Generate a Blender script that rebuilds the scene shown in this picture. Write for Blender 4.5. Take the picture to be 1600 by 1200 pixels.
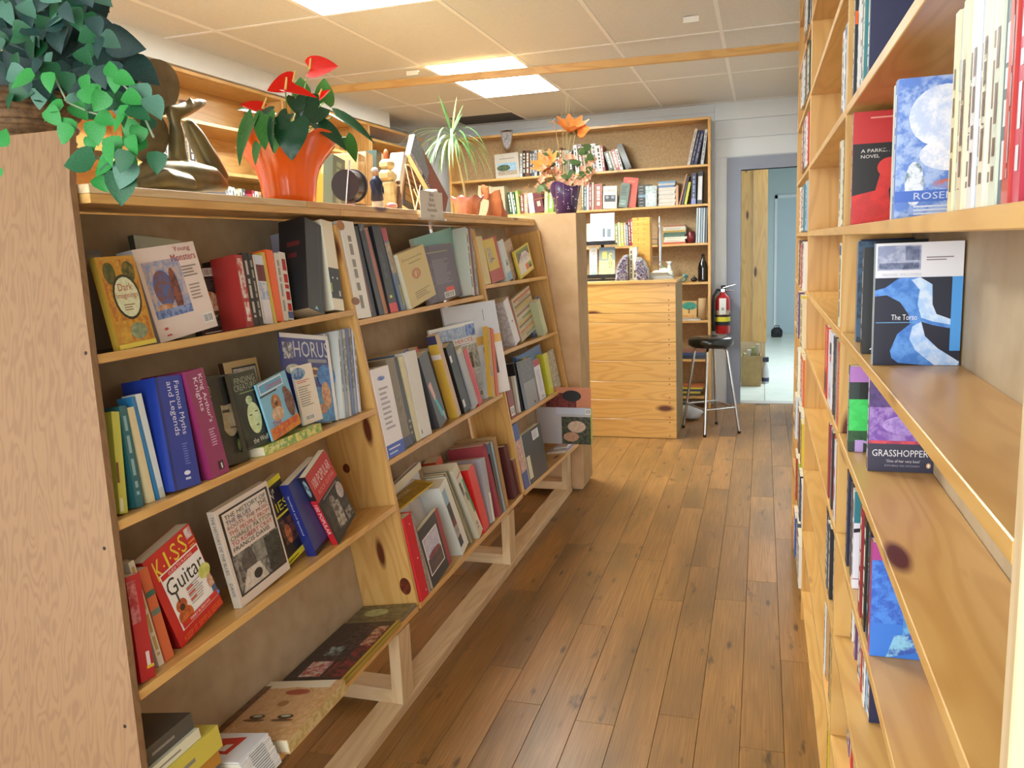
import bpy, math, random
from mathutils import Matrix, Vector
for _o in list(bpy.data.objects): bpy.data.objects.remove(_o)
sc = bpy.context.scene
col = sc.collection
rnd = random.Random(7)

# ------------------------------------------------------------------ camera
FPX, YAW, TILT, ROLL, CAMH = 1256.0, -.3046, .1671, -.0427, 1.475
_cy, _sy = math.cos(YAW), math.sin(YAW)
_fw = Vector((_sy, _cy, 0)); _rt = Vector((_cy, -_sy, 0)); _up = Vector((0, 0, 1))
_f = _fw*math.cos(TILT) - _up*math.sin(TILT)
_u = _up*math.cos(TILT) + _fw*math.sin(TILT)
CR = _rt*math.cos(ROLL) + _u*math.sin(ROLL)
CU = _u*math.cos(ROLL) - _rt*math.sin(ROLL)
CF = _f
CAM = Vector((0, 0, CAMH))
cd = bpy.data.cameras.new('camera'); cam = bpy.data.objects.new('camera', cd); col.objects.link(cam)
cd.sensor_fit = 'HORIZONTAL'; cd.sensor_width = 36.0; cd.lens = FPX/1600*36.0
cd.clip_start = .02; cd.clip_end = 60
cam.matrix_world = Matrix(((CR.x, CU.x, -CF.x, CAM.x), (CR.y, CU.y, -CF.y, CAM.y), (CR.z, CU.z, -CF.z, CAM.z), (0, 0, 0, 1)))
sc.camera = cam

# ------------------------------------------------------------------ light and exposure
sc.view_settings.view_transform = 'Standard'
sc.view_settings.look = 'None'
sc.view_settings.gamma = 1.0
sc.view_settings.use_curve_mapping = False
sc.view_settings.exposure = 0.22
w = bpy.data.worlds.new('world'); sc.world = w; w.use_nodes = True
w.node_tree.nodes['Background'].inputs[0].default_value = (.75, .85, 1.0, 1)
w.node_tree.nodes['Background'].inputs[1].default_value = 1.0
def area(name, loc, rot, sx, sy, power, colour):
    l = bpy.data.lights.new(name, 'AREA'); l.shape = 'RECTANGLE'; l.size = sx; l.size_y = sy
    l.energy = power; l.color = colour
    o = bpy.data.objects.new(name, l); col.objects.link(o); o.location = loc; o.rotation_euler = rot
    return o
# daylight through the shop window behind the camera (points along +Y)
area('shop_window_daylight', (-.95, -1.66, 1.45), (math.pi/2, 0, 0), 3.9, 2.0, 135, (.95, .99, .98))
# daylight in the back room
area('back_room_daylight', (.9, 9.2, 2.5), (0, 0, 0), 1.4, 1.8, 110, (.9, .96, 1.0))

# ------------------------------------------------------------------ pixel helpers
def ray(px, py):
    return (CR*((px-800)/FPX) - CU*((py-600)/FPX) + CF)
def hit_plane(px, py, p0, n):
    d = ray(px, py); n = Vector(n)
    return CAM + d*((Vector(p0)-CAM).dot(n)/d.dot(n))
def hitX(px, py, x): return hit_plane(px, py, (x, 0, 0), (1, 0, 0))
def hitY(px, py, y): return hit_plane(px, py, (0, y, 0), (0, 1, 0))
def hitZ(px, py, z): return hit_plane(px, py, (0, 0, z), (0, 0, 1))

class Frame:
    """a: viewer's right along the shelf, inn: into the case, up"""
    def __init__(s, O, a, inn, up):
        s.O = Vector(O); s.a = Vector(a).normalized(); s.up = Vector(up).normalized(); s.inn = Vector(inn).normalized()
        s.M = Matrix(((s.a.x, s.inn.x, s.up.x, s.O.x), (s.a.y, s.inn.y, s.up.y, s.O.y), (s.a.z, s.inn.z, s.up.z, s.O.z), (0, 0, 0, 1)))
    def px(s, p, d):              # pixel on the plane parallel to the case front, d behind it -> (s, n)
        q = hit_plane(p[0], p[1], s.O + s.inn*d, s.inn) - s.O
        return q.dot(s.a), q.dot(s.up)
    def pn(s, p, n):              # pixel on the plane at height n -> (s, d)
        q = hit_plane(p[0], p[1], s.O + s.up*n, s.up) - s.O
        return q.dot(s.a), q.dot(s.inn)

# ------------------------------------------------------------------ colour
def lin(c):
    if isinstance(c, str):
        c = c.lstrip('#'); c = [int(c[i:i+2], 16)/255 for i in (0, 2, 4)]
    return tuple((x/12.92 if x <= .04045 else ((x+.055)/1.055)**2.4) for x in c[:3]) + (1.0,)

# ------------------------------------------------------------------ objects
def tag(o, label=None, cat=None, group=None, kind=None):
    if label: o['label'] = label
    if cat: o['category'] = cat
    if group: o['group'] = group
    if kind: o['kind'] = kind
    return o
def empty(name, loc=(0, 0, 0), rz=0, label=None, cat=None, group=None, M=None, parent=None):
    o = bpy.data.objects.new(name, None); col.objects.link(o); o.empty_display_size = .05
    if M is not None: o.matrix_world = M
    else: o.location = loc; o.rotation_euler = (0, 0, rz)
    if parent: o.parent = parent
    return tag(o, label, cat, group)
def link(name, me, parent=None, loc=None, M=None, mat=None):
    o = bpy.data.objects.new(name, me); col.objects.link(o)
    if mat is not None and not me.materials: me.materials.append(mat)
    if parent is not None: o.parent = parent
    if M is not None: o.matrix_basis = M
    elif loc is not None: o.location = loc
    return o
BOXF = [(0, 3, 2, 1), (4, 5, 6, 7), (0, 1, 5, 4), (1, 2, 6, 5), (2, 3, 7, 6), (3, 0, 4, 7)]
_boxcache = {}
def box(name, parent, lo, hi, mat, kind=None, bevel=.0):
    c = [(a+b)/2 for a, b in zip(lo, hi)]; h = [abs(b-a)/2 for a, b in zip(lo, hi)]
    key = (tuple(round(x, 5) for x in h), mat.name, bevel)
    me = _boxcache.get(key)
    if me is None:
        if bevel:
            m = MB(); m.cbox((-h[0], -h[1], -h[2]), (h[0], h[1], h[2]), bevel); me = m.mesh('board')
        else:
            v = [(sx*h[0], sy*h[1], sz*h[2]) for sz in (-1, 1) for sx, sy in ((-1, -1), (1, -1), (1, 1), (-1, 1))]
            me = bpy.data.meshes.new('board'); me.from_pydata(v, [], BOXF)
        me.materials.append(mat); _boxcache[key] = me
    o = link(name, me, parent, c)
    if kind: o['kind'] = kind
    return o
class MB:
    def __init__(s): s.v = []; s.f = []; s.smooth = []
    def add(s, v, f, sm=False):
        b = len(s.v); s.v += [tuple(x) for x in v]; s.f += [tuple(i+b for i in q) for q in f]; s.smooth += [sm]*len(f); return s
    def box(s, lo, hi):
        x0, y0, z0 = lo; x1, y1, z1 = hi
        return s.add([(x0, y0, z0), (x1, y0, z0), (x1, y1, z0), (x0, y1, z0), (x0, y0, z1), (x1, y0, z1), (x1, y1, z1), (x0, y1, z1)], BOXF)
    def cbox(s, lo, hi, b):       # box with chamfered edges (convex, 24 corner points)
        x0, y0, z0 = lo; x1, y1, z1 = hi; X = (x0, x1); Y = (y0, y1); Z = (z0, z1); v = []; ix = {}
        for i in (0, 1):
            for j in (0, 1):
                for k in (0, 1):
                    sx, sy, sz = (1, -1)[i], (1, -1)[j], (1, -1)[k]
                    for ax in range(3):
                        p = [X[i] + sx*b, Y[j] + sy*b, Z[k] + sz*b]; p[ax] = (X[i], Y[j], Z[k])[ax]
                        ix[(i, j, k, ax)] = len(v); v.append(tuple(p))
        f = []
        for ax in range(3):
            o1, o2 = [(1, 2), (2, 0), (0, 1)][ax]
            for sd in (0, 1):
                q = []
                for (p, r) in ((0, 0), (1, 0), (1, 1), (0, 1)):
                    t = [0, 0, 0]; t[ax] = sd; t[o1] = p; t[o2] = r; q.append(ix[(t[0], t[1], t[2], ax)])
                f.append(q if sd else q[::-1])
        for ax in range(3):       # edge strips running along ax
            o1, o2 = [(1, 2), (2, 0), (0, 1)][ax]
            for p in (0, 1):
                for r in (0, 1):
                    def I(e, face):
                        t = [0, 0, 0]; t[ax] = e; t[o1] = p; t[o2] = r; return ix[(t[0], t[1], t[2], face)]
                    q = [I(0, o1), I(1, o1), I(1, o2), I(0, o2)]
                    f.append(q if (p == r) == False else q[::-1])
        for i in (0, 1):
            for j in (0, 1):
                for k in (0, 1):
                    q = [ix[(i, j, k, a)] for a in range(3)]
                    f.append(q if (i+j+k) % 2 == 1 else q[::-1])
        return s.add(v, f)
    def tube(s, pts, rad, seg=8, cap=True, sm=True):
        pts = [Vector(p) for p in pts]; n = len(pts)
        if not hasattr(rad, '__len__'): rad = [rad]*n
        vs = []; fs = []; prev = None
        for i, p in enumerate(pts):
            t = (pts[min(i+1, n-1)] - pts[max(i-1, 0)]).normalized()
            if prev is None:
                r = Vector((0, 0, 1)) if abs(t.z) < .9 else Vector((1, 0, 0))
                x = t.cross(r).normalized()
            else:
                x = (prev - t*prev.dot(t)).normalized()
            prev = x; y = t.cross(x)
            for k in range(seg):
                a = 2*math.pi*k/seg; vs.append(p + (x*math.cos(a) + y*math.sin(a))*rad[i])
        for i in range(n-1):
            for k in range(seg):
                k2 = (k+1) % seg; fs.append((i*seg+k, i*seg+k2, (i+1)*seg+k2, (i+1)*seg+k))
        s.add(vs, fs, sm)
        if cap: s.add([vs[k] for k in range(seg)][::-1], [tuple(range(seg))]); s.add([vs[(n-1)*seg+k] for k in range(seg)], [tuple(range(seg))])
        return s
    def lathe(s, prof, c=(0, 0, 0), seg=20, sm=True, fn=None):
        vs = []; fs = []
        for i, (r, z) in enumerate(prof):
            for k in range(seg):
                a = 2*math.pi*k/seg; rr, zz = (r, z) if fn is None else fn(r, z, a)
                vs.append((c[0]+rr*math.cos(a), c[1]+rr*math.sin(a), c[2]+zz))
        for i in range(len(prof)-1):
            for k in range(seg):
                k2 = (k+1) % seg; fs.append((i*seg+k, i*seg+k2, (i+1)*seg+k2, (i+1)*seg+k))
        s.add(vs, fs, sm); return s
    def ball(s, c, r, seg=12, rings=8, sm=True):
        if not hasattr(r, '__len__'): r = (r, r, r)
        vs = []; fs = []
        for i in range(rings+1):
            t = math.pi*i/rings
            for k in range(seg):
                a = 2*math.pi*k/seg
                vs.append((c[0]+r[0]*math.sin(t)*math.cos(a), c[1]+r[1]*math.sin(t)*math.sin(a), c[2]-r[2]*math.cos(t)))
        for i in range(rings):
            for k in range(seg):
                k2 = (k+1) % seg; fs.append((i*seg+k, i*seg+k2, (i+1)*seg+k2, (i+1)*seg+k))
        return s.add(vs, fs, sm)
    def prism(s, poly, z0, z1, axes='xyz'):     # polygon extruded; axes permutes coordinates
        n = len(poly); vs = [(p[0], p[1], z0) for p in poly] + [(p[0], p[1], z1) for p in poly]
        if axes == 'xzy': vs = [(a, c, b) for a, b, c in vs]
        if axes == 'yzx': vs = [(c, a, b) for a, b, c in vs]
        fs = [tuple(range(n))[::-1], tuple(range(n, 2*n))] + [(i, (i+1) % n, n+(i+1) % n, n+i) for i in range(n)]
        return s.add(vs, fs)
    def mesh(s, name):
        me = bpy.data.meshes.new(name); me.from_pydata(s.v, [], s.f)
        me.polygons.foreach_set('use_smooth', s.smooth); me.update(); return me
    def build(s, name, mat, parent=None, loc=None, M=None):
        return link(name, s.mesh(name), parent, loc, M, mat)

# ------------------------------------------------------------------ materials
def nodes(name):
    m = bpy.data.materials.new(name); m.use_nodes = True
    nt = m.node_tree; return m, nt, nt.nodes['Principled BSDF']
def mat(name, c, rough=.5, metal=0, spec=.5, emis=None, es=0, noise=None, bump=0, coat=0, trans=0, alpha=1):
    """plain material; noise=(scale, colour2, low, high) mottles it"""
    m, nt, b = nodes(name); N = nt.nodes; L = nt.links
    b.inputs['Base Color'].default_value = lin(c); b.inputs['Roughness'].default_value = rough
    b.inputs['Metallic'].default_value = metal; b.inputs['Specular IOR Level'].default_value = spec
    if coat: b.inputs['Coat Weight'].default_value = coat; b.inputs['Coat Roughness'].default_value = .12
    if trans: b.inputs['Transmission Weight'].default_value = trans
    if alpha < 1: b.inputs['Alpha'].default_value = alpha
    if emis: b.inputs['Emission Color'].default_value = lin(emis); b.inputs['Emission Strength'].default_value = es
    if noise or bump:
        tc = N.new('ShaderNodeTexCoord'); nz = N.new('ShaderNodeTexNoise')
        nz.inputs['Scale'].default_value = noise[0] if noise else 40; nz.inputs['Detail'].default_value = 5
        L.new(tc.outputs['Object'], nz.inputs['Vector'])
        if noise:
            r = N.new('ShaderNodeMapRange'); r.inputs[1].default_value = noise[2]; r.inputs[2].default_value = noise[3]
            mx = N.new('ShaderNodeMix'); mx.data_type = 'RGBA'
            mx.inputs[6].default_value = lin(c); mx.inputs[7].default_value = lin(noise[1])
            L.new(nz.outputs['Fac'], r.inputs[0]); L.new(r.outputs[0], mx.inputs[0]); L.new(mx.outputs[2], b.inputs['Base Color'])
        if bump:
            bp = N.new('ShaderNodeBump'); bp.inputs['Strength'].default_value = bump; bp.inputs['Distance'].default_value = .004
            L.new(nz.outputs['Fac'], bp.inputs['Height']); L.new(bp.outputs[0], b.inputs['Normal'])
    return m
def wood(name, base, dark, axis, rough=.35, ring=1.0, knots=None, grain=.5, rndtone=.12, coat=0.0):
    """boards with the grain along local axis 0/1/2: growth rings, fine fibre, knots; tone differs per board"""
    m, nt, b = nodes(name); N = nt.nodes; L = nt.links
    tc = N.new('ShaderNodeTexCoord'); oi = N.new('ShaderNodeObjectInfo')
    of = N.new('ShaderNodeVectorMath'); of.operation = 'MULTIPLY_ADD'
    cmb = N.new('ShaderNodeCombineXYZ')
    for k, mul in enumerate((37.1, 91.7, 53.3)):
        mm = N.new('ShaderNodeMath'); mm.operation = 'MULTIPLY'; mm.inputs[1].default_value = mul
        L.new(oi.outputs['Random'], mm.inputs[0]); L.new(mm.outputs[0], cmb.inputs[k])
    ad = N.new('ShaderNodeVectorMath'); ad.operation = 'ADD'
    L.new(tc.outputs['Object'], ad.inputs[0]); L.new(cmb.outputs[0], ad.inputs[1])
    def scaled(v):
        s = N.new('ShaderNodeVectorMath'); s.operation = 'MULTIPLY'; s.inputs[1].default_value = v
        L.new(ad.outputs[0], s.inputs[0]); return s.outputs[0]
    def ax(along, across):
        v = [across]*3; v[axis] = along; return v
    # rings
    rn = N.new('ShaderNodeTexNoise'); rn.inputs['Scale'].default_value = 1; rn.inputs['Detail'].default_value = 1.5
    L.new(scaled(ax(1.3*ring, 9*ring)), rn.inputs['Vector'])
    mu = N.new('ShaderNodeMath'); mu.operation = 'MULTIPLY'; mu.inputs[1].default_value = 60
    sn = N.new('ShaderNodeMath'); sn.operation = 'SINE'
    L.new(rn.outputs['Fac'], mu.inputs[0]); L.new(mu.outputs[0], sn.inputs[0])
    rr = N.new('ShaderNodeMapRange'); rr.inputs[1].default_value = -.3; rr.inputs[2].default_value = 1.0
    L.new(sn.outputs[0], rr.inputs[0])
    # fibre
    fn = N.new('ShaderNodeTexNoise'); fn.inputs['Scale'].default_value = 1; fn.inputs['Detail'].default_value = 3
    L.new(scaled(ax(6, 220)), fn.inputs['Vector'])
    # broad tone
    bn = N.new('ShaderNodeTexNoise'); bn.inputs['Scale'].default_value = 1; bn.inputs['Detail'].default_value = 2
    L.new(scaled(ax(1.5, 8)), bn.inputs['Vector'])
    mx = N.new('ShaderNodeMix'); mx.data_type = 'RGBA'; mx.inputs[6].default_value = lin(base); mx.inputs[7].default_value = lin(dark)
    s1 = N.new('ShaderNodeMath'); s1.operation = 'MULTIPLY'; s1.inputs[1].default_value = grain
    L.new(rr.outputs[0], s1.inputs[0])
    s2 = N.new('ShaderNodeMath'); s2.operation = 'MULTIPLY_ADD'; s2.inputs[1].default_value = .5*grain; L.new(fn.outputs['Fac'], s2.inputs[0]); L.new(s1.outputs[0], s2.inputs[2])
    s3 = N.new('ShaderNodeMath'); s3.operation = 'MULTIPLY_ADD'; s3.inputs[1].default_value = .5*grain; s3.use_clamp = True
    L.new(bn.outputs['Fac'], s3.inputs[0]); L.new(s2.outputs[0], s3.inputs[2])
    L.new(s3.outputs[0], mx.inputs[0]); cur = mx.outputs[2]
    if knots:                       # (spacing along, spacing across, radius, colour, share)
        vo = N.new('ShaderNodeTexVoronoi'); vo.feature = 'F1'; vo.inputs['Scale'].default_value = 1
        L.new(scaled(ax(knots[0], knots[1])), vo.inputs['Vector'])
        gt = N.new('ShaderNodeSeparateColor'); L.new(vo.outputs['Color'], gt.inputs[0])
        ls = N.new('ShaderNodeMath'); ls.operation = 'LESS_THAN'; ls.inputs[1].default_value = knots[4]; L.new(gt.outputs[0], ls.inputs[0])
        kr = N.new('ShaderNodeMapRange'); kr.inputs[1].default_value = knots[2]; kr.inputs[2].default_value = knots[2]*.55
        L.new(vo.outputs['Distance'], kr.inputs[0])
        ml = N.new('ShaderNodeMath'); ml.operation = 'MULTIPLY'; L.new(kr.outputs[0], ml.inputs[0]); L.new(ls.outputs[0], ml.inputs[1])
        kx = N.new('ShaderNodeMix'); kx.data_type = 'RGBA'; kx.inputs[7].default_value = lin(knots[3])
        L.new(ml.outputs[0], kx.inputs[0]); L.new(cur, kx.inputs[6]); cur = kx.outputs[2]
    hv = N.new('ShaderNodeHueSaturation')
    vr = N.new('ShaderNodeMapRange'); vr.inputs[3].default_value = 1-rndtone; vr.inputs[4].default_value = 1+rndtone
    L.new(oi.outputs['Random'], vr.inputs[0]); L.new(vr.outputs[0], hv.inputs['Value']); L.new(cur, hv.inputs['Color'])
    L.new(hv.outputs[0], b.inputs['Base Color']); b.inputs['Roughness'].default_value = rough
    if coat: b.inputs['Coat Weight'].default_value = coat; b.inputs['Coat Roughness'].default_value = .2
    return m
KN = (2.6, 9, .17, '#5e2a12', .5)
PINE = [wood('amber_pine_%s' % 'xyz'[i], '#dcb06a', '#c08a46', i, .34, 1, KN, .38, .08, .15) for i in range(3)]
RAW = [wood('raw_pine_%s' % 'xyz'[i], '#dcc29a', '#c2a073', i, .6, 1, (2.6, 9, .1, '#7a4a22', .35), .4, .06) for i in range(3)]
COUNTERW = wood('counter_pine', '#dfb268', '#bf8844', 0, .3, 1, (2.2, 6, .2, '#5a2a10', .75), .36, .07, .2)
OAK = wood('oak_veneer', '#8f6c48', '#765438', 2, .55, 3.4, None, .42, .0)
BACKP = mat('hardboard', '#bda98a', .6, noise=(14, '#ad9778', .35, .7))
CORKP = mat('cork_back_panel', '#b3976f', .7, noise=(60, '#a1835c', .4, .65))
MDF = mat('raw_mdf', '#c9a57c', .65, noise=(8, '#bd9669', .4, .7))
# ------------------------------------------------------------------ printed paper: colours live on the mesh, one shared material
def print_mat(name, rough, coat):
    m, nt, b = nodes(name); N = nt.nodes; L = nt.links
    a1 = N.new('ShaderNodeAttribute'); a1.attribute_name = 'Col'
    a2 = N.new('ShaderNodeAttribute'); a2.attribute_name = 'Col2'
    tc = N.new('ShaderNodeTexCoord'); nz = N.new('ShaderNodeTexNoise'); nz.inputs['Scale'].default_value = 55; nz.inputs['Detail'].default_value = 6; nz.inputs['Roughness'].default_value = .65
    L.new(tc.outputs['Object'], nz.inputs['Vector'])
    r = N.new('ShaderNodeMapRange'); r.inputs[1].default_value = .43; r.inputs[2].default_value = .57; L.new(nz.outputs['Fac'], r.inputs[0])
    mx = N.new('ShaderNodeMix'); mx.data_type = 'RGBA'; L.new(r.outputs[0], mx.inputs[0]); L.new(a1.outputs['Color'], mx.inputs[6]); L.new(a2.outputs['Color'], mx.inputs[7])
    L.new(mx.outputs[2], b.inputs['Base Color']); b.inputs['Roughness'].default_value = rough
    if coat: b.inputs['Coat Weight'].default_value = coat; b.inputs['Coat Roughness'].default_value = .1
    return m
PRINT = print_mat('printed_card', .42, .35)
MATTE = print_mat('printed_cloth', .7, 0)
def pages_mat():
    m, nt, b = nodes('page_edges'); N = nt.nodes; L = nt.links
    tc = N.new('ShaderNodeTexCoord'); nz = N.new('ShaderNodeTexNoise'); nz.inputs['Scale'].default_value = 400; nz.inputs['Detail'].default_value = 1
    L.new(tc.outputs['Object'], nz.inputs['Vector'])
    mx = N.new('ShaderNodeMix'); mx.data_type = 'RGBA'; mx.inputs[6].default_value = lin('#e9dfc6'); mx.inputs[7].default_value = lin('#c9bb98')
    L.new(nz.outputs['Fac'], mx.inputs[0]); L.new(mx.outputs[2], b.inputs['Base Color']); b.inputs['Roughness'].default_value = .8
    return m
PAGES = pages_mat()
class CM:
    """mesh with two colours per face"""
    def __init__(s): s.v = []; s.f = []; s.c = []; s.c2 = []
    def add(s, v, f, c, c2=None):
        b = len(s.v); s.v += [tuple(x) for x in v]; s.f += [tuple(i+b for i in q) for q in f]
        c = lin(c); c2 = lin(c2) if c2 else c
        s.c += [c]*len(f); s.c2 += [c2]*len(f)
    def box(s, lo, hi, c, c2=None):
        x0, y0, z0 = lo; x1, y1, z1 = hi
        s.add([(x0, y0, z0), (x1, y0, z0), (x1, y1, z0), (x0, y1, z0), (x0, y0, z1), (x1, y0, z1), (x1, y1, z1), (x0, y1, z1)], BOXF, c, c2)
    def mesh(s, name):
        me = bpy.data.meshes.new(name); me.from_pydata(s.v, [], s.f)
        for an, src in (('Col', s.c), ('Col2', s.c2)):
            at = me.color_attributes.new(an, 'FLOAT_COLOR', 'CORNER'); flat = []
            for p, c in zip(me.polygons, src): flat += list(c)*p.loop_total
            at.data.foreach_set('color', flat)
        me.update(); return me
_txt = {}
def text_geo(s):
    g = _txt.get(s)
    if g is None:
        cu = bpy.data.curves.new('t', 'FONT'); cu.body = s; cu.resolution_u = 2; cu.fill_mode = 'FRONT'
        o = bpy.data.objects.new('t', cu); me = bpy.data.meshes.new_from_object(o)
        vs = [(v.co.x, v.co.y) for v in me.vertices]; fs = [tuple(p.vertices) for p in me.polygons]
        x0 = min(v[0] for v in vs); x1 = max(v[0] for v in vs); y0 = min(v[1] for v in vs); y1 = max(v[1] for v in vs)
        g = ([((x-x0)/(x1-x0), (y-y0)/(y1-y0)) for x, y in vs], fs, (x1-x0)/(y1-y0))
        bpy.data.objects.remove(o); bpy.data.curves.remove(cu); bpy.data.meshes.remove(me); _txt[s] = g
    return g
# art items; u to the right, v up, both 0..1 over the face they lie on
def R(u0, v0, u1, v1, c, c2=None, f='d0'): return (f, [(u0, v0), (u1, v0), (u1, v1), (u0, v1)], [(0, 1, 2, 3)], c, c2)
def E(u, v, ru, rv, c, c2=None, f='d0', n=20): return (f, [(u+ru*math.cos(6.2832*k/n), v+rv*math.sin(6.2832*k/n)) for k in range(n)], [tuple(range(n))], c, c2)
def PL(pts, c, c2=None, f='d0'): return (f, pts, [tuple(range(len(pts)))], c, c2)
def T(s, u0, v0, u1, v1, c, rot=0, f='d0'):
    vs, fs, _ = text_geo(s)
    if rot == 0: q = [(u0+x*(u1-u0), v0+y*(v1-v0)) for x, y in vs]
    elif rot < 0: q = [(u0+y*(u1-u0), v1-x*(v1-v0)) for x, y in vs]        # reads downwards
    else: q = [(u1-y*(u1-u0), v0+x*(v1-v0)) for x, y in vs]                # reads upwards
    return (f, q, fs, c, None)
def LN(u0, v0, u1, v1, n, c, f='d0', seed=1):                              # lines of small print too small to read
    r = random.Random(seed); vs = []; fs = []; h = (v1-v0)/n
    for i in range(n):
        e = u1 - (u1-u0)*r.uniform(0, .35); b = v1-h*(i+.8); k = len(vs)
        vs += [(u0, b), (e, b), (e, b+h*.42), (u0, b+h*.42)]; fs.append((k, k+1, k+2, k+3))
    return (f, vs, fs, c, None)
def SP(c, seed=0, u0=.3, u1=.7, v0=.12, v1=.9):                            # small print running down a spine
    r = random.Random(seed); vs = []; fs = []; v = v1
    while v > v0:
        e = max(v0, v - r.uniform(.06, .2)); k = len(vs)
        vs += [(u0, e), (u1, e), (u1, v), (u0, v)]; fs.append((k, k+1, k+2, k+3)); v = e - r.uniform(.015, .06)
    return ('d0', vs, fs, c, None)
def BAR(u0, v0, u1, v1, f='d0', n=14):                                     # barcode panel
    vs = [(u0, v0), (u1, v0), (u1, v1), (u0, v1)]
    out = [(f, vs, [(0, 1, 2, 3)], '#f4f2ee', None)]; r = random.Random(3); V = []; F = []; w_ = (u1-u0)/n
    for i in range(1, n-1):
        a = u0+i*w_; b = a + w_*r.uniform(.25, .7); k = len(V)
        V += [(a, v0+.15*(v1-v0)), (b, v0+.15*(v1-v0)), (b, v1-.12*(v1-v0)), (a, v1-.12*(v1-v0))]; F.append((k, k+1, k+2, k+3))
    out.append((f, V, F, '#2a2a2e', None)); return out
def art_mesh(art, S, D, N, j0=0):
    flat = []
    for a in art: flat += a if isinstance(a, list) else [a]
    cm = CM(); lay = {}
    for f, uv, fs, c, c2 in flat:
        k = lay[f] = lay.get(f, j0)+1; e = .00025 + .00012*k
        if f == 'd0': v = [(u*S, -e, w_*N) for u, w_ in uv]
        elif f == 's0': v = [(-e, D*(1-u), w_*N) for u, w_ in uv]
        elif f == 's1': v = [(S+e, D*u, w_*N) for u, w_ in uv]
        elif f == 'n1': v = [(u*S, D*w_, N+e) for u, w_ in uv]
        cm.add(v, fs, c, c2)
    return cm.mesh('cover_print')
BOOKS = []
def book(name, M, S, D, N, taxis, spine, c, c2=None, spc=None, spc2=None, hard=False, art=None, label=None, cat='book', group=None, mt=None, pg=None):
    """box S (along shelf) x D (inwards) x N (up) in the frame M; taxis = thickness axis, spine = face"""
    dims = [S, D, N]; ai = {'s': 0, 'd': 1, 'n': 2}[taxis]; si = {'s': 0, 'd': 1, 'n': 2}[spine[0]]; sd = int(spine[1])
    t = min(.0025 if hard else .0012, dims[ai]*.2); ov = .003 if hard else .0004
    cm = CM(); spc = spc or c
    for e in (0, 1):
        lo = [0, 0, 0]; hi = list(dims)
        if e == 0: hi[ai] = t
        else: lo[ai] = dims[ai]-t
        if isinstance(c, tuple): cc = c[e]
        else: cc = c
        cm.box(lo, hi, cc, c2)
    lo = [0, 0, 0]; hi = list(dims); lo[ai] = t; hi[ai] = dims[ai]-t
    if sd == 0: hi[si] = t
    else: lo[si] = dims[si]-t
    cm.box(lo, hi, spc, spc2)
    me = cm.mesh(name); me.materials.append(mt or (MATTE if hard else PRINT))
    o = link(name, me, M=M); tag(o, label, cat, group)
    lo = [ov, ov, ov]; hi = [S-ov, D-ov, N-ov]; lo[ai] = t; hi[ai] = dims[ai]-t
    if sd == 0: lo[si] = t; hi[si] = dims[si]-max(ov, .001)
    else: lo[si] = max(ov, .001); hi[si] = dims[si]-t
    m = MB(); m.box(lo, hi); m.build('pages', pg or PAGES, o)
    if art and sum(len(x) if isinstance(x, list) else 1 for x in art) == 2 and not isinstance(art[0], list) and not isinstance(art[1], list):
        for j, x in enumerate(art):
            me = art_mesh([x], S, D, N, j); me.materials.append(mt or (MATTE if hard else PRINT)); link('printed_panel', me, o)
    elif art:
        me = art_mesh(art, S, D, N); me.materials.append(mt or (MATTE if hard else PRINT)); link('cover_print', me, o)
    BOOKS.append(o); return o
KINDS = {'S': ('s', 'd0'), 'F': ('d', 's0'), 'K': ('d', 's1')}
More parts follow.
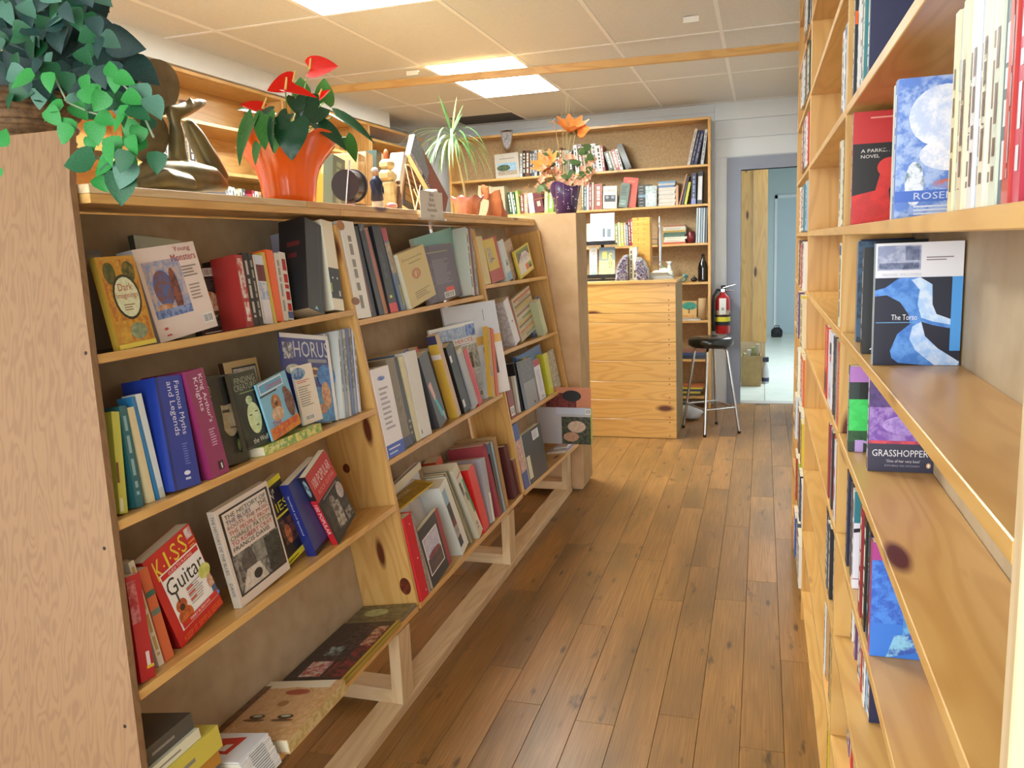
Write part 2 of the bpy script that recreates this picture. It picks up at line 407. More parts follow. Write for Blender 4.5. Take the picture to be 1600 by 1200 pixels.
# books already standing in a frame: (corner, e1, e2, width, height, d0, d1); a new one is nudged until it clears them
OBST = {}
LIMIT = {}                          # frame -> list of (s0, s1, [shelf heights], depth, shelf thickness)
def _sep(a, b, tol=.0004):
    def cs(q): o, e1, e2, w_, h = q[:5]; return [o, o+e1*w_, o+e1*w_+e2*h, o+e2*h]
    if a[5] > b[6]-tol or b[5] > a[6]-tol: return True
    A, B = cs(a), cs(b)
    for ax in (a[1], a[2], b[1], b[2]):
        pa = [p.dot(ax) for p in A]; pb = [p.dot(ax) for p in B]
        if max(pa) < min(pb)+tol or max(pb) < min(pa)+tol: return True
    return False
def settle(fr, o, e1, e2, wd, h, d, dp, n0, kind, hero=False):
    """nearest free place; deep spine-out books give up hidden depth to what stands behind them"""
    L = OBST.setdefault(id(fr), []); lim = LIMIT.get(id(fr)); dmax = 9
    if lim:
        s0, s1, shs, D, tb = lim; dmax = D
        if n0 is not None:
            up = [x for x in shs if x > n0+.08]
            if up:
                top = min(up)-tb-.003; hi = max(o.y + e2.y*h, o.y + e2.y*h + e1.y*wd)
                if hi > top: h -= (hi-top)/max(e2.y, .3)
    best = None; bc = 9
    for cost, ds, dd, sk in TRY:
        if cost >= bc: break
        if sk < 1 and kind != 'S': continue
        w2 = wd*sk; d2 = d+dd; dp2 = min(dp, dmax-.001-d2)
        if dp2 < .003: continue
        o2 = Vector((o.x + ds + (wd-w2)*.5, o.y))
        if n0 is not None: o2.y = n0 + .0006 - min(0, e1.y*w2)
        tot = cost
        if lim:
            xs = [o2.x, (o2+e1*w2).x, (o2+e2*h).x, (o2+e1*w2+e2*h).x]
            tot += 3*max(0, s0+.0005-min(xs)) + 3*max(0, max(xs)-s1+.0005)
        q = [o2, e1, e2, w2, h, d2, d2+dp2, kind, hero]; trims = []; ok = tot < bc
        if ok:
            for x in L:
                if _sep(q, x): continue
                if kind == 'S' and x[5]-q[5] >= (.08 if hero else .04): q[6] = min(q[6], x[5]-.001); tot += .012 if hero else .003
                elif len(x) > 7 and x[7] == 'S' and q[5]-x[5] >= (.08 if x[8] else .04): trims.append(x); tot += .012 if x[8] else .003
                else: ok = False; break
                if tot >= bc: ok = False; break
        if ok: best, bc, bt = q, tot, trims
    if best is None:
        best = [Vector((o.x, (n0 + .0006 - min(0, e1.y*wd)) if n0 is not None else o.y)), e1, e2, wd, h, d, d+min(dp, dmax-.001-d), kind, hero]; bt = []
    for x in bt: x[6] = min(x[6], best[5]-.001)
    L.append(best); return best
PENDING = []
HEROES = ('Famous', 'King Arthur', 'tree and oval', 'dragon rider', 'tall glossy black', 'tall cream', 'shadowed man', 'Finding Creatures', 'Commando', 'Horus', 'big Guitar', 'history of the blues', 'rock guitar', 'Spooked', 'small red seal', 'purple-grey', 'car badge', 'yellow lettering behind', 'red and white patterned', 'boat photograph', 'thick red book', 'pale teal', 'seascape', 'cream lettered', 'black lettering', 'Torso', 'Grasshopper', 'silhouette', 'swirling', 'box file')
def finish():
    """settle the books waiting in PENDING, the most visible ones first, then build them in the order they were written"""
    first = [i for i, p in enumerate(PENDING) if any(h in p[4] for h in HEROES)]
    rest = [i for i in range(len(PENDING)) if i not in set(first)]
    done = {}
    for i in first + rest: done[i] = settle(*PENDING[i][0], i in set(first))
    for i, (sa, name, kind, c, label, k) in enumerate(PENDING):
        q = done[i]; ta, sp = KINDS[kind]; book(name, mat_of(sa[0], q), q[3], q[6]-q[5], q[4], ta, sp, c, label=label, **k)
    PENDING.clear()
TRY = []
for _sk in (1, .85, .7):
    for _dd in (0, .002, .004, .006, -.004, -.008, -.013, -.02, .009, .012, .015, .022, .03, .04, .055, .07, .09, .11, .13):
        for _ds in (0, .002, -.002, .004, -.004, .007, -.007, .010, -.010, .014, -.014, .018, -.018, .024, -.024, .03, -.03, .038, .046):
            TRY.append((abs(_ds)*1.0 + abs(_dd)*.8 + (1-_sk)*.05, _ds, _dd, _sk))
TRY.sort()
def mat_of(fr, q):
    o, e1, e2, wd, h, d0, d1 = q[:7]
    return fr.M @ Matrix(((e1.x, 0, e2.x, o.x), (0, 1, 0, d0), (e1.y, 0, e2.y, o.y), (0, 0, 0, 1)))
def bk(fr, kind, d, bl, br, tl, depth, c, label, n0=None, name=None, hcap=9, **k):
    """placed by the pixels of its lower left, lower right and upper left corner on the plane d behind the case front"""
    s0, a0 = fr.px(bl, d); s1, a1 = fr.px(br, d); s2, a2 = fr.px(tl, d)
    e2 = Vector((s2-s0, a2-a0)); h = min(e2.length, hcap); e2.normalize(); e1 = Vector((e2.y, -e2.x))
    wd = max(abs(Vector((s1-s0, a1-a0)).dot(e1)), .004)
    name = name or ('hardback_book' if k.get('hard') else getattr(fr, 'bookname', 'paperback_book'))
    PENDING.append(((fr, Vector((s0, a0)), e1, e2, wd, h, d, depth, n0, kind), name, kind, c, label, k))
def bm(fr, kind, d, s, n, wd, h, depth, c, label, lean=0, name=None, **k):
    """metric placing; lean tilts along the shelf (deg, positive to the viewer's right)"""
    a = math.radians(lean); e2 = Vector((math.sin(a), math.cos(a))); e1 = Vector((e2.y, -e2.x))
    name = name or ('hardback_book' if k.get('hard') else getattr(fr, 'bookname', 'paperback_book'))
    PENDING.append(((fr, Vector((s, n)), e1, e2, wd, h, d, depth, n, kind), name, kind, c, label, k))
def flat(fr, s, d, n, S, D, t, c, label, rot=0, name='paperback_book', spine='d0', **k):
    L = Matrix.Translation((s, d, n+.0005)) @ Matrix.Rotation(math.radians(rot), 4, 'Z')
    OBST.setdefault(id(fr), []).append((Vector((s, n)), Vector((1, 0)), Vector((0, 1)), S, t+.001, d, d+D))
    return book(name, fr.M @ L, S, D, t, 'n', spine, c, label=label, **k)
ORD = ['first', 'second', 'third', 'fourth', 'fifth', 'sixth', 'seventh', 'eighth', 'ninth', 'tenth', 'eleventh', 'twelfth', 'thirteenth', 'fourteenth', 'fifteenth', 'sixteenth', 'seventeenth', 'eighteenth', 'nineteenth', 'twentieth']
ORD += ['twenty-' + x for x in ORD[:9]] + ['thirtieth'] + ['thirty-' + x for x in ORD[:9]]
CN = {'white': '#e6e4de', 'cream': '#e2d6b4', 'black': '#1d1c20', 'red': '#b8242a', 'crimson': '#8e1f2e', 'navy': '#20284e', 'blue': '#2c57a0', 'pale blue': '#9db6d0', 'teal': '#2c7a7e', 'green': '#3d7a43', 'dark green': '#23402e', 'yellow': '#dcc02e', 'orange': '#dd6a22', 'brown': '#6a4128', 'tan': '#b99766', 'grey': '#85868c', 'pale grey': '#b9bbbf', 'purple': '#5b3a78', 'pink': '#c76a86', 'maroon': '#5d2028', 'lime': '#9fc63b', 'slate': '#4a5566'}
def row(fr, d, s, n, items, anchor, shelf, group, step=1, kind='S', rs=0, cat='book', gap=.0008):
    """spine-out books one after the other; items: (colour name, thickness, height, depth[, lean[, print colour]])"""
    r = random.Random(rs); cnt = 0
    for it in items:
        if it is None: s += step*.05; continue
        if isinstance(it, (int, float)): s += step*it; continue
        nm, t, h, dp = it[:4]; lean = it[4] if len(it) > 4 else 0; pc = it[5] if len(it) > 5 else ('#e9e4d6' if sum(lin(CN[nm])[:3]) < .9 else '#3a2f34')
        art = [SP(pc, r.randint(0, 999), .28, .72, .12, .92)]
        q = r.random()
        if q < .35: art.append(R(0, .02, 1, .08, pc))
        elif q < .5: art.append(R(0, .86, 1, .97, r.choice(['#c23a30', '#e0d9c6', '#27407a', '#d9a62e'])))
        hard = dp > .16 and r.random() < .35
        a = math.radians(abs(lean)); ext = t*math.cos(a)
        s0 = s if step > 0 else s-ext
        if lean and step > 0: s0 = s
        bm(fr, kind, d + r.uniform(0, .012), s0, n, t, h, dp, CN[nm], '%s %s, %s from %s, %s' % (nm, 'hardback' if hard else 'paperback', ORD[cnt], anchor, shelf), lean=lean, art=art, group=group, hard=hard, cat=cat)
        s += step*(ext + gap); cnt += 1
    return s
# ------------------------------------------------------------------ room shell
ZC = 2.63
WALLP = mat('painted_wall', '#dfe4e8', .55, noise=(3, '#d8dee2', .3, .7))
SOFFIT = mat('soffit_paint', '#dcdcd8', .6)
CEILM = mat('ceiling_tile', '#d9d8d4', .75, noise=(90, '#d2d0ca', .35, .7), bump=.08)
BARM = mat('ceiling_bar_paint', '#eceae6', .5)
TRIM = mat('grey_trim_paint', '#8e96a8', .45)
BASEM = mat('concrete_subfloor', '#6b4a28', .8)
def floor_mat():
    m, nt, b = nodes('laminate_plank'); N = nt.nodes; L = nt.links
    tc = N.new('ShaderNodeTexCoord'); oi = N.new('ShaderNodeObjectInfo')
    cmb = N.new('ShaderNodeCombineXYZ')
    for k, mul in enumerate((13.7, 71.3, 5.1)):
        q = N.new('ShaderNodeMath'); q.operation = 'MULTIPLY'; q.inputs[1].default_value = mul; L.new(oi.outputs['Random'], q.inputs[0]); L.new(q.outputs[0], cmb.inputs[k])
    ad = N.new('ShaderNodeVectorMath'); ad.operation = 'ADD'; L.new(tc.outputs['Object'], ad.inputs[0]); L.new(cmb.outputs[0], ad.inputs[1])
    def noise(sc3, detail, rough=.5):
        s = N.new('ShaderNodeVectorMath'); s.operation = 'MULTIPLY'; s.inputs[1].default_value = sc3; L.new(ad.outputs[0], s.inputs[0])
        n = N.new('ShaderNodeTexNoise'); n.inputs['Scale'].default_value = 1; n.inputs['Detail'].default_value = detail; n.inputs['Roughness'].default_value = rough
        L.new(s.outputs[0], n.inputs['Vector']); return n.outputs['Fac']
    def mr(src, a, b_, c=0, d=1):
        r = N.new('ShaderNodeMapRange'); r.inputs[1].default_value = a; r.inputs[2].default_value = b_; r.inputs[3].default_value = c; r.inputs[4].default_value = d; L.new(src, r.inputs[0]); return r.outputs[0]
    def mix(f, a, b_):
        x = N.new('ShaderNodeMix'); x.data_type = 'RGBA'; L.new(f, x.inputs[0])
        for s, i in ((a, 6), (b_, 7)):
            if isinstance(s, tuple): x.inputs[i].default_value = s
            else: L.new(s, x.inputs[i])
        return x.outputs[2]
    fib = noise((240, 5, 1), 3)
    c = mix(mr(fib, .3, .7), lin('#a0743e'), lin('#835a2e'))
    c = mix(mr(noise((7, 1.6, 1), 3), .42, .66, 0, .75), c, lin('#6a4e28'))
    c = mix(mr(noise((16, 4.5, 1), 4, .6), .62, .72, 0, .85), c, lin('#3c2814'))
    vo = N.new('ShaderNodeTexVoronoi'); s = N.new('ShaderNodeVectorMath'); s.operation = 'MULTIPLY'; s.inputs[1].default_value = (11, 3.2, 1); L.new(ad.outputs[0], s.inputs[0]); L.new(s.outputs[0], vo.inputs['Vector']); vo.inputs['Scale'].default_value = 1
    c = mix(mr(vo.outputs['Distance'], .13, .05, 0, .8), c, lin('#3a2412'))
    hv = N.new('ShaderNodeHueSaturation'); L.new(c, hv.inputs['Color']); L.new(mr(oi.outputs['Random'], 0, 1, .84, 1.14), hv.inputs['Value'])
    L.new(hv.outputs[0], b.inputs['Base Color']); L.new(mr(fib, 0, 1, .3, .45), b.inputs['Roughness'])
    b.inputs['Coat Weight'].default_value = .1; b.inputs['Coat Roughness'].default_value = .3
    return m
FLOORM = floor_mat()
floor = box('floor', None, (-3.4, -1.8, -.06), (2.1, 7.45, -.0125), BASEM, 'structure')
PW, GX = .125, .0012
r_ = random.Random(11)
_pl = {}
x = -3.3
while x < .42:
    y = -1.75 - r_.uniform(0, 1.0)
    while y < 7.44:
        y0 = max(y, -1.75); y1 = min(y+r_.choice((1.22, 1.22, .9, 1.35)), 7.44)
        if y1-y0 > .1:
            c = ((x+x+PW)/2, (y0+y1)/2, -.00625)
            key = round(y1-y0, 2)
            me = _pl.get(key)
            if me is None:
                m = MB(); h = (PW/2-GX/2, key/2-GX/2, .00625); m.cbox((-h[0], -h[1], -h[2]), h, .0009); me = _pl[key] = m.mesh('floor_plank'); me.materials.append(FLOORM)
            o = link('floor_plank', me, None, c); o.parent = floor; o.matrix_parent_inverse = Matrix.Translation(floor.location).inverted()
        y = y1 if y1 < 7.44 else 99
    x += PW
b2 = box('floor_front', None, (.42, -1.75, -.0125), (2.0, .45, -.001), FLOORM, 'structure')

ceiling = box('ceiling', None, (-3.4, -1.8, ZC+.012), (2.1, 7.5, ZC+.06), SOFFIT, 'structure')
def kid(o, p):
    o.parent = p; o.matrix_parent_inverse = Matrix.Translation(p.location).inverted(); return o
XS = [-.23+.61*k for k in range(-5, 5)]; YS = [3.72+1.22*k for k in range(-5, 4)]
LIGHTS = [(-2.06, 2.50), (-2.06, 4.94)]
VENT = (-2.67, 6.16)
DARK = mat('opening_shade', '#4a4c50', .9)
for xx in XS:
    for yy in YS:
        x0, x1, y0, y1 = xx, xx+.61, yy, yy+1.22
        if any(abs(x0-a) < .05 and abs(y0-b) < .05 for a, b in LIGHTS): continue
        x0 = max(x0, -3.3); x1 = min(x1, 2.0); y0 = max(y0, -1.75); y1 = min(y1, 7.45)
        if x1-x0 < .02 or y1-y0 < .02: continue
        if abs(xx-VENT[0]) < .05 and abs(yy-VENT[1]) < .05:
            kid(box('ceiling_tile', None, (x0+.003, y0+.003, ZC), (x1-.003, 6.92, ZC+.012), CEILM), ceiling)
            continue
        kid(box('ceiling_tile', None, (x0+.003, y0+.003, ZC), (x1-.003, y1-.003, ZC+.012), CEILM), ceiling)
for xx in XS: kid(box('ceiling_bar', None, (xx-.011, -1.75, ZC-.004), (xx+.011, 7.45, ZC), BARM), ceiling)
for yy in YS: kid(box('ceiling_bar', None, (-3.3, yy-.011, ZC-.0035), (2.0, yy+.011, ZC+.0005), BARM), ceiling)
v = box('ceiling_opening', None, (-2.66, 6.923, ZC+.002), (-2.07, 7.40, ZC+.0118), DARK); kid(v, ceiling)  # solid panel; its dark colour paints the shade inside the recess

DIFF = mat('light_diffuser', '#ffffff', .4, emis='#e9f1ee', es=50)
FIXM = mat('light_frame_paint', '#eae7de', .4)
for i, (a, b) in enumerate(LIGHTS):
    t = empty('ceiling_light', (a+.305, b+.61, ZC), label=['recessed fluorescent panel light in front of the timber beam', 'recessed fluorescent panel light crossed by the timber beam'][i], cat='light', group='ceiling panel lights')
    box('diffuser', t, (-.29, -.595, .003), (.29, .595, .008), DIFF)
    for lo, hi in (((-.305, -.61, -.004), (-.29, .61, .008)), ((.29, -.61, -.004), (.305, .61, .008)), ((-.29, -.61, -.004), (.29, -.595, .008)), ((-.29, .595, -.004), (.29, .61, .008))): box('frame', t, lo, hi, FIXM)
for i, (px, py) in enumerate(((1080, 28), (645, 112))):
    p = hitZ(px, py, ZC-.01); t = MB(); t.box((-.04, -.012, 0), (.04, .012, .009)); t.box((-.04, -.012, -.02), (.04, -.009, 0))
    o = t.build('ceiling_clip', FIXM, loc=(p.x, p.y, ZC-.0135)); tag(o, ['small white metal clip on the ceiling beside the tall bookcase', 'small white metal clip on the ceiling beside the lit panel'][i], 'clip')

# walls
WB = 7.45
wb = MB(); wb.box((-3.4, WB, 0), (-.18, WB+.1, 2.7)); wb.box((-.18, WB, 2.06), (.66, WB+.1, 2.7)); wb.box((.66, WB, 0), (1.0, WB+.1, 2.7))
tag(wb.build('wall_back', WALLP), kind='structure')
# painted board siding on the back wall, right of and above the bookcase
SID = mat('painted_siding', '#dde4ea', .5)
wbo = bpy.data.objects['wall_back']
z = 2.10
for k in range(3):
    box('siding_board', wbo, (-.40, WB-.012, 2.175+k*.155), (.30, WB, 2.325+k*.155), SID)
for k in range(2): box('siding_board', wbo, (-3.0, WB-.010, 2.485+k*.073), (-.405, WB, 2.556+k*.073), SID)
box('siding_board', wbo, (-.40, WB-.012, .0), (-.30, WB, 2.17), SID)
# door casing
dr = MB(); dr.box((-.295, WB-.02, 0), (-.18, WB+.11, 2.06)); dr.box((-.295, WB-.02, 2.06), (.75, WB+.11, 2.165)); dr.box((.66, WB-.02, 0), (.75, WB+.11, 2.06))
tag(dr.build('door_1', TRIM), kind='structure')
tag(MB().box((-.18, WB-.001, -.02), (.66, WB+.12, .004)).build('trim_1', mat('threshold_metal', '#b9b9b4', .4, .6)), kind='structure')
tag(MB().box((-3.4, -1.75, 0), (-3.3, 7.5, 2.7)).build('wall_left', WALLP), kind='structure')
tag(MB().box((.30, .45, 0), (.40, 7.5, 2.7)).box((.40, .45, 0), (2.0, .55, 2.7)).build('wall_right', WALLP), kind='structure')
tag(MB().box((2.0, -1.75, 0), (2.1, .55, 2.7)).build('wall_side', WALLP), kind='structure')
wf = MB(); wf.box((-3.4, -1.8, 0), (2.1, -1.7, .45)); wf.box((-3.4, -1.8, 2.45), (2.1, -1.7, 2.7)); wf.box((-3.4, -1.8, .45), (-2.9, -1.7, 2.45)); wf.box((1.0, -1.8, .45), (2.1, -1.7, 2.45))
tag(wf.build('wall_front', WALLP), kind='structure')
wn = MB()
for xx in (-2.9, -1.6, -.3, .97): wn.box((xx, -1.79, .45), (xx+.03, -1.71, 2.45))
wn.box((-2.9, -1.79, .45), (1.0, -1.71, .49)); wn.box((-2.9, -1.79, 2.41), (1.0, -1.71, 2.45))
tag(wn.build('window_1', TRIM), kind='structure')
sf = MB().box((-3.3, 2.4, 2.512), (-2.985, 6.40, ZC)).build('trim_2', SOFFIT); tag(sf, kind='structure')
# back room
BRF = mat('white_floor_tile', '#cfd6cc', .3, noise=(5, '#c3ccc2', .35, .7))
brf = box('floor_back_room', None, (-1.2, WB+.12, -.05), (2.2, 13.2, -.006), mat('tile_grout', '#8c938c', .8), 'structure')
for ix in range(5):
    for iy in range(10):
        x0 = -1.2+.035+ix*.6; y0 = WB+.12+iy*.6
        if y0 > 13.1: continue
        kid(box('floor_tile', None, (x0+.003, y0+.003, -.006), (x0+.597, min(y0+.597, 13.2), 0), BRF), brf)
BRW = mat('back_room_wall', '#b9c6c8', .6)
tag(MB().box((-1.2, 13.2, 0), (2.2, 13.3, 2.7)).build('wall_back_room_far', BRW), kind='structure')
tag(MB().box((-1.3, WB+.1, 0), (-1.2, 13.3, 2.7)).build('wall_back_room_left', BRW), kind='structure')
tag(MB().box((2.2, WB+.1, 0), (2.3, 13.3, 2.7)).build('wall_back_room_right', BRW), kind='structure')
tag(MB().box((-1.3, WB+.1, 2.7), (2.3, 13.3, 2.75)).build('ceiling_back_room', CEILM), kind='structure')
d2 = MB(); d2.box((.22, 13.16, 0), (1.1, 13.2, 2.05)); tag(d2.build('door_2', mat('back_door_paint', '#a9bcc4', .4)), kind='structure')
tag(MB().box((.18, 13.17, 0), (.22, 13.2, 2.1)).box((1.1, 13.17, 0), (1.14, 13.2, 2.1)).box((.18, 13.17, 2.05), (1.14, 13.2, 2.1)).build('trim_3', WALLP), kind='structure')
# timber post of two pine boards by the doorway
pp = empty('timber_post', (-.07, 8.62, 0), label='tall knotty pine board post standing in the back room by the doorway', cat='post')
box('board', pp, (-.15, 0, .42), (-.02, .03, 2.69), PINE[2]); box('board', pp, (-.018, -.02, .42), (.12, .03, 2.69), PINE[2]); box('foot', pp, (-.14, .0, 0), (.11, .03, .42), RAW[2])
CARD = mat('corrugated_cardboard', '#a98c5c', .8, noise=(20, '#9c7f50', .4, .7))
cb = empty('cardboard_box', (-.09, 8.45, 0), label='open brown cardboard box on the white tile floor beyond the doorway', cat='box')
for lo, hi in (((-.1, -.12, 0), (.09, -.112, .31)), ((-.1, .112, 0), (.09, .12, .31)), ((-.1, -.112, 0), (-.092, .112, .31)), ((.082, -.112, 0), (.09, .112, .31)), ((-.092, -.112, 0), (.082, .112, .006))): box('panel', cb, lo, hi, CARD)
for k in range(4):
    tag(MB().cbox((-.017, -.017, 0), (.017, .017, .32+.03*k), .004).build('packing_roll', mat('packing_%d' % k, ['#c9c39a', '#d8d6c6', '#8a8f5a', '#b5a888'][k], .7), loc=(-.155+.04*k, 8.42+.03*(k % 2), .245)), ['pale yellow packet poking out of the cardboard box', 'off-white packet poking out of the cardboard box', 'olive packet poking out of the cardboard box', 'beige packet poking out of the cardboard box'][k], 'packet')
for p in [o for o in bpy.data.objects if o.name.startswith('packing_roll')]: p.location.z = .0075 + .0
bt = empty('spray_bottle', (.045, 8.54, 0), label='dark and white spray bottle on the floor beside the cardboard box', cat='bottle')
MB().lathe([(0, 0), (.035, 0), (.035, .14), (.015, .2), (.012, .22)], seg=14).build('body', mat('white_plastic', '#c9ccd0', .4), bt)
MB().cbox((-.03, -.015, .22), (.03, .015, .27), .004).build('trigger_head', mat('navy_plastic', '#2a2c44', .4), bt)
MB().lathe([(.0355, .02), (.0355, .06)], seg=14).build('label_band', mat('navy_label', '#33365a', .5), bt)
bag = MB(); bag.ball((0, 0, .075), (.085, .07, .075), 14, 8); bag.cbox((-.08, -.05, .0), (.08, .05, .11), .02); bag.tube([(-.04, 0, .13), (-.03, 0, .17), (.03, 0, .17), (.04, 0, .13)], .007, 6)
tag(bag.build('holdall_bag', mat('black_nylon', '#1c1c1e', .7), loc=(.22, 12.6, .0)), 'black holdall bag on the floor at the end of the back room', 'bag')
# ceiling beam
pa = hitZ(500, 141, 2.54); pb = hitZ(1243, 72, 2.52)
pa.x = max(pa.x, -2.97)
dv = (pb-pa); ln = dv.length; a = dv.normalized(); inn = Vector((-a.y, a.x, 0)).normalized(); up = a.cross(inn)
Mb = Matrix(((a.x, inn.x, up.x, pa.x), (a.y, inn.y, up.y, pa.y), (a.z, inn.z, up.z, pa.z), (0, 0, 0, 1)))
o = MB().cbox((0, 0, -.022), (ln+.05, .03, .022), .002).build('ceiling_beam', PINE[0], M=Mb); tag(o, 'long pine timber strut crossing the room just below the ceiling', 'beam')
# ------------------------------------------------------------------ the slanted display bookcases (left)
TH = math.atan(.157)
UPG = Vector((-math.sin(TH), 0, math.cos(TH))); INN = Vector((-math.cos(TH), 0, -math.sin(TH)))
def gframe(y0, x0=-1.09, ang=0):
    rz = Matrix.Rotation(ang, 3, 'Z')
    return Frame((x0, y0, .31), rz @ Vector((0, 1, 0)), rz @ INN, rz @ UPG)
G1 = gframe(0); G2 = gframe(0)
_a3 = -math.atan2(.050, 1.06)
G3 = gframe(3.58, -1.09, _a3)
LIMIT[id(G1)] = (1.10, 2.31, [1.006, .681, .354, 0, 1.315], .204, .019); LIMIT[id(G2)] = (2.33, 3.57, [.97, .5, 0, 1.315], .204, .019); LIMIT[id(G3)] = (.022, .995, [1.012, .684, .355, 0, 1.315], .204, .019)
TB = .019
def gondola(fr, s0, s1, shelves, label, near_div, far_div, bottom=0.0, top=1.30):
    e = empty('slanted_bookcase', M=fr.M, label=label, cat='bookcase', group='slanted display bookcases')
    D = .205
    bk_ = box('back_panel', e, (s0+.002, D, bottom-.02), (s1-.002, D+.006, top+.033), BACKP)
    for n in shelves: box('shelf', e, (s0+.012 if near_div is None else s0+.010, 0, n-TB), (s1-.010, D, n), PINE[0], bevel=.0012)
    if near_div is not None: box('divider', e, (s0-.0095, .001, bottom-.0), (s0+.0095, D-.001, top-.022), PINE[2], bevel=.001)
    if far_div: box('divider', e, (s1-.0095, .001, bottom-.019), (s1+.0095, D-.001, top-.022), PINE[2], bevel=.001)
    return e
SH1 = [1.006, .681, .354, 0.0]; SH2 = [.97, .50, 0.0]; SH3 = [1.012, .684, .355, .0]
g1 = gondola(G1, 1.16, 2.31, SH1, 'slanted pine display bookcase beside the oak end panel', None, False)
# rebuild shelves of the first case with ends that follow the leaning end panel
for ch in list(g1.children):
    if ch.name.startswith('shelf') or ch.name.startswith('back_panel'): bpy.data.objects.remove(ch)
def ypanel(n): z = .31 + n*math.cos(TH); return 1.145 + (z-.66)*.165
for n in SH1: box('shelf', g1, (ypanel(n)+.004, 0, n-TB), (2.31, .205, n), PINE[0], bevel=.0012)
m = MB(); ya, yb = ypanel(-.02)+.004, ypanel(1.333)+.004
m.add([(ya, .205, -.02), (2.318, .205, -.02), (2.318, .205, 1.333), (yb, .205, 1.333), (ya, .211, -.02), (2.318, .211, -.02), (2.318, .211, 1.333), (yb, .211, 1.333)], [(3, 2, 1, 0), (4, 5, 6, 7), (0, 1, 5, 4), (1, 2, 6, 5), (2, 3, 7, 6), (3, 0, 4, 7)])
m.build('back_panel', BACKP, g1)
g2 = gondola(G2, 2.32, 3.57, SH2, 'slanted pine display bookcase in the middle of the row', 0, False)
g3 = gondola(G3, .012, 1.006, SH3, 'slanted pine display bookcase next to the tall raw board end panel', 0, True)
# visible knots of the divider between the first two cases
KNOT = mat('knot_wood', '#5a2413', .4, noise=(60, '#7a3a1c', .4, .7))
for px, py, rs, rn in ((541, 732, .013, .016), (637, 916, .02, .03)):
    q = hit_plane(px, py, (0, 2.3095, 0), (0, 1, 0)); lo = g2.matrix_world.inverted() @ q
    kn = MB(); kn.prism([(math.cos(6.283*k/16)*rs, math.sin(6.283*k/16)*rn) for k in range(16)], -.0004, .0004, 'yzx')
    kn.build('knot', KNOT, g2, loc=(2.3102, min(max(lo.y, .03), .18), lo.z))
# boards along the top of the three cases (a dark pine board with a paler one laid on it)
tb = empty('display_top', (0, 0, 0), label='long two-layer board top running over the slanted bookcases', cat='shelf top')
XF = -1.27
for y0, y1 in ((1.313, 2.315), (2.318, 3.575), (3.58, 4.615)):
    box('lower_board', tb, (-1.78, y0, 1.5985), (XF, y1, 1.6175), PINE[1], bevel=.0012)
for y0, y1, mm in ((1.313, 2.12, RAW[1]), (2.122, 3.575, PINE[1]), (3.578, 4.615, PINE[1])):
    box('upper_board', tb, (-1.78, y0, 1.618), (XF, y1, 1.636), mm, bevel=.0012)
# far side legs of the case row, so that it stands
# base frame: rail, posts and struts
bf = empty('base_frame', (0, 0, 0), label='raw two-by-four floor rail with short posts under the slanted bookcases', cat='frame')
box('floor_rail', bf, (-1.182, .9, 0), (-1.093, 4.62, .038), RAW[1], bevel=.002)
box('back_rail', bf, (-1.60, .9, 0), (-1.51, 4.62, .038), RAW[1], bevel=.002)
for y in (1.3, 2.16, 3.34, 4.51):
    zt = .281 if y < 4 else .270
    box('post', bf, (-1.131, y, .038), (-1.093, y+.086, zt-.002), RAW[2], bevel=.0015)
    box('strut', bf, (-1.51, y, .038), (-1.131, y+.086, .086), RAW[0], bevel=.0015)
# leaning oak veneer end panel
ep = empty('oak_end_panel', (0, 0, 0), label='leaning oak veneer end panel beside the first slanted bookcase', cat='panel')
m = MB(); N0 = Vector((0, 1, -.165)).normalized(); th = .016
def pp_(x, z): return Vector((x, 1.145+(z-.66)*.165, z))
poly = [(-1.09-(.05-.31)*.157+.004, .05), (-1.296+.004, 1.632), (-1.296+.004, 1.738), (-2.05, 1.738), (-2.05, .05)]
A = [pp_(*q) for q in poly]; Bq = [q - N0*th for q in A]
m.add(A+Bq, [(0, 1, 2, 3, 4), (9, 8, 7, 6, 5)] + [(i, 5+i, 5+(i+1) % 5, (i+1) % 5) for i in range(5)])
m.build('veneer_board', OAK, ep)
NAIL = mat('nail_head', '#2a2320', .4, .6)
for px, py in ((134, 552), (163, 857), (195, 1135)):
    q = hit_plane(px, py, pp_(0, .66) - N0*th, N0); MB().ball((0, 0, 0), (.004, .0012, .004), 8, 4).build('nail', NAIL, ep, loc=q)
# tall raw board block closing the far end
eb = empty('tall_end_block', (0, 0, 0), label='tall raw fibreboard end block at the far end of the slanted bookcases', cat='panel')
box('front_board', eb, (-1.80, 4.622, .022), (-1.026, 4.64, 1.661), MDF, bevel=.001)
box('side_board', eb, (-1.044, 4.641, .022), (-1.026, 4.90, 1.661), mat('raw_mdf_shaded', '#a98a5e', .65, noise=(8, '#9c7c52', .4, .7)), bevel=.001)  # darker copy of the board colour paints this side's shade
box('top_board', eb, (-1.80, 4.641, 1.643), (-1.045, 4.90, 1.661), MDF)
box('back_board', eb, (-1.80, 4.88, .022), (-1.045, 4.90, 1.642), MDF)
for x0 in (-1.70, -1.10): box('foot', eb, (x0, 4.66, 0), (x0+.06, 4.86, .022), RAW[0])

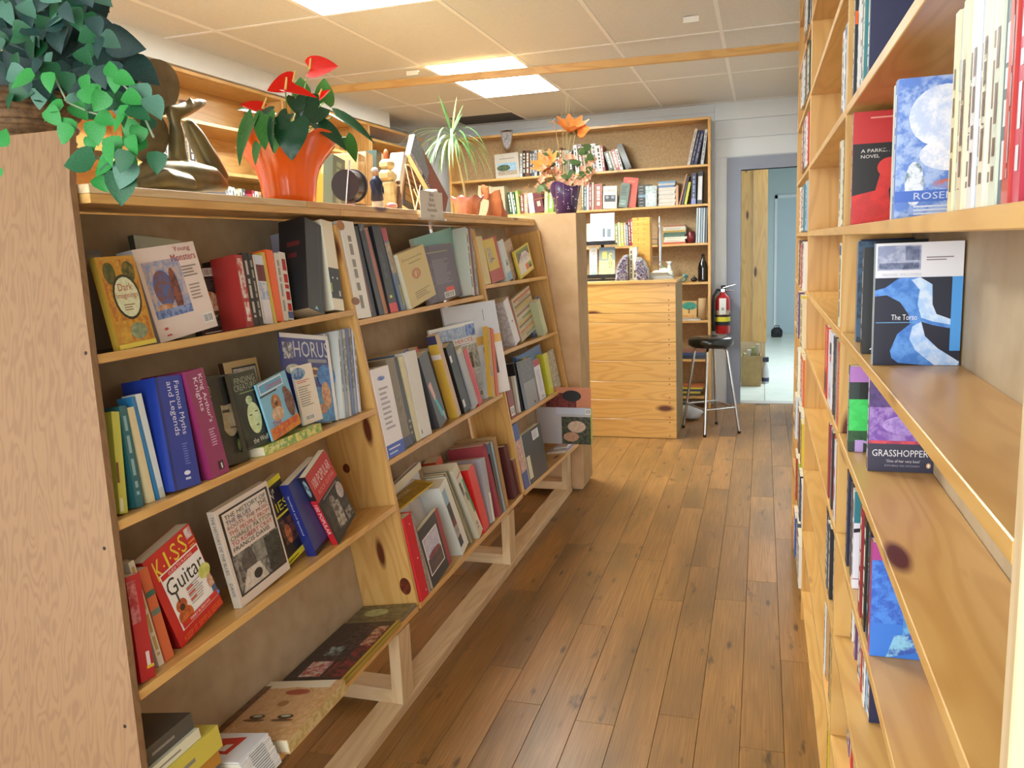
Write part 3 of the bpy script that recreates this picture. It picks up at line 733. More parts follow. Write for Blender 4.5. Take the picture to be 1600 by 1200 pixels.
# ------------------------------------------------------------------ tall bookcase (right)
RX = .157; RD = .128
FR = Frame((RX, 0, 0), (0, -1, 0), (1, 0, 0), (0, 0, 1))          # s = -Y
RB = [.12, .365, .605, .842, 1.062, 1.275, 1.491, 1.725, 1.975, 2.22, 2.45]
UPY = [.548, 1.78, 3.12, 4.20]
FR.bookname = 'paperback_novel'
LIMIT[id(FR)] = (-4.199, -.5675, RB, .128, .018)
rc = empty('tall_bookcase', M=FR.M, label='tall narrow pine bookcase filling the aisle wall up to the ceiling', cat='bookcase')
for i, y in enumerate(UPY): box('upright', rc, (-y-.019, 0, 0), (-y, RD, 2.60), PINE[2] if i else RAW[2], bevel=.0012)
for i in range(3):
    for z in RB: box('shelf', rc, (-UPY[i+1]+.0005, .0, z-.018), (-UPY[i]-.0195, RD-.0005, z), PINE[0], bevel=.0012)
    box('back_panel', rc, (-UPY[i+1], RD, .0), (-UPY[i]-.019, RD+.006, 2.60), BACKP)
box('plinth', rc, (-4.19, .012, 0), (-.57, .03, .101), PINE[0])

# ------------------------------------------------------------------ back bookcase
BY = 7.22
FB = Frame((0, BY, 0), (1, 0, 0), (0, 1, 0), (0, 0, 1))
BS = [.10, .435, .781, 1.117, 1.453, 1.783, 2.111]
LIMIT[id(FB)] = (-2.777, -.4475, BS+[2.495], .199, .02)
bc = empty('back_bookcase', M=FB.M, label='wide pine bookcase standing against the back wall behind the counter', cat='bookcase')
X0, X1 = -2.80, -.425
for xx in (X0, X1-.022): box('upright', bc, (xx, 0, 0), (xx+.022, .20, 2.475), PINE[2], bevel=.001)
box('top_board', bc, (X0, -.003, 2.4755), (X1, .20, 2.496), PINE[0], bevel=.001)
for z in BS: box('shelf', bc, (X0+.0225, .0, z-.02), (X1-.0225, .199, z), PINE[0], bevel=.001)
box('back_panel', bc, (X0, .2, .02), (X1, .206, 2.475), CORKP)
# ------------------------------------------------------------------ left wall bookcases
LX = -3.0
FL = Frame((LX, 0, 0), (0, 1, 0), (-1, 0, 0), (0, 0, 1))
LS = [.3, .65, 1.0, 1.35, 1.70, 1.985, 2.25]
lc = empty('wall_bookcase', M=FL.M, label='long amber pine bookcase on the side wall below the soffit', cat='bookcase')
box('top_board', lc, (2.6, 0, 2.487), (7.15, .27, 2.507), PINE[0], bevel=.001)
for y in (2.6, 3.58, 4.80, 6.03): box('upright', lc, (y, .001, 0), (y+.02, .27, 2.4865), PINE[2], bevel=.001)
for a, b in ((2.6, 3.58), (3.58, 4.80), (4.80, 6.03)):
    for z in LS: box('shelf', lc, (a+.0205, 0, z-.02), (b-.0005, .27, z), PINE[0], bevel=.001)
box('back_panel', lc, (2.6, .27, .02), (6.05, .276, 2.486), PINE[0])
l2 = empty('corner_bookcase', M=FL.M, label='lower pine bookcase in the corner after the long side wall bookcase', cat='bookcase')
for y in (6.10, 6.95): box('upright', l2, (y, .02, 0), (y+.02, .27, 2.38), PINE[2], bevel=.001)
box('top_board', l2, (6.10, .02, 2.3805), (6.97, .27, 2.40), PINE[0], bevel=.001)
for z in [.3, .65, 1.0, 1.35, 1.70, 2.05]: box('shelf', l2, (6.1205, .02, z-.02), (6.9495, .27, z), PINE[0], bevel=.001)
box('back_panel', l2, (6.10, .27, .02), (6.97, .276, 2.38), PINE[0])

# ------------------------------------------------------------------ counter
CY0 = 6.02
ct = empty('counter', (0, CY0, 0), label='sales counter clad in varnished knotty pine boards', cat='counter')
CX0, CX1 = -1.30, -.605
zs = [.0]; 
for dpx in (686, 655, 625, 596, 564, 535, 504, 489, 474, 443): zs.append(hitY(1000, dpx, CY0).z)
zs = zs[1:]; zs[0] = .002
for a, b in zip(zs[:-1], zs[1:]): box('cladding_board', ct, (CX0, 0, a+.0012), (CX1, .018, b-.0012), COUNTERW, bevel=.0015)
box('side_panel', ct, (CX1-.02, .0185, .0), (CX1, .52, 1.17), mat('counter_side', '#8d7443', .5, noise=(10, '#7c6538', .4, .7)))
box('back_frame', ct, (CX0, .022, 0), (CX1-.021, .04, 1.17), RAW[0])
zt = zs[-1]
box('worktop', ct, (CX0-.02, -.012, zt), (CX1+.012, .54, zt+.022), COUNTERW, bevel=.002)
CTZ = zt+.022
NL = mat('counter_nail', '#4a3018', .5)
for a, b in zip(zs[:-1], zs[1:]):
    for zz in (a+.02, b-.02): MB().ball((CX1-.05, -.0005, zz), (.0045, .001, .0045), 8, 4).build('nail', NL, ct)
# ------------------------------------------------------------------ books on the slanted cases
GA = 'books on the first slanted bookcase'; GB = 'books on the middle slanted bookcase'; GC = 'books on the far slanted bookcase'
W_, K_ = '#e8e5de', '#17161a'
def mag(*a, **k): return bk(*a, name='magazine', cat='magazine', **k)
n1, n2, n3, n4 = SH1
# ---- first case, top row
bm(G1, 'S', .10, 1.32, n1, .03, .20, .10, K_, 'black spine in the shadow between the oak end panel and the tree-cover book', art=[SP('#55504a', 4)], group=GA)
bk(G1, 'F', .012, (186, 542), (244, 533), (146, 397), .016, '#c08a2c', 'mottled gold paperback with a tree and oval title plate on its cover', n1, group=GA, spc='#b99a3a', art=[
    R(.05, .06, .95, .96, '#a8641f', '#c9932f'), E(.25, .82, .16, .12, '#3a4a22', '#6a5a24'), E(.75, .82, .17, .12, '#31421f', '#7a6428'), R(.44, .5, .56, .95, '#c79638', '#b5822c'), R(.05, .06, .4, .3, '#c69a33', '#b77f2a'),
    E(.55, .55, .36, .25, '#2b2a1c'), E(.55, .55, .31, .22, '#d9d8b4', '#c9cba0'), E(.62, .17, .22, .09, '#8d9a78', '#6f7b58'), T('Dark', .36, .62, .74, .7, '#a8452e'), T('Imaginings', .27, .52, .83, .6, '#a8452e'), LN(.4, .4, .7, .48, 3, '#8a6a48'), R(0, 0, 1, .05, '#d9c24a')])
bk(G1, 'F', .055, (251, 534), (343, 516), (205, 388), .045, '#ead9cf', 'pinkish white paperback with a red title and a blue painted dragon rider', n1, group=GA, spc='#c9c5c0', art=[
    R(.06, .24, .66, .85, '#8d9bc4', '#c9b5ab'), E(.3, .55, .16, .2, '#4b5f9e', '#7d4a3a'), E(.48, .5, .07, .26, '#5a2c2c', '#8d4a34'), E(.24, .34, .14, .05, '#b5763f', '#d9b69a'), R(.06, .24, .66, .33, '#4d66a8', '#8aa0cc'),
    T('Young', .62, .9, .9, .97, '#b0303c'), T('Monsters', .54, .81, .96, .89, '#b0303c'), LN(.66, .62, .93, .76, 4, '#8d8078'), LN(.7, .36, .94, .55, 5, '#a08f88', seed=5)] + BAR(.78, .07, .96, .18) + [E(.14, .13, .03, .015, '#d0442e'), R(.12, .05, .2, .065, '#c8321e')])
bk(G1, 'F', .15, (236, 520), (308, 508), (206, 356), .02, '#aeb29a', 'pale grey-green book standing behind the dragon rider paperback', n1, group=GA, spc='#4a473c', art=[R(.05, .1, .95, .92, '#a3a88e', '#b8b6a4'), T('DARK', .3, .74, .72, .86, '#7a6858'), E(.62, .45, .22, .22, '#82807c', '#a5a39a')])
bm(G1, 'F', .165, 1.36, n1, .15, .235, .016, '#6d6152', 'dull brown-grey book behind the tree-cover paperback', lean=0, group=GA, art=[R(.05, .84, .95, .95, '#857763', '#6d6152'), R(0, .0, 1, .05, '#40382e')])
bk(G1, 'F', .075, (344, 518), (386, 510), (318, 410), .02, '#23241f', 'black back cover with a round photograph and a white barcode strip', n1, group=GA, art=[
    LN(.1, .66, .9, .82, 8, '#5e5a54'), E(.5, .44, .42, .2, '#c8894a', '#ecd9c4'), E(.42, .46, .2, .1, '#f0e4d8', '#a05a2a'), R(.0, .27, 1, .34, '#3a3226', '#8a6a44'), LN(.08, .1, .92, .25, 6, '#6a6a66', seed=8), LN(.1, .02, .9, .06, 1, '#d8d6d0')] + BAR(.5, .86, .98, .98))
sp = [((386, 510), (396.5, 507.5), (366, 396), '#a8322e', 'red and white patterned', [R(.1, .4, .9, .95, '#d8cfc6', '#b83a32'), R(.2, .08, .8, .35, '#c03830', '#ece4d8')]),
      ((397, 507.5), (405, 506), (377, 393), '#1d1d20', 'plain glossy black', [SP('#bdb8ae', 2)]), ((405.5, 506), (414, 505), (386, 393), '#2b2926', 'black with a pale stripe', [R(.75, .02, 1, .98, '#d8d2c4'), SP('#a09a90', 3, .2, .5)]),
      ((415, 504), (427, 502), (396, 396), '#dcd8dc', 'white lower and dark red upper', [R(0, .62, 1, .86, '#6e2224'), R(0, .86, 1, 1, '#cfd4e4'), R(0, .35, 1, .6, '#8fa0c8', '#d8d4d0')]),
      ((427.5, 502), (432, 501), (407, 391), '#d0b44a', 'thin mustard yellow', []), ((432.5, 501), (442.5, 499), (414, 388), '#f0641a', 'bright orange', []),
      ((443.5, 499), (450.5, 497.5), (428, 393), '#dcd3c4', 'thin off-white', [SP('#9a9086', 4)]), ((451, 497), (459, 496), (436, 391), '#e4ded4', 'white with red lettering', [SP('#c03028', 6, .15, .85), R(0, .02, 1, .12, '#3c5a8a')]),
      ((459.5, 496), (470, 494), (447, 391), '#cfcac6', 'white speckled black', [R(.1, .1, .6, .92, '#e4e0da', '#3c3a44'), R(.8, 0, 1, 1, '#34302c')]), ((470.5, 494), (483, 491.5), (458, 391), '#e4e0da', 'white with a brown base patch', [R(.1, .04, .8, .2, '#6e3f28', '#9a6a44'), SP('#70809a', 9, .3, .6, .4, .9)])]
for bl, br, tl, c, nm, art in sp: bk(G1, 'S', .05, bl, br, tl, .15, c, nm + ' spine among thin books beside the tall black book', n1, group=GA, art=art)
bk(G1, 'S', .012, (484.5, 492), (509.5, 487), (478, 349), .25, '#1f2022', 'tall glossy black hardback with a pale blue triangle emblem', n1, group=GA, art=[PL([(.38, .02), (.62, .02), (.5, .06)], '#8ec4d8'), R(.75, .1, .79, .95, '#3c3c40'), LN(.3, .55, .8, .8, 2, '#5c2024', 's0')])
bk(G1, 'S', .008, (511, 487), (530, 483), (490, 341), .25, '#ece6cf', 'tall cream book with a black face panel on its spine', n1, group=GA, art=[R(0, .13, 1, .47, '#191a1c'), E(.3, .36, .05, .012, '#f0f0e8'), E(.72, .36, .05, .012, '#f0f0e8'), R(.7, .16, .85, .22, '#d8d4cc'), R(.02, .2, .12, .3, '#a8cf4a')])
bk(G1, 'S', .008, (532, 483), (546, 480), (511, 348), .22, '#a8a4b4', 'grey comic spine dotted with round coloured badges', n1, group=GA, art=[R(0, .02, 1, .98, '#9c98ac', '#c3c0cc'), E(.5, .9, .42, .045, '#6a9a86', '#c9d4c4'), E(.5, .76, .42, .05, '#4a3450'), E(.45, .56, .42, .055, '#d0406a'), E(.55, .42, .42, .05, '#c98a2e'), R(.25, .24, .8, .34, '#54304a'), E(.5, .16, .44, .05, '#d09a34')])
# ---- first case, second row
# paperback lying flat in front
a = G1.pn((385, 700), n2); b = G1.pn((501, 668), n2)
flat(G1, 1.70, .0, n2, .28, .11, .024, '#8fb05a', 'green and yellow marbled paperback lying flat before the comic', group=GA, c2='#d8d06a', spc='#7aa04c', spc2='#dfd87a', art=[T('Complete', .06, .3, .36, .7, '#e8ecd4')])
y2 = [((189, 808), (201, 803), (175, 648), '#cfd05a', 'yellow-green', .165, [R(.1, .02, .5, .15, '#ecebc4'), R(0, .3, .3, .5, '#7a4a24')]), ((201, 801), (211.5, 793), (172, 640), '#2c6a72', 'teal', .165, [SP('#8fb4b4', 5)]),
      ((212.5, 792), (221.5, 787), (177, 640), '#e0cfa0', 'cream', .15, []), ((222, 787), (231.5, 781.5), (188, 636), '#dba22a', 'amber yellow', .15, [R(.55, .02, 1, .18, '#7a9ac4')]),
      ((232, 781), (236.5, 779), (190, 618), '#2f7fb4', 'thin bright blue', .18, []), ((237, 779), (245, 776), (198, 614), '#dfe2d8', 'thin white', .18, [R(0, .0, 1, .1, '#c8ccb8')]),
      ((247, 775), (254, 771), (217, 652), '#a06a3c', 'caramel brown', .15, []), ((254.5, 770), (269, 763), (222, 650), '#6e4022', 'dark brown', .16, [])]
for bl, br, tl, c, nm, dp, art in y2: bk(G1, 'S', .03, bl, br, tl, dp, c, nm + ' spine beside the oak end panel, before the thick blue book', n2, group=GA, art=art, hard=nm in ('dark brown',))
bk(G1, 'S', .008, (273, 764), (313, 750), (240, 586), .20, '#1f3a96', 'thick blue hardback titled Famous Myths and Legends', n2, hard=True, mt=PRINT, group=GA, art=[R(.0, .0, .1, 1, '#1a2a70'), T('Famous Myths', .6, .47, .84, .95, '#d8dcea', -1), T('and Legends', .32, .47, .58, .95, '#d8dcea', -1), LN(.55, .2, .75, .4, 9, '#6a80c8'), E(.55, .13, .12, .02, '#dfe4f0'), R(.45, .07, .65, .09, '#c8d0e8')])
bk(G1, 'S', .0, (317, 748), (345, 736), (272, 578), .18, '#8c2a5c', 'thick plum hardback titled King Arthur\'s Knights', n2, hard=True, mt=PRINT, group=GA, art=[T("King Arthur's", .56, .5, .84, .95, '#e4d4de', -1), T('Knights', .26, .62, .54, .93, '#e4d4de', -1), LN(.45, .28, .8, .45, 7, '#d0a0bc'), R(.5, .05, .78, .13, '#241820'), R(.62, .06, .7, .11, '#d8ccd4')])
bk(G1, 'F', .03, (345, 733), (388, 712), (319, 590), .022, '#262a1e', 'dark green cover with a shadowed man\'s face looking out', n2, group=GA, spc='#3a3626', art=[R(.02, .02, .98, .98, '#23281c', '#1a1c16'), E(.58, .55, .3, .24, '#a89a7c', '#958868'), E(.5, .82, .5, .16, '#15150f'), E(.2, .55, .16, .35, '#191a13'), R(.38, .58, .62, .61, '#2c261c'), E(.72, .5, .07, .09, '#b8ab8c'), R(.55, .4, .78, .415, '#4c3c2e'), E(.75, .2, .06, .07, '#57603a', '#7a8048'), T('CHE', -.0, .62, .1, .9, '#b5a86c', -1)])
bk(G1, 'F', .012, (384, 694), (421, 676), (355, 575), .014, '#22281e', 'dark cover with a green-lit woman titled Finding Creatures', n2+.0265, group=GA, spc='#4a3c2a', art=[R(.02, .02, .98, .98, '#1c2418', '#26301c'), T('FINDING', .12, .86, .92, .94, '#8e9480'), T('CREATURES', .05, .77, .98, .85, '#8e9480'), LN(.2, .72, .85, .755, 1, '#7a8a4c'), E(.5, .42, .42, .3, '#131c0f'), E(.5, .62, .13, .06, '#7a9a5c', '#c6d8a8'), E(.56, .38, .26, .21, '#cfe0b0', '#bcd096'), R(.38, .42, .5, .435, '#3c4c2c'), R(.62, .45, .74, .465, '#3c4c2c'), E(.62, .28, .07, .012, '#6a7a4c'), R(.05, .04, .95, .14, '#12160f'), T('the Wolf', .3, .055, .92, .125, '#d4dcc4')])
bk(G1, 'F', .07, (395, 690), (444, 672), (364, 547), .018, '#cdb27a', 'tan book with a black and white photograph of a bald head', n2, group=GA, spc='#4a2a24', art=[R(.2, .38, .93, .93, '#2b2a28'), R(.22, .4, .91, .91, '#c9c8c4', '#b0aeaa'), E(.6, .68, .3, .2, '#a3a19d', '#8c8a86'), R(.22, .4, .34, .91, '#dddcd8', '#3a3936'), E(.72, .55, .05, .04, '#6c6a66'), E(.5, .5, .06, .03, '#7a7874')])
bk(G1, 'F', .12, (350, 690), (395, 676), (318, 563), .02, '#2c211c', 'dark book with a cream title strip behind the two face covers', n2, group=GA, art=[R(.25, .78, .98, .88, '#b5a670'), E(.4, .5, .3, .2, '#1a1512', '#4a3a30')])
bk(G1, 'F', .002, (424, 676), (471, 660), (396, 588), .006, '#7cb8d4', 'small blue comic titled Commando with a lion and a soldier', n2+.0265, name='comic_book', group=GA, art=[R(.04, .8, .82, .98, '#e4e8e8'), R(.06, .82, .8, .96, '#5fa4c8'), T('Commando', .24, .84, .78, .94, '#c2242a'), R(0, .76, .55, .785, '#23221f'), E(.42, .55, .15, .17, '#b5763c', '#8d5428'), E(.42, .58, .07, .07, '#5a2a1e', '#d8b08a'), E(.38, .38, .2, .12, '#d8c4ac', '#c49a6c'), E(.8, .68, .08, .08, '#7a4a3a'), E(.84, .45, .14, .25, '#5e382c', '#84584a'), R(.0, .0, 1, .2, '#d8902c', '#c8622c'), T('THE', .13, .2, .42, .29, '#c8242a'), T('CIRCUS WARS', .1, .08, .92, .19, '#c8242a')])
bk(G1, 'F', .03, (476, 664), (505, 655), (456, 573), .008, '#ece4d4', 'cream back cover with a round blue picture', n2+.0265, group=GA, name='magazine', cat='magazine', art=[E(.22, .87, .36, .1, '#2c62a4', '#8fb0d0'), LN(.05, .7, .75, .76, 2, '#c8584a'), LN(.06, .3, .72, .66, 9, '#9a948a')] + BAR(.12, .06, .6, .15))
bk(G1, 'F', .036, (496, 661), (520, 651), (478, 569), .01, '#e6dab4', 'cream booklet overlapping the round blue picture cover', n2+.0265, group=GA, name='booklet', cat='booklet', art=[R(.05, .03, .08, .97, '#c8a070'), SP('#a09478', 12, .3, .42, .2, .8)])
bk(G1, 'F', .045, (457, 676), (529, 652), (438, 531), .005, '#2a3878', 'blue magazine titled Horus with a sun and an orange figure', n2, group=GA, name='magazine', cat='magazine', art=[R(.0, .95, 1, 1, '#e6e6ea'), R(.02, .0, .98, .95, '#2a3a8a', '#31307a'), R(.03, .72, .22, .9, '#c8ccd8', '#4a4a6a'), T('HORUS', .24, .74, .97, .92, '#c4c8d0'), R(.5, .68, .9, .72, '#8a8e9a'), E(.2, .6, .16, .06, '#d8dacc', '#c4c6b8'), E(.62, .57, .13, .055, '#c88a34', '#e4d4a4'), E(.62, .57, .06, .03, '#7a3a1e'), E(.85, .52, .2, .14, '#3f8ad0', '#2a62b4'), R(.5, .0, .98, .4, '#4fa0d0', '#3a78b8'), E(.8, .3, .1, .16, '#b5723c', '#d8a878'), E(.68, .15, .1, .06, '#8d5634', '#c99468'), R(.93, .0, 1, .95, '#f2f2f2')])
mg = ['#dfe0dc', '#a9aeb0', '#c9ccc8', '#8f97a0', '#d4d4ce', '#9aa2ae', '#74809c', '#b5b8c2', '#8c96b4', '#c9ccd4']
for k, c in enumerate(mg):
    x = 528 + k*3.5; mag(G1, 'S', .02 + .002*(k % 3), (x, 652-k*1.9), (x+2.9, 651-k*1.9), (x-11-k*.1, 513-k*1.2), .19, c, ['white', 'silver grey', 'pale grey', 'slate grey', 'off-white', 'blue-grey', 'dusty blue', 'light grey', 'periwinkle', 'silver-blue'][k] + ' thin magazine spine, %s of the stack between the Horus magazine and the divider' % ORD[k], n0=n2, group='thin magazines by the divider', art=[SP('#4a4e58', k, .3, .6, .3, .9)])
# ---- first case, third row
q3 = [((222, 1070), (244, 1058), (196, 905), '#b81e28', 'red paperback with a barcode patch beside the oak end panel', [R(.55, .12, .8, .26, '#e4dcd8'), R(.5, .1, 1, .13, '#e0c040'), R(0, .55, .6, .95, '#c87a7a', '#a82a30')], .17), ((246, 1056), (254, 1049), (197, 893), '#ddd3bc', 'cream paperback with pale gold lettering between the red and the orange book', [SP('#b59a5a', 21, .25, .75, .1, .95)], .16),
      ((250, 1036), (263, 1017), (206, 893), '#d4683c', 'orange paperback behind the cream one', [R(0, .5, 1, .56, '#6a7a6a'), R(0, .7, 1, .76, '#3c6a5a')], .15), ((264, 1023), (276, 1013), (211, 905), '#28302e', 'dark green-black book leaning against the pale book', [R(0, .03, 1, .1, '#4a6a3c'), R(.6, .1, 1, .5, '#8a7a3c', '#28302e')], .16)]
for bl, br, tl, c, lb, art, dp in q3: bk(G1, 'S', .035 if 'orange' in lb or 'dark' in lb else .012, bl, br, tl, dp, c, lb, n3, group=GA, art=art)
bk(G1, 'S', .045, (277, 1014), (296, 1011), (196, 889), .15, '#d8d0ae', 'pale yellow-grey book leaning before the guitar guide', n3, group=GA, art=[R(.1, .2, .9, .8, '#cfc69e', '#d8c878')])
bk(G1, 'F', .045, (274, 974), (353, 936), (206, 827), .035, '#c4201e', 'red guide book with a big Guitar title and a guitar picture', n3, group=GA, spc='#8e1416', art=[
    T('K', .12, .72, .27, .93, '#e8c93a'), E(.3, .82, .015, .012, '#e8c93a'), T('I', .36, .76, .4, .94, '#e8c93a'), E(.45, .84, .015, .012, '#e8c93a'), T('S', .5, .77, .62, .95, '#e8c93a'), E(.65, .85, .015, .012, '#e8c93a'), T('S', .68, .78, .8, .97, '#e8c93a'), R(.84, .87, .97, .98, '#d8c8c4', '#b8908c'),
    LN(.84, .77, .99, .85, 2, '#e88a3c'), R(.14, .13, .98, .77, '#ece8e0'), R(.16, .7, .96, .755, '#c8241f'), T('GUIDE TO PLAYING', .3, .71, .82, .742, '#f0d8d0'), T('Guitar', .17, .5, .95, .68, '#26221f'), E(.3, .24, .15, .09, '#a8481f', '#c8642a'), E(.29, .36, .11, .07, '#a8481f', '#c8642a'), E(.29, .34, .05, .035, '#2c1a12'), R(.27, .4, .3, .52, '#3c3430'),
    LN(.47, .27, .82, .48, 8, '#a89890'), LN(.47, .3, .62, .48, 3, '#c8584a', seed=4), E(.9, .47, .13, .075, '#d4d47a', '#bcc05a'), E(.93, .37, .05, .04, '#c89a7a'), R(.87, .27, .99, .36, '#b57a5a', '#d8a88a'), R(.9, .17, .99, .27, '#4a5a78', '#3a4a6a'), E(.96, .16, .05, .025, '#4a8ad0'), R(.16, .14, .96, .2, '#c8241f'), T('TERRY BURROWS', .32, .155, .78, .187, '#f0d8d0'), T('KEEP IT SIMPLE SERIES', .1, .03, .97, .085, '#e86a2a'),
    T('KISS', .2, .6, .85, .95, '#a8641f', -1, 's0')])
bk(G1, 'F', .035, (371, 922), (452, 878), (327, 770), .022, '#d9cabb', 'pale book on the history of the blues with a black and white photograph', n3, group=GA, spc='#c6b8a6', art=[
    R(.05, .09, .97, .95, '#17161a'), R(.09, .5, .93, .93, '#ddcdbf'), R(.07, .11, .95, .5, '#3a3836', '#8e8a82'), E(.32, .36, .13, .12, '#5a534c', '#413b36'), PL([(.1, .11), (.6, .11), (.5, .3), (.25, .3)], '#b8aea0', '#cfc6b8'), R(.45, .3, .7, .5, '#8c8a7e', '#6f6c62'), R(.66, .11, .95, .48, '#22201e', '#3c3a34'), E(.42, .2, .08, .05, '#1c1a18'),
    T('THE', .12, .86, .3, .905, '#2a2626'), T('HISTORY OF', .34, .86, .9, .905, '#244c40'), T('THE BLUES', .12, .805, .58, .85, '#28305e'), T('THE', .72, .805, .9, .85, '#2a2626'), T('ROOTS, THE MUSIC', .12, .75, .92, .795, '#8e2a24'), T('THE PEOPLE FROM', .12, .695, .9, .74, '#b5442a'), T('CHARLEY PATTON', .12, .64, .92, .685, '#5a5020'), T('TO ROBERT CRAY', .12, .585, .9, .63, '#a8243c'), T('FRANCIS DAVIS', .12, .53, .82, .575, '#2a2626'),
    T('THE HISTORY OF THE BLUES', .3, .35, .7, .95, '#4a3c38', -1, 's0'), T('DAVIS', .3, .12, .7, .26, '#4a3c38', -1, 's0')])
bk(G1, 'F', .06, (430, 877), (479, 857), (384, 750), .02, '#151413', 'black and yellow book with yellow lettering behind the blues book', n3, group=GA, art=[R(0, .93, 1, 1.0, '#d9d01e'), R(0, .0, 1, .075, '#d9d01e'), R(.45, .55, .98, .575, '#d9d01e'), T('N', .5, .78, .62, .88, '#dcd8d0'), T("'", .64, .84, .67, .89, '#dcd8d0'), T('IES', .58, .61, .95, .72, '#d4cc2a'), R(.5, .2, .98, .5, '#6a3c1c', '#1c1410'), E(.68, .32, .1, .12, '#c87a3a', '#8d4a1e'), LN(.2, .02, .8, .05, 1, '#6a6414')])
bk(G1, 'F', .05, (480, 846), (530, 822), (430, 723), .03, '#2c3574', 'dark blue book titled Spooked and Spooked leaning on the divider', n3, group=GA, spc='#232e7c', art=[T('Spooked and', .36, .82, .98, .89, '#c4c4d2'), T('Spooked', .4, .71, .9, .78, '#b8b8c8'), R(0, .0, 1, .06, '#15151a'), T('Spooked and Spooked', .35, .3, .6, .85, '#c4cae8', -1, 's0')])
bk(G1, 'F', .02, (521, 842), (557, 814), (468, 737), .022, '#222121', 'red and black rock guitar book with a white 100 on its spine', n3, group=GA, spc='#c2202e', art=[R(0, .62, 1, 1.0, '#b8262c'), T('100 POPULAR', .12, .77, .92, .9, '#d8c4c0'), T('ROCK GUITAR', .18, .67, .92, .73, '#d88a80'), LN(.2, .57, .9, .61, 1, '#8a8480'), R(.05, .05, .98, .55, '#232120', '#3c3a36'), E(.45, .42, .12, .12, '#8a837a', '#3c3834'), PL([(.3, .1), (.62, .08), (.66, .4), (.4, .45)], '#55504a', '#b0a89c'), E(.85, .46, .13, .11, '#a89c98', '#c0b4b0'), R(.7, .06, .95, .2, '#8a867e', '#2a2826'),
    R(0, .66, 1, 1, '#1a1b1e', '#22242a', 's0'), E(.5, .84, .3, .12, '#9ab0bc', '#4a5660', 's0'), T('100 POPULAR', .25, .16, .75, .6, '#f0dcdc', -1, 's0')])
# ---- first case, bottom shelf: flat piles
flat(G1, 2.172, .0, n4, .132, .20, .012, '#7a7050', 'olive art magazine lying flat against the divider', name='magazine', cat='magazine', group=GA, rot=0, c2='#5c583e', spine='n0' if False else 'd0', art=[E(.55, .6, .22, .22, '#9aa870', '#b8bf8c', 'n1'), R(.0, .0, .05, 1, '#8c8468', None, 'n1')])
flat(G1, 1.80, -.008, n4+.0006, .365, .205, .016, '#2a2224', 'dark glossy magazine with a red and black crowd painting lying flat', name='magazine', cat='magazine', group=GA, rot=0, spc='#a89038', art=[R(.02, .03, .98, .97, '#1e1a1e', '#382a30', 'n1'), R(.05, .08, .85, .4, '#8a2a34', '#2c2226', 'n1'), R(.3, .3, .95, .7, '#4a3a40', '#14121a', 'n1'), R(.55, .1, .9, .3, '#c8a080', '#7a2a30', 'n1'), R(.06, .45, .3, .8, '#b05050', '#d8c8c0', 'n1'), R(.4, .5, .55, .75, '#9ab0b0', '#2a2a30', 'n1'), R(0, 0, 1, .06, '#b89c3a', None, 'n1')])
flat(G1, 1.488, -.034, n4+.0006, .277, .235, .036, '#c9a070', 'thick pale book with a large painted face on its cover lying flat', name='hardback_book', group=GA, rot=0, spc='#cdb884', spc2='#b59a5e', hard=True, mt=PRINT, art=[R(.0, .0, 1, 1, '#c69c68', '#d8b486', 'n1'), R(.86, .1, 1, 1, '#e4dcc4', None, 'n1'), E(.5, .55, .38, .42, '#d4ae80', '#caa070', 'n1'), E(.36, .66, .04, .1, '#4a3224', None, 'n1'), E(.37, .66, .02, .06, '#b8c0a8', None, 'n1'), E(.36, .3, .04, .1, '#4a3224', None, 'n1'), E(.37, .3, .02, .06, '#b8c0a8', None, 'n1'), E(.58, .5, .05, .07, '#a87848', None, 'n1'), E(.78, .46, .05, .16, '#a84e38', None, 'n1'), E(.3, .66, .02, .14, '#6a4a30', None, 'n1'), E(.3, .3, .02, .14, '#6a4a30', None, 'n1'), R(.0, .9, .9, 1, '#5c3a22', '#7a5232', 'n1')])
# stacked pile by the end panel, on the bottom shelf
zz = n4 + .0006
for k, (c, t, S, D, s0, d0, lb) in enumerate([('#2e4aa0', .04, .20, .17, 1.11, .01, 'blue paperback at the bottom of the pile by the oak end panel'), ('#5a5a60', .05, .20, .17, 1.118, .015, 'grey-spined dark book near the bottom of the pile by the oak end panel'), ('#b8812e', .03, .195, .18, 1.125, .01, 'thin ochre book in the pile by the oak end panel'), ('#cfc050', .05, .195, .175, 1.135, .005, 'thick yellow paperback in the pile by the oak end panel'), ('#dcd8bc', .022, .14, .17, 1.142, .01, 'thin white book in the pile by the oak end panel'), ('#4c4a44', .034, .135, .17, 1.147, .02, 'charcoal paperback on top of the pile by the oak end panel')]):
    flat(G1, s0, d0, zz, S, D, t, c, lb, group=GA, art=[LN(.1, .3, .6, .7, 1, '#8a8478')]); zz += t + .001
zz = n4 + .0006
for k in range(14):
    t = .0045; c = ['#e8e8e6', '#dcdcdc', '#efeeea', '#e0e2e6', '#e9e6e0'][k % 5]
    art = [LN(.3, .1, .8, .9, 1, '#4a4a52')] if k < 13 else [PL([(.25, .35), (.85, .3), (.8, .75), (.55, .6), (.3, .8)], '#c8281e', None, 'n1'), PL([(.35, .45), (.6, .42), (.58, .55), (.38, .6)], '#ece8e4', None, 'n1')]
    flat(G1, 1.345 + .0008*(k % 4), -.03+.0015*k, zz, .112, .15, t, c, 'white comic booklet, %s from the bottom of the pile before the painted face book' % ORD[k] if k < 13 else 'white comic booklet with a jagged red emblem on top of the pile', group='white comic booklets', name='comic_book', rot=0, art=art); zz += t+.0008
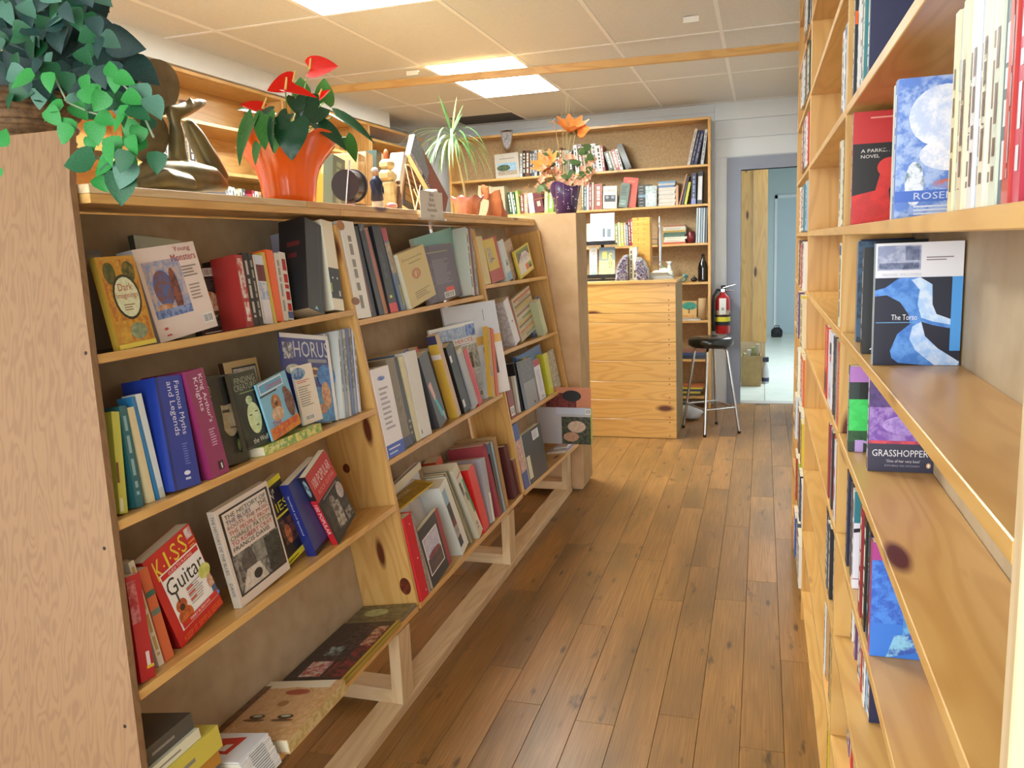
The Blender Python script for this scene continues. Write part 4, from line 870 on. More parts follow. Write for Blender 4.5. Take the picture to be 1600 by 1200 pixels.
# ---- middle case, top row
m1, m2, m3 = SH2
def turned(s, d, phi):            # a frame turned a little about the slope, its far end swung outwards
    c_, s_ = math.cos(math.radians(phi)), math.sin(math.radians(phi))
    return Frame(G2.O + G2.a*s + G2.inn*d, G2.a*c_ - G2.inn*s_, G2.inn*c_ + G2.a*s_, G2.up)
GRC = turned(3.63, -.032, 22); GRH = turned(3.40, .05, 12)
bk(G2, 'S', .0, (557, 498), (577, 492.5), (526, 341), .24, '#e9e8e2', 'tall white book with brown drip marks on its spine beside the divider', m1, group=GB, hard=True, mt=PRINT, art=[E(.02, .95, .28, .05, '#b5762e'), E(.02, .18, .3, .04, '#8a5a2e'), SP('#8a8680', 31, .35, .6, .1, .85)])
bk(G2, 'S', .012, (578, 494), (587.5, 491.7), (547, 351), .21, '#1b1c24', 'thin black book with a fine red stripe next to the white drip book', m1, group=GB, art=[R(.35, .05, .5, .95, '#8e4a52'), R(.9, 0, 1, 1, '#4a4c5c')])
bk(G2, 'S', .01, (588, 491.5), (596, 490), (552, 341), .22, '#202028', 'tall black shiny-topped book beyond the red-striped one', m1, group=GB, art=[R(.85, 0, 1, .95, '#585864'), R(0, .92, 1, 1, '#7a7c86', '#3a3a44')])
bk(G2, 'S', .014, (596.5, 490), (603, 488), (562, 354), .20, '#b8702e', 'orange-brown book with a salmon upper spine', m1, group=GB, art=[R(0, .45, 1, .98, '#b5665a'), R(.75, .0, 1, .98, '#5a3020')])
bk(G2, 'S', .008, (603.5, 489), (618, 486), (573, 351), .22, '#1e2026', 'black book with a red foot and a yellow mark on its spine', m1, group=GB, art=[R(0, .0, 1, .11, '#d42a34'), R(.3, .17, .6, .2, '#d8d44a'), R(.2, .4, .6, .7, '#3c4456', '#1e2026')])
bk(G2, 'S', .012, (619, 485.5), (627, 484), (585, 350), .22, '#222c44', 'navy glossy book next to the red-footed black one', m1, group=GB, art=[R(.1, .02, .3, .98, '#4a5e84')])
bk(G2, 'S', .014, (627.5, 484), (635, 483), (594, 355), .20, '#62789a', 'blue-grey book with a tan and crimson top beside the navy one', m1, group=GB, art=[R(0, .45, 1, .82, '#9a8a78', '#b8a48c'), R(0, .84, 1, 1, '#b03a5a'), R(.7, .05, .9, .3, '#c8c43a')])
bk(G2, 'S', .03, (635.5, 482.5), (638.5, 482), (612, 384), .15, '#a02c34', 'very thin red booklet beside the cream paperback', m1, group=GB, name='booklet', cat='booklet')
bk(G2, 'F', .0, (643, 480.5), (685, 473), (620, 396), .042, '#d3c07e', 'cream paperback with a small red seal on its cover', m1, group=GB, spc='#d9d3bb', art=[T('Dostoevsky', .1, .82, .85, .88, '#6a5a38'), LN(.3, .75, .8, .79, 1, '#8a7848'), E(.48, .55, .17, .1, '#b5603a', '#c8844e'), E(.48, .55, .1, .06, '#d3c07e', '#b5603a'), LN(.25, .1, .85, .25, 4, '#8a7848')])
bk(G2, 'K', .055, (672, 479), (723, 463), (652, 389), .014, '#6a5f72', 'purple-grey back cover with an orange price sticker and barcode', m1, group=GB, art=[R(.0, 0, .3, 1, '#54405e', '#6a5f72'), LN(.3, .3, .8, .75, 14, '#9a94a0'), LN(.2, .86, .85, .9, 1, '#b5aa7a'), R(.55, .13, .78, .22, '#f04a20')] + BAR(.46, .03, .78, .14))
bk(G2, 'K', .08, (676, 480), (737, 462), (650, 377), .018, '#86bfb8', 'large pale teal book with a green spine behind the purple one', m1, group=GB, art=[R(.93, 0, 1, 1, '#3c8a4a'), PL([(.75, .35), (.9, .5), (.88, .52), (.73, .37)], '#8a6a3a')])
for k, (bl, br, tl, c, lb) in enumerate([((738, 462), (742, 461), (727, 356), '#cfd6cc', 'thin pale green book beside the large teal book'), ((742.5, 461), (746.5, 460), (731, 355), '#8a4a48', 'thin brick red book in the group beside the teal book'), ((747, 460), (751, 459), (736, 356), '#aeb4c0', 'thin silver grey book at the end of the group beside the teal book')]): bk(G2, 'S', .012, bl, br, tl, .2, c, lb, m1, group=GB, art=[SP('#5a5a60', k+40, .3, .6)])
bm(G2, 'S', .12, 2.92, m1, .14, .10, .05, '#a03a3c', 'small red and blue box-like book lying behind the cream paperback', group=GB, art=[R(.3, .2, .9, .9, '#6a8aa8', '#a03a3c')])
# ---- middle case, middle row
bk(G2, 'S', .0, (606, 714), (634, 711), (577, 574), .19, '#eceaf0', 'thick white paperback with a blue foot and a car badge on its spine', m2, group=GB, art=[R(0, 0, 1, .145, '#1f4ec0'), E(.45, .88, .22, .025, '#4a5cb8', '#8aa8d8'), LN(.2, .3, .75, .8, 9, '#a8a4b4'), LN(.1, .08, .8, .12, 1, '#d4dcf4'), LN(.1, .03, .6, .07, 1, '#b8c8f0')])
bk(G2, 'S', .01, (634.5, 710), (646, 701), (604, 570), .19, '#7d6f58', 'grey-brown book with a navy foot beside the white car paperback', m2, group=GB, art=[R(0, 0, 1, .12, '#25305e'), R(.2, .3, .8, .6, '#6c604c', '#8a7c64')])
bk(G2, 'S', .015, (646.5, 700), (652, 695), (615, 566), .26, '#e2e0da', 'large white hardback with a black spine edge', m2, group=GB, hard=True, mt=PRINT, art=[R(0, 0, 1, 1, '#2a2624'), LN(.2, .1, .8, .3, 3, '#8a8680')])
bk(G2, 'S', .012, (652.5, 692), (658.5, 689), (624, 560), .25, '#d6cda4', 'cream book standing beside the white black-edged one', m2, group=GB)
bk(G2, 'S', .01, (659, 689.5), (676, 685), (632, 555), .27, '#dcdcd8', 'thick pale white hardback in the middle of the row', m2, group=GB, hard=True, mt=PRINT, art=[R(.1, .05, .2, .1, '#8a8478')])
bk(G2, 'S', .012, (676.5, 684), (688, 676), (642, 558), .20, '#5c8ec4', 'blue paperback with a grey picture box on its spine', m2, group=GB, art=[R(.55, 0, 1, 1, '#2c3670'), R(.05, .24, .55, .42, '#5a625c', '#2c3438'), R(.05, .22, .55, .24, '#e0e4e4')])
bk(G2, 'S', .012, (688.5, 673), (703, 668.7), (655, 563), .20, '#48494e', 'dark grey book with a pink and turquoise triangle', m2, group=GB, art=[PL([(.1, .6), (.4, .62), (.5, .4), (.3, .35)], '#d8a4a4'), PL([(.3, .36), (.5, .38), (.85, .1), (.55, .1)], '#3ab4c8'), R(.75, .03, .88, .15, '#b8b4b0')])
bk(G2, 'S', .006, (704, 669.6), (718.6, 667.5), (663, 562), .14, '#d03628', 'bright red book covered in small white print', m2, group=GB, art=[LN(.12, .45, .88, .95, 16, '#e08a7c'), LN(.12, .25, .6, .35, 3, '#f0c8bc')])
bk(G2, 'S', .014, (719, 668), (724, 663), (683, 541), .27, ('#d8b548', '#cdb08a'), 'tan-spined large book with a yellow and white back cover', m2, group=GB, spc='#c9ab88', art=[R(0, .9, 1, 1, '#3a3c5c', None, 's0'), R(0, .72, 1, .78, '#e8e4dc', None, 's0')])
bk(G2, 'S', .016, (721, 654), (728, 652), (687, 551), .22, '#8a8468', 'grey-green book with a tan upper spine', m2, group=GB, art=[R(0, .4, 1, .7, '#a89c7a'), E(.6, .42, .3, .02, '#3a3428')])
bk(G2, 'S', .01, (728, 652), (741, 652), (698, 549), .24, '#19191c', 'thick black book with two small white labels', m2, group=GB, hard=True, mt=PRINT, art=[R(.05, .76, .3, .86, '#d4d4d4'), R(.1, .08, .35, .19, '#cfd0d0'), R(.5, .92, 1, 1, '#2c3a34')])
bk(G2, 'S', .004, (741.5, 650), (749.5, 647), (714, 559), .04, '#a9adb4', 'plain light grey book before the slim red one', m2, group=GB, art=[R(0, .92, .8, 1, '#c8c09a')])
bk(G2, 'S', .004, (750, 647), (757, 645.5), (725, 562), .035, '#c6243a', 'slim shiny red book leaning on the white magazine', m2, group=GB, art=[R(.7, 0, .85, 1, '#e05a6a')])
mag(GRH, 'K', .0, (697, 655), (768, 634.8), (671, 524), .008, '#e2e4e6', 'white magazine with a Heroes headline and a black and white photo', n0=m2, group=GB, art=[R(.05, .82, .95, .96, '#7a94c0', '#a8bcd8'), R(.75, .84, .95, .97, '#3a62b4', '#8aa4d4'), T('HEROES', .48, .76, .86, .81, '#a8242c'), LN(.5, .73, .8, .75, 1, '#8a8a90'), R(.42, .42, .93, .72, '#8c928e', '#c4cac8'), R(.5, .44, .8, .62, '#1e2220', '#8c928e'), LN(.45, .14, .92, .4, 12, '#b8bcc0')] + BAR(.55, .05, .9, .13))
mag(GRC, 'K', .0, (722, 655), (798, 612), (692, 489), .010, '#cdd6e4', 'tall pale blue and white catalogue with an orange band', n0=m2, hcap=.435, group=GB, art=[R(0, .55, 1, .64, '#e0b260'), R(0, 0, 1, .55, '#e6e6ea'), R(.62, .22, .85, .52, '#2a1c24', '#5a1c30'), R(.72, .8, .73, .92, '#5a5e68')])
bk(G2, 'S', -.012, (770, 624.7), (775, 621), (761, 515), .02, '#c9a23c', 'mustard yellow spine beside the Heroes magazine', m2, group=GB, art=[R(.2, .3, .7, .45, '#b0907a', '#8a7aa0')])
bk(G2, 'S', -.014, (776, 620), (780, 615.5), (767, 515), .012, '#cf5524', 'orange-red spine beside the mustard one', m2, group=GB)
# ---- middle case, bottom row
bk(G2, 'S', -.004, (654, 931), (677, 926), (624, 801), .17, '#d2222e', 'thick red book with a worn grey edge beside the divider', m3, group=GB, hard=True, art=[R(.78, 0, 1, 1, '#a8a098', '#8a8480'), E(.45, .9, .05, .008, '#f0d8d8'), E(.5, .48, .06, .01, '#f0c8c8'), E(.6, .08, .05, .008, '#f0d8d8')])
bk(G2, 'K', .0, (677, 917), (716.5, 914), (652, 829), .02, '#1d2024', 'black book with a framed boat photograph and a red spine', m3, group=GB, art=[R(.84, 0, 1, 1, '#9c2438'), R(.06, .18, .76, .82, '#ececec'), R(.09, .2, .73, .8, '#b8b8d4', '#cfcfe2'), R(.09, .2, .73, .45, '#4a3a3c', '#5c4a4a'), E(.42, .47, .28, .05, '#7a2c38', '#8e4450')])
bk(G2, 'K', .045, (664, 925), (722, 902), (625, 777), .022, '#d8dae2', 'large white hardback with a tan picture spine behind the boat book', m3, group=GB, hard=True, mt=PRINT, art=[R(.9, 0, 1, 1, '#a8926c', '#8a7858'), R(.9, .05, 1, .2, '#c8b494', '#7a5a3a'), R(0, .93, 1, 1, '#e6e0c4'), R(.0, .3, .45, .8, '#eceef0')])
bk(G2, 'S', .01, (728.5, 893), (743.5, 890), (692, 790), .2, '#dfe3dc', 'white book with a tall dark seascape strip on its spine', m3, group=GB, hard=True, mt=PRINT, art=[R(.08, .1, .5, .92, '#2a2c3c'), R(.08, .72, .5, .92, '#8ab0cc'), R(.08, .5, .5, .72, '#232430'), R(.08, .4, .5, .5, '#6a2430'), R(.08, .24, .5, .4, '#b8b4b0', '#8a8890'), R(.08, .1, .5, .24, '#262c48')])
bk(G2, 'S', .13, (715, 850), (726, 848), (689, 764), .06, '#c8481e', 'orange-red picture book peeping over the seascape book', m3+.08, group=GB, art=[R(.1, .1, .9, .9, '#b87a2a', '#c8382a')])
for k, (bl, br, tl, c, lb) in enumerate([((737, 863), (739, 862), (694, 757), '#8f8a6c', 'thin olive-grey magazine, first of three beside the cream lettered book'), ((739.3, 862), (741, 861), (698, 754), '#a39b7c', 'thin khaki magazine, second of three beside the cream lettered book'), ((741.3, 859), (743, 858), (701, 749), '#77745c', 'thin drab magazine, third of three beside the cream lettered book')]): mag(G2, 'S', .02, bl, br, tl, .2, c, lb, n0=m3, group='thin drab magazines')
bk(G2, 'S', .005, (743, 842), (757, 837), (700, 736), .22, '#d4cfba', 'thick cream book with black lettering and a green strip', m3, group=GB, art=[R(.72, .3, 1, .78, '#3a9a6c'), R(.1, .62, .4, .8, '#2c2a28', '#8a857a'), R(.5, .5, .68, .62, '#2a2826', '#6a665c'), R(.3, .1, .6, .2, '#2a2826', '#d4cfba'), LN(.1, .86, .9, .9, 1, '#b05a6a')])
bk(G2, 'S', .004, (757.5, 834), (768, 831.5), (731, 736), .16, '#dd2220', 'vivid red book beside the cream lettered book', m3, group=GB)
bk(G2, 'S', .012, (768.5, 830), (776, 826), (752, 729), .17, '#aab0bc', 'grey-blue booklet with a white torn edge', m3, group=GB, art=[R(.6, 0, 1, .45, '#e8e8e8')])
bk(G2, 'S', .01, (778, 821), (784, 819), (752, 710), .17, '#9e3c46', 'dusty rose cloth book', m3, group=GB, hard=True)
bk(G2, 'S', .01, (785, 809.7), (791, 803), (763, 701), .27, ('#5c86a8', '#23262a'), 'tall black-spined book with a steel blue back cover', m3, group=GB, spc='#2a2d34', art=[R(.6, 0, 1, 1, '#8fb0c8'), R(0, .0, 1, .86, '#1e1c1e', None, 's0'), R(.0, .88, .6, .9, '#c8d4dc', None, 's0')])
bk(G2, 'S', .012, (792, 801), (796, 795), (771, 690), .24, '#b08a58', 'tan cloth book next to the steel blue one', m3, group=GB, hard=True)
# yellow magazine lying askew over the tops
ym = empty('tmp')
bpy.data.objects.remove(ym)
Ly = G2.M @ Matrix.Translation((2.36, .05, .30)) @ Matrix.Rotation(math.radians(-6), 4, 'Z') @ Matrix.Rotation(math.radians(-4), 4, 'Y') @ Matrix.Rotation(math.radians(14), 4, 'X')
book('magazine', Ly, .30, .145, .008, 'n', 'd0', '#b8962a', label='yellow magazine lying askew on top of the bottom row books', cat='magazine', group=GB, spc='#d4b82a', art=[R(0, 0, .06, 1, '#d8c02c', None, 'n1'), R(.3, .0, .95, .5, '#a8842a', '#8f6f22', 'n1'), R(.1, .55, .98, .95, '#8a8a80', '#3c4434', 'n1'), R(.1, .5, .98, .56, '#d8d6cc', None, 'n1'), T('NATIONAL', .35, .28, .7, .38, '#d8d4c0', 0, 'n1')])
# ---- far case
f1, f2, f3, f4 = SH3
bk(G3, 'S', .006, (757.5, 445), (768, 444), (742, 369.5), .18, '#d8cb9c', 'cream rounded-spine book on the far case top shelf', f1, group=GC, hard=True)
bk(G3, 'F', .02, (769, 442), (790, 438.5), (753, 372), .02, '#b8442a', 'red-orange book with a yellow panel and a blue figure', f1, group=GC, art=[R(.0, .28, .8, .97, '#d8bc48'), R(.15, .45, .4, .78, '#7a8ab0', '#c8b45a'), R(.35, .5, .55, .53, '#8a5a2a')])
bk(G3, 'S', .012, (793, 438.5), (800.5, 437), (777, 375.5), .15, '#d0d6d4', 'pale book with a light blue foot and leaf sketch', f1, group=GC, art=[R(0, 0, 1, .2, '#8fb0cc'), R(.4, .35, .8, .5, '#4a5a44', '#b8c0b4')])
bk(G3, 'F', .04, (802, 436.5), (814, 433), (786, 377), .02, '#b39a84', 'pinkish grey stone-patterned book', f1, group=GC, c2='#9a8070')
bk(G3, 'F', .02, (813, 433), (837, 428), (802, 390), .012, '#d6c23a', 'yellow-framed book with a mountain photograph', f1, group=GC, art=[R(.08, .55, .92, .86, '#3c4038', '#6a6a60'), PL([(.15, .55), (.45, .82), (.7, .8), (.92, .6), (.92, .4), (.15, .42)], '#d8d6da', '#a8a6ac'), R(.08, .86, .92, .94, '#4a8a3c'), R(.08, .1, .92, .5, '#dcdad4'), R(.5, .14, .72, .36, '#e07a3c'), R(.72, .26, .9, .36, '#6aa04a'), R(.72, .14, .9, .26, '#2c3428')])
bk(G3, 'S', .015, (807, 545), (816.5, 541), (787, 477), .18, '#dadadf', 'white mottled book with a red edge on the far case', f2, group=GC, c2='#b8b8c4', art=[R(.85, 0, 1, 1, '#c8402c'), E(.5, .5, .1, .02, '#6a5a50')])
_st = ['#8a8468', '#b8a468', '#c87a4a', '#a8b08a', '#8a5a44', '#c9b054', '#7a8a6a', '#d0c8a8', '#9a6a5a', '#b8b090', '#c8a838', '#7c6a54', '#a89a7a', '#b55a3c']
bk(G3, 'F', .04, (817, 541), (845, 522.7), (800, 475), .02, '#c4b692', 'beige collage cover of stacked coloured strips', f2, group=GC, art=[R(.05 if k % 3 else .3, .04+.066*k, .98 if k % 2 else .8, .09+.066*k, c) for k, c in enumerate(_st)])
bk(G3, 'S', .016, (845.5, 522.5), (851, 519), (832, 470), .15, '#b5bc98', 'pale green thin book beside the strip collage', f2, group=GC)
bk(G3, 'F', .012, (849, 515), (872, 508), (838, 478), .01, '#2a86d4', 'bright blue book with a yellow and white picture panel', f2, group=GC, art=[PL([(.02, .12), (.66, .2), (.68, .8), (.6, .86), (.02, .8)], '#e4e6dc'), R(.36, .4, .66, .8, '#e4d23a'), R(.1, .25, .3, .5, '#2c6a9a'), R(.05, .12, .6, .25, '#6ab4d0')])
bk(G3, 'S', .012, (800, 657), (808, 654), (789, 600), .16, '#8e3c38', 'brick red book with a white barcode at its foot', f3, group=GC, art=BAR(.1, .06, .85, .3))
bk(G3, 'S', .02, (808, 648), (814, 642), (799, 590), .16, '#a89c84', 'grey-beige bundle of papers on the far case', f3, group=GC, art=[R(.5, 0, 1, 1, '#d4d4d8')])
bk(G3, 'S', .02, (814.5, 637), (819, 635), (800, 562), .18, '#17171a', 'thin black book beside the two-tone grey one', f3, group=GC)
bk(G3, 'F', .015, (819.5, 635), (837, 630), (805, 561), .02, '#8c8f94', 'grey book, dark above and light below', f3, group=GC, art=[R(0, .55, 1, 1, '#5f6266', '#6e7074'), R(.6, .06, .75, .1, '#3a3c40')])
bk(G3, 'S', .014, (837.5, 630.5), (843, 624), (823, 560), .17, '#3a332a', 'dark olive-brown book beside the two-tone grey one', f3, group=GC, art=[R(.3, .05, .8, .12, '#8a5a3a')])
bk(G3, 'F', .012, (843.5, 621), (852.5, 615.5), (831, 559), .012, '#dcdce4', 'white book with a red top on the far case', f3, group=GC, art=[R(0, .84, 1, 1, '#b02a3c'), LN(.2, .2, .8, .75, 10, '#b0b0bc')] + BAR(.3, .03, .8, .1))
bk(G3, 'F', .05, (822, 627), (860, 612), (806, 549), .02, '#4c74a8', 'steel blue large book behind the white red-topped one', f3, group=GC)
bk(G3, 'S', .012, (859, 610), (865, 606), (847, 547), .17, '#c8c42a', 'acid yellow book near the end panel', f3, group=GC)
bk(G3, 'F', .02, (866, 604), (876, 597), (853, 545), .012, '#b8b09a', 'pale photo cover beside the acid yellow book', f3, group=GC, c2='#8a8270')
bk(G3, 'K', .004, (830, 758.8), (861, 755), (815, 682), .03, '#141416', 'black box file with a white label', f4, group=GC, name='box_file', cat='file', art=[R(.5, .76, .84, .95, '#dfe2ea'), LN(.54, .78, .8, .93, 6, '#8a90a0'), R(.02, .1, .2, .55, '#d8d6ba')])
bk(G3, 'S', .008, (822, 771.5), (830.5, 769), (801, 672.5), .22, '#2a4a9a', 'blue book with a pink floral middle on its spine', f4, group=GC, art=[R(0, .25, 1, .75, '#b8847c', '#d8b4a8')])
bk(G3, 'S', .01, (816, 776), (821.5, 773), (796, 675), .26, ('#33221f', '#2a1c1a'), 'large dark brown book with a grey-green spine', f4, group=GC, spc='#7a8a88', art=[R(0, .93, 1, 1, '#8aa0a8', None, 's0')])
bk(G3, 'S', .012, (797.5, 786), (806, 781), (780, 704), .18, '#5a2222', 'dark red book by the post at the bottom', f4, group=GC, hard=True)
bk(G3, 'S', .01, (808, 781), (815.5, 777), (796, 728), .17, '#7e4634', 'red-brown book, shorter than its dark red neighbour', f4, group=GC)
# magazines propped at the end of the far case, facing down the aisle
FE = Frame((0, 4.42, 0), (1, 0, 0), (0, 1, 0), (0, 0, 1))
bk(FE, 'F', -.03, (840, 692), (926, 681), (838, 636), .006, '#b9b8bd', 'white magazine with a photograph of mushrooms propped facing the aisle', group=GC, name='magazine', cat='magazine', art=[R(.45, .0, .97, .75, '#2a2c22', '#55583e'), E(.72, .48, .16, .16, '#c8a890', '#d8c0a8'), E(.62, .2, .14, .13, '#b08468', '#c89a80'), R(.97, 0, 1, 1, '#b8b04a'), R(.36, .82, .9, 1, '#c4cad8')] + BAR(.88, .82, .98, .97))
bk(FE, 'F', -.015, (850, 690), (923, 676), (849, 604), .006, '#c8805e', 'peach magazine with a dark figure behind the mushroom one', group=GC, name='magazine', cat='magazine', art=[R(.05, .4, .7, .9, '#8a3428', '#5a2018'), E(.6, .85, .2, .1, '#1c1a18')])
flat(G3, .78, .01, f4, .18, .12, .012, '#c8c4cc', 'grey book lying flat on the far case bottom shelf', group=GC, spc='#8a86a8')
flat(G3, .84, .02, f4+.013, .11, .08, .008, '#d8d4d4', 'small white booklet on top of the flat grey book', group=GC, name='booklet', cat='booklet')
# ------------------------------------------------------------------ tall bookcase books. s = -Y, rows run from each far upright towards the camera
GR = 'paperbacks on the tall bookcase'
def rrow(bay, shelf, items, rs, near=False, d=.03):
    bayn = ['near', 'middle', 'far'][bay]; shn = ['lowest', 'second', 'third', 'fourth', 'fifth', 'sixth', 'seventh', 'eighth', 'ninth', 'tenth', 'top'][shelf]
    where = '%s shelf, %s bay of tall bookcase' % (shn, bayn)
    if near: return row(FR, d, -UPY[bay]-.0205, RB[shelf], items, 'the near upright', where, GR, -1, rs=rs)
    return row(FR, d, -UPY[bay+1]+.001, RB[shelf], items, 'the far upright', where, GR, 1, rs=rs)
PB = (.175, .108)
def seq(names, rs, t0=.016, t1=.03, h=.172):
    r = random.Random(rs); return [(nm, r.uniform(t0, t1), h*r.uniform(.94, 1.06), .106) for nm in names.split(',')]
# near bay
s = rrow(0, 7, [('black', .02, .2, .106), ('white', .012, .19, .106)], 4)
t0 = s
bm(FR, 'S', .006, t0, RB[7], .022, .20, .11, '#23262c', 'dark glossy paperback with an orange flash and a large R on its cover', group=GR, art=[R(0, .68, 1, .8, '#e8641e', None, 's1'), R(.1, .2, .9, .6, '#c4ccd4', '#3a4a54', 's1'), T('R', .2, .82, .6, .98, '#c8d4e0', 0, 's1'), SP('#c8d0d8', 3)])
s = t0+.023
s = row(FR, .004, s, RB[7], [('pale grey', .022, .205, .11), ('navy', .018, .2, .11), ('white', .012, .2, .11), ('black', .03, .205, .11), ('slate', .02, .195, .11), ('tan', .016, .19, .11), ('black', .03, .2, .11), ('teal', .024, .19, .11), ('navy', .03, .2, .11)], 'the orange-flash paperback', 'near bay of tall bookcase', GR, rs=41)
# shelf of crime novels at eye level
s = rrow(0, 6, [('slate', .018, .175, .106), ('tan', .014, .16, .106)], 5)
s = -1.70
bm(FR, 'S', .004, s, RB[6], .022, .205, .115, '#16151a', 'red and black novel with a silhouette on its cover and a red spine', group=GR, spc='#a8283a', art=[R(0, .72, 1, 1, '#c02a2c', None, 's1'), PL([(0, .0), (.62, 0), (.55, .3), (.75, .5), (.62, .6), (.45, .52), (.35, .3), (0, .26)], '#c42a2e', '#d8302e', 's1'), E(.57, .5, .2, .09, '#d43430', None, 's1'), T('A PARKER', .12, .64, .55, .67, '#d8d4d0', 0, 's1'), T('NOVEL', .12, .59, .4, .62, '#d8d4d0', 0, 's1'), LN(.25, .93, .7, .96, 1, '#e8a090', 's1'), PL([(.4, .66), (.85, .7), (.7, .78), (.95, .8), (.95, .72), (.9, .6)], '#16151a', None, 's1'), SP('#e0c8c0', 8)])
bm(FR, 'S', .01, -1.231, RB[6], .011, .175, .112, '#d8dccc', 'thin pale green paperback behind the shiny blue and white one', group=GR)
bm(FR, 'S', .010, -1.215, RB[6], .022, .178, .114, '#6d92d8', 'shiny blue and white paperback with swirling cover art', group=GR, art=[R(0, 0, 1, 1, '#5f86d4', '#a8c0ec', 's1'), E(.5, .72, .38, .22, '#e8eefa', '#c4d4f4', 's1'), E(.6, .45, .36, .12, '#f4f4fa', '#d0dcf4', 's1'), E(.2, .25, .1, .16, '#dfe8f8', '#5a7a8a', 's1'), E(.68, .24, .3, .04, '#c8705a', '#8a9ad4', 's1'), R(0, .12, 1, .2, '#4a72cc', None, 's1'), T('ROSEMARY', .2, .135, .9, .185, '#c8d4f0', 0, 's1'), LN(.2, .02, .95, .1, 3, '#dce4f8', 's1'), SP('#e0e8f8', 9)])
for k, (c, nm, t, h) in enumerate([('#e0d6a8', 'pale yellow', .016, .172), ('#b8c0c8', 'blue-grey', .015, .172), ('#dccfae', 'cream', .02, .174), ('#e6e0cc', 'ivory', .019, .176), ('#dfe0e0', 'white', .018, .176), ('#b4bccc', 'silver-blue', .014, .176), ('#e4dcc4', 'buff', .018, .178), ('#dcd8cc', 'stone white', .017, .178), ('#cfd4c0', 'pale sage', .017, .176), ('#27374e', 'dark blue', .018, .174), ('#b8342a', 'red and black', .016, .174), ('#c23a52', 'crimson pink', .018, .176)]):
    s0 = -.845 + sum([.016, .015, .02, .019, .018, .014, .018, .017, .017, .018, .016, .018][:k]) + .0006*k
    bm(FR, 'S', .006 + .002*(k % 2), s0, RB[6], t, h, .108, c, nm + ' paperback with downward lettering, %s from the end of the crime row' % ORD[k], group='crime paperbacks at eye level', art=[SP('#6a4a3a' if k < 9 else '#d8dce0', 60+k, .3, .7, .1, .72)] + ([T('REX STOUT', .3, .3, .75, .7, '#4a3a34', -1)] if k in (2, 3, 6) else []) + ([R(0, .6, 1, .75, '#9aa8b4')] if k == 1 else []) + ([R(.1, .1, .6, .85, '#c8402e')] if k == 10 else []))
# shelf with The Torso
s = rrow(0, 5, seq('navy,black', 6, h=.18), 6)
bm(FR, 'S', .012, -1.640, RB[5], .024, .185, .125, '#1c242c', 'dark paperback with a yellow JO and a smoky blue edge', group=GR, spc='#5a7a9a', art=[T('JO', .3, .72, .62, .84, '#d8b83a', 0, 's1'), R(0, 0, .25, 1, '#44607c', '#2a3a4a', 's1'), R(.15, .12, .7, .35, '#8a6a58', '#3a2a2c', 's1'), E(.25, .06, .09, .04, '#8ab89a', None, 's1')])
bm(FR, 'S', .004, -1.47, RB[5], .018, .176, .115, '#16181c', 'black paperback with a white initial behind the Torso book', group=GR, art=[T('A', .1, .04, .4, .13, '#e4e4e4', 0, 's1'), SP('#c8ccd0', 14)])
bm(FR, 'S', .006, -1.345, RB[5], .02, .183, .118, '#dfe0e6', 'paperback titled The Torso with a blue-lit torso on its cover', group=GR, spc='#8fa8b4', art=[
    R(0, 0, 1, .72, '#131c34', None, 's1'), PL([(0, .62), (.12, .64), (.28, .72), (.52, .72), (.66, .66), (.67, .5), (.72, .42), (.95, .36), (1.0, .38), (1.0, .34), (.9, .3), (.68, .33), (.55, .36), (.6, .24), (.75, .14), (1, .03), (1, 0), (.6, 0), (.3, .02), (.22, .06), (.2, .12), (.28, .26), (.42, .34), (.4, .42), (.3, .52), (.14, .58), (0, .57)], '#5f9ae4', '#3c78cc', 's1'), PL([(.42, .7), (.52, .72), (.66, .66), (.67, .5), (.72, .42), (.95, .36), (.9, .33), (.68, .36), (.55, .39), (.5, .5), (.52, .62)], '#cfe2fa', '#a8ccf6', 's1'), PL([(.45, .32), (.55, .36), (.6, .24), (.75, .14), (1, .03), (.98, 0), (.72, .0), (.5, .12), (.42, .22)], '#c8dcfa', '#9cc2f4', 's1'),
    R(0, .72, 1, 1, '#e2e4ec', None, 's1'), R(.02, .78, .52, .98, '#8a96b8', '#b4bcd4', 's1'), R(.04, .79, .5, .84, '#4a5474', '#7a86a8', 's1'), R(.34, .86, .5, .97, '#5a6488', '#7c88a8', 's1'), LN(.58, .85, .9, .89, 2, '#8a7a84', 's1'), R(.0, .72, .86, .725, '#c8d0e0', None, 's1'), T('MICHAEL WILCOXEN', .08, .735, .52, .755, '#b0b8cc', 0, 's1'), R(.88, .12, 1, .72, '#4a9ae4', None, 's1'), T('The Torso', .2, .375, .5, .42, '#e4e8f0', 0, 's1'), R(.02, .352, .48, .358, '#6aa8d8', None, 's1')])
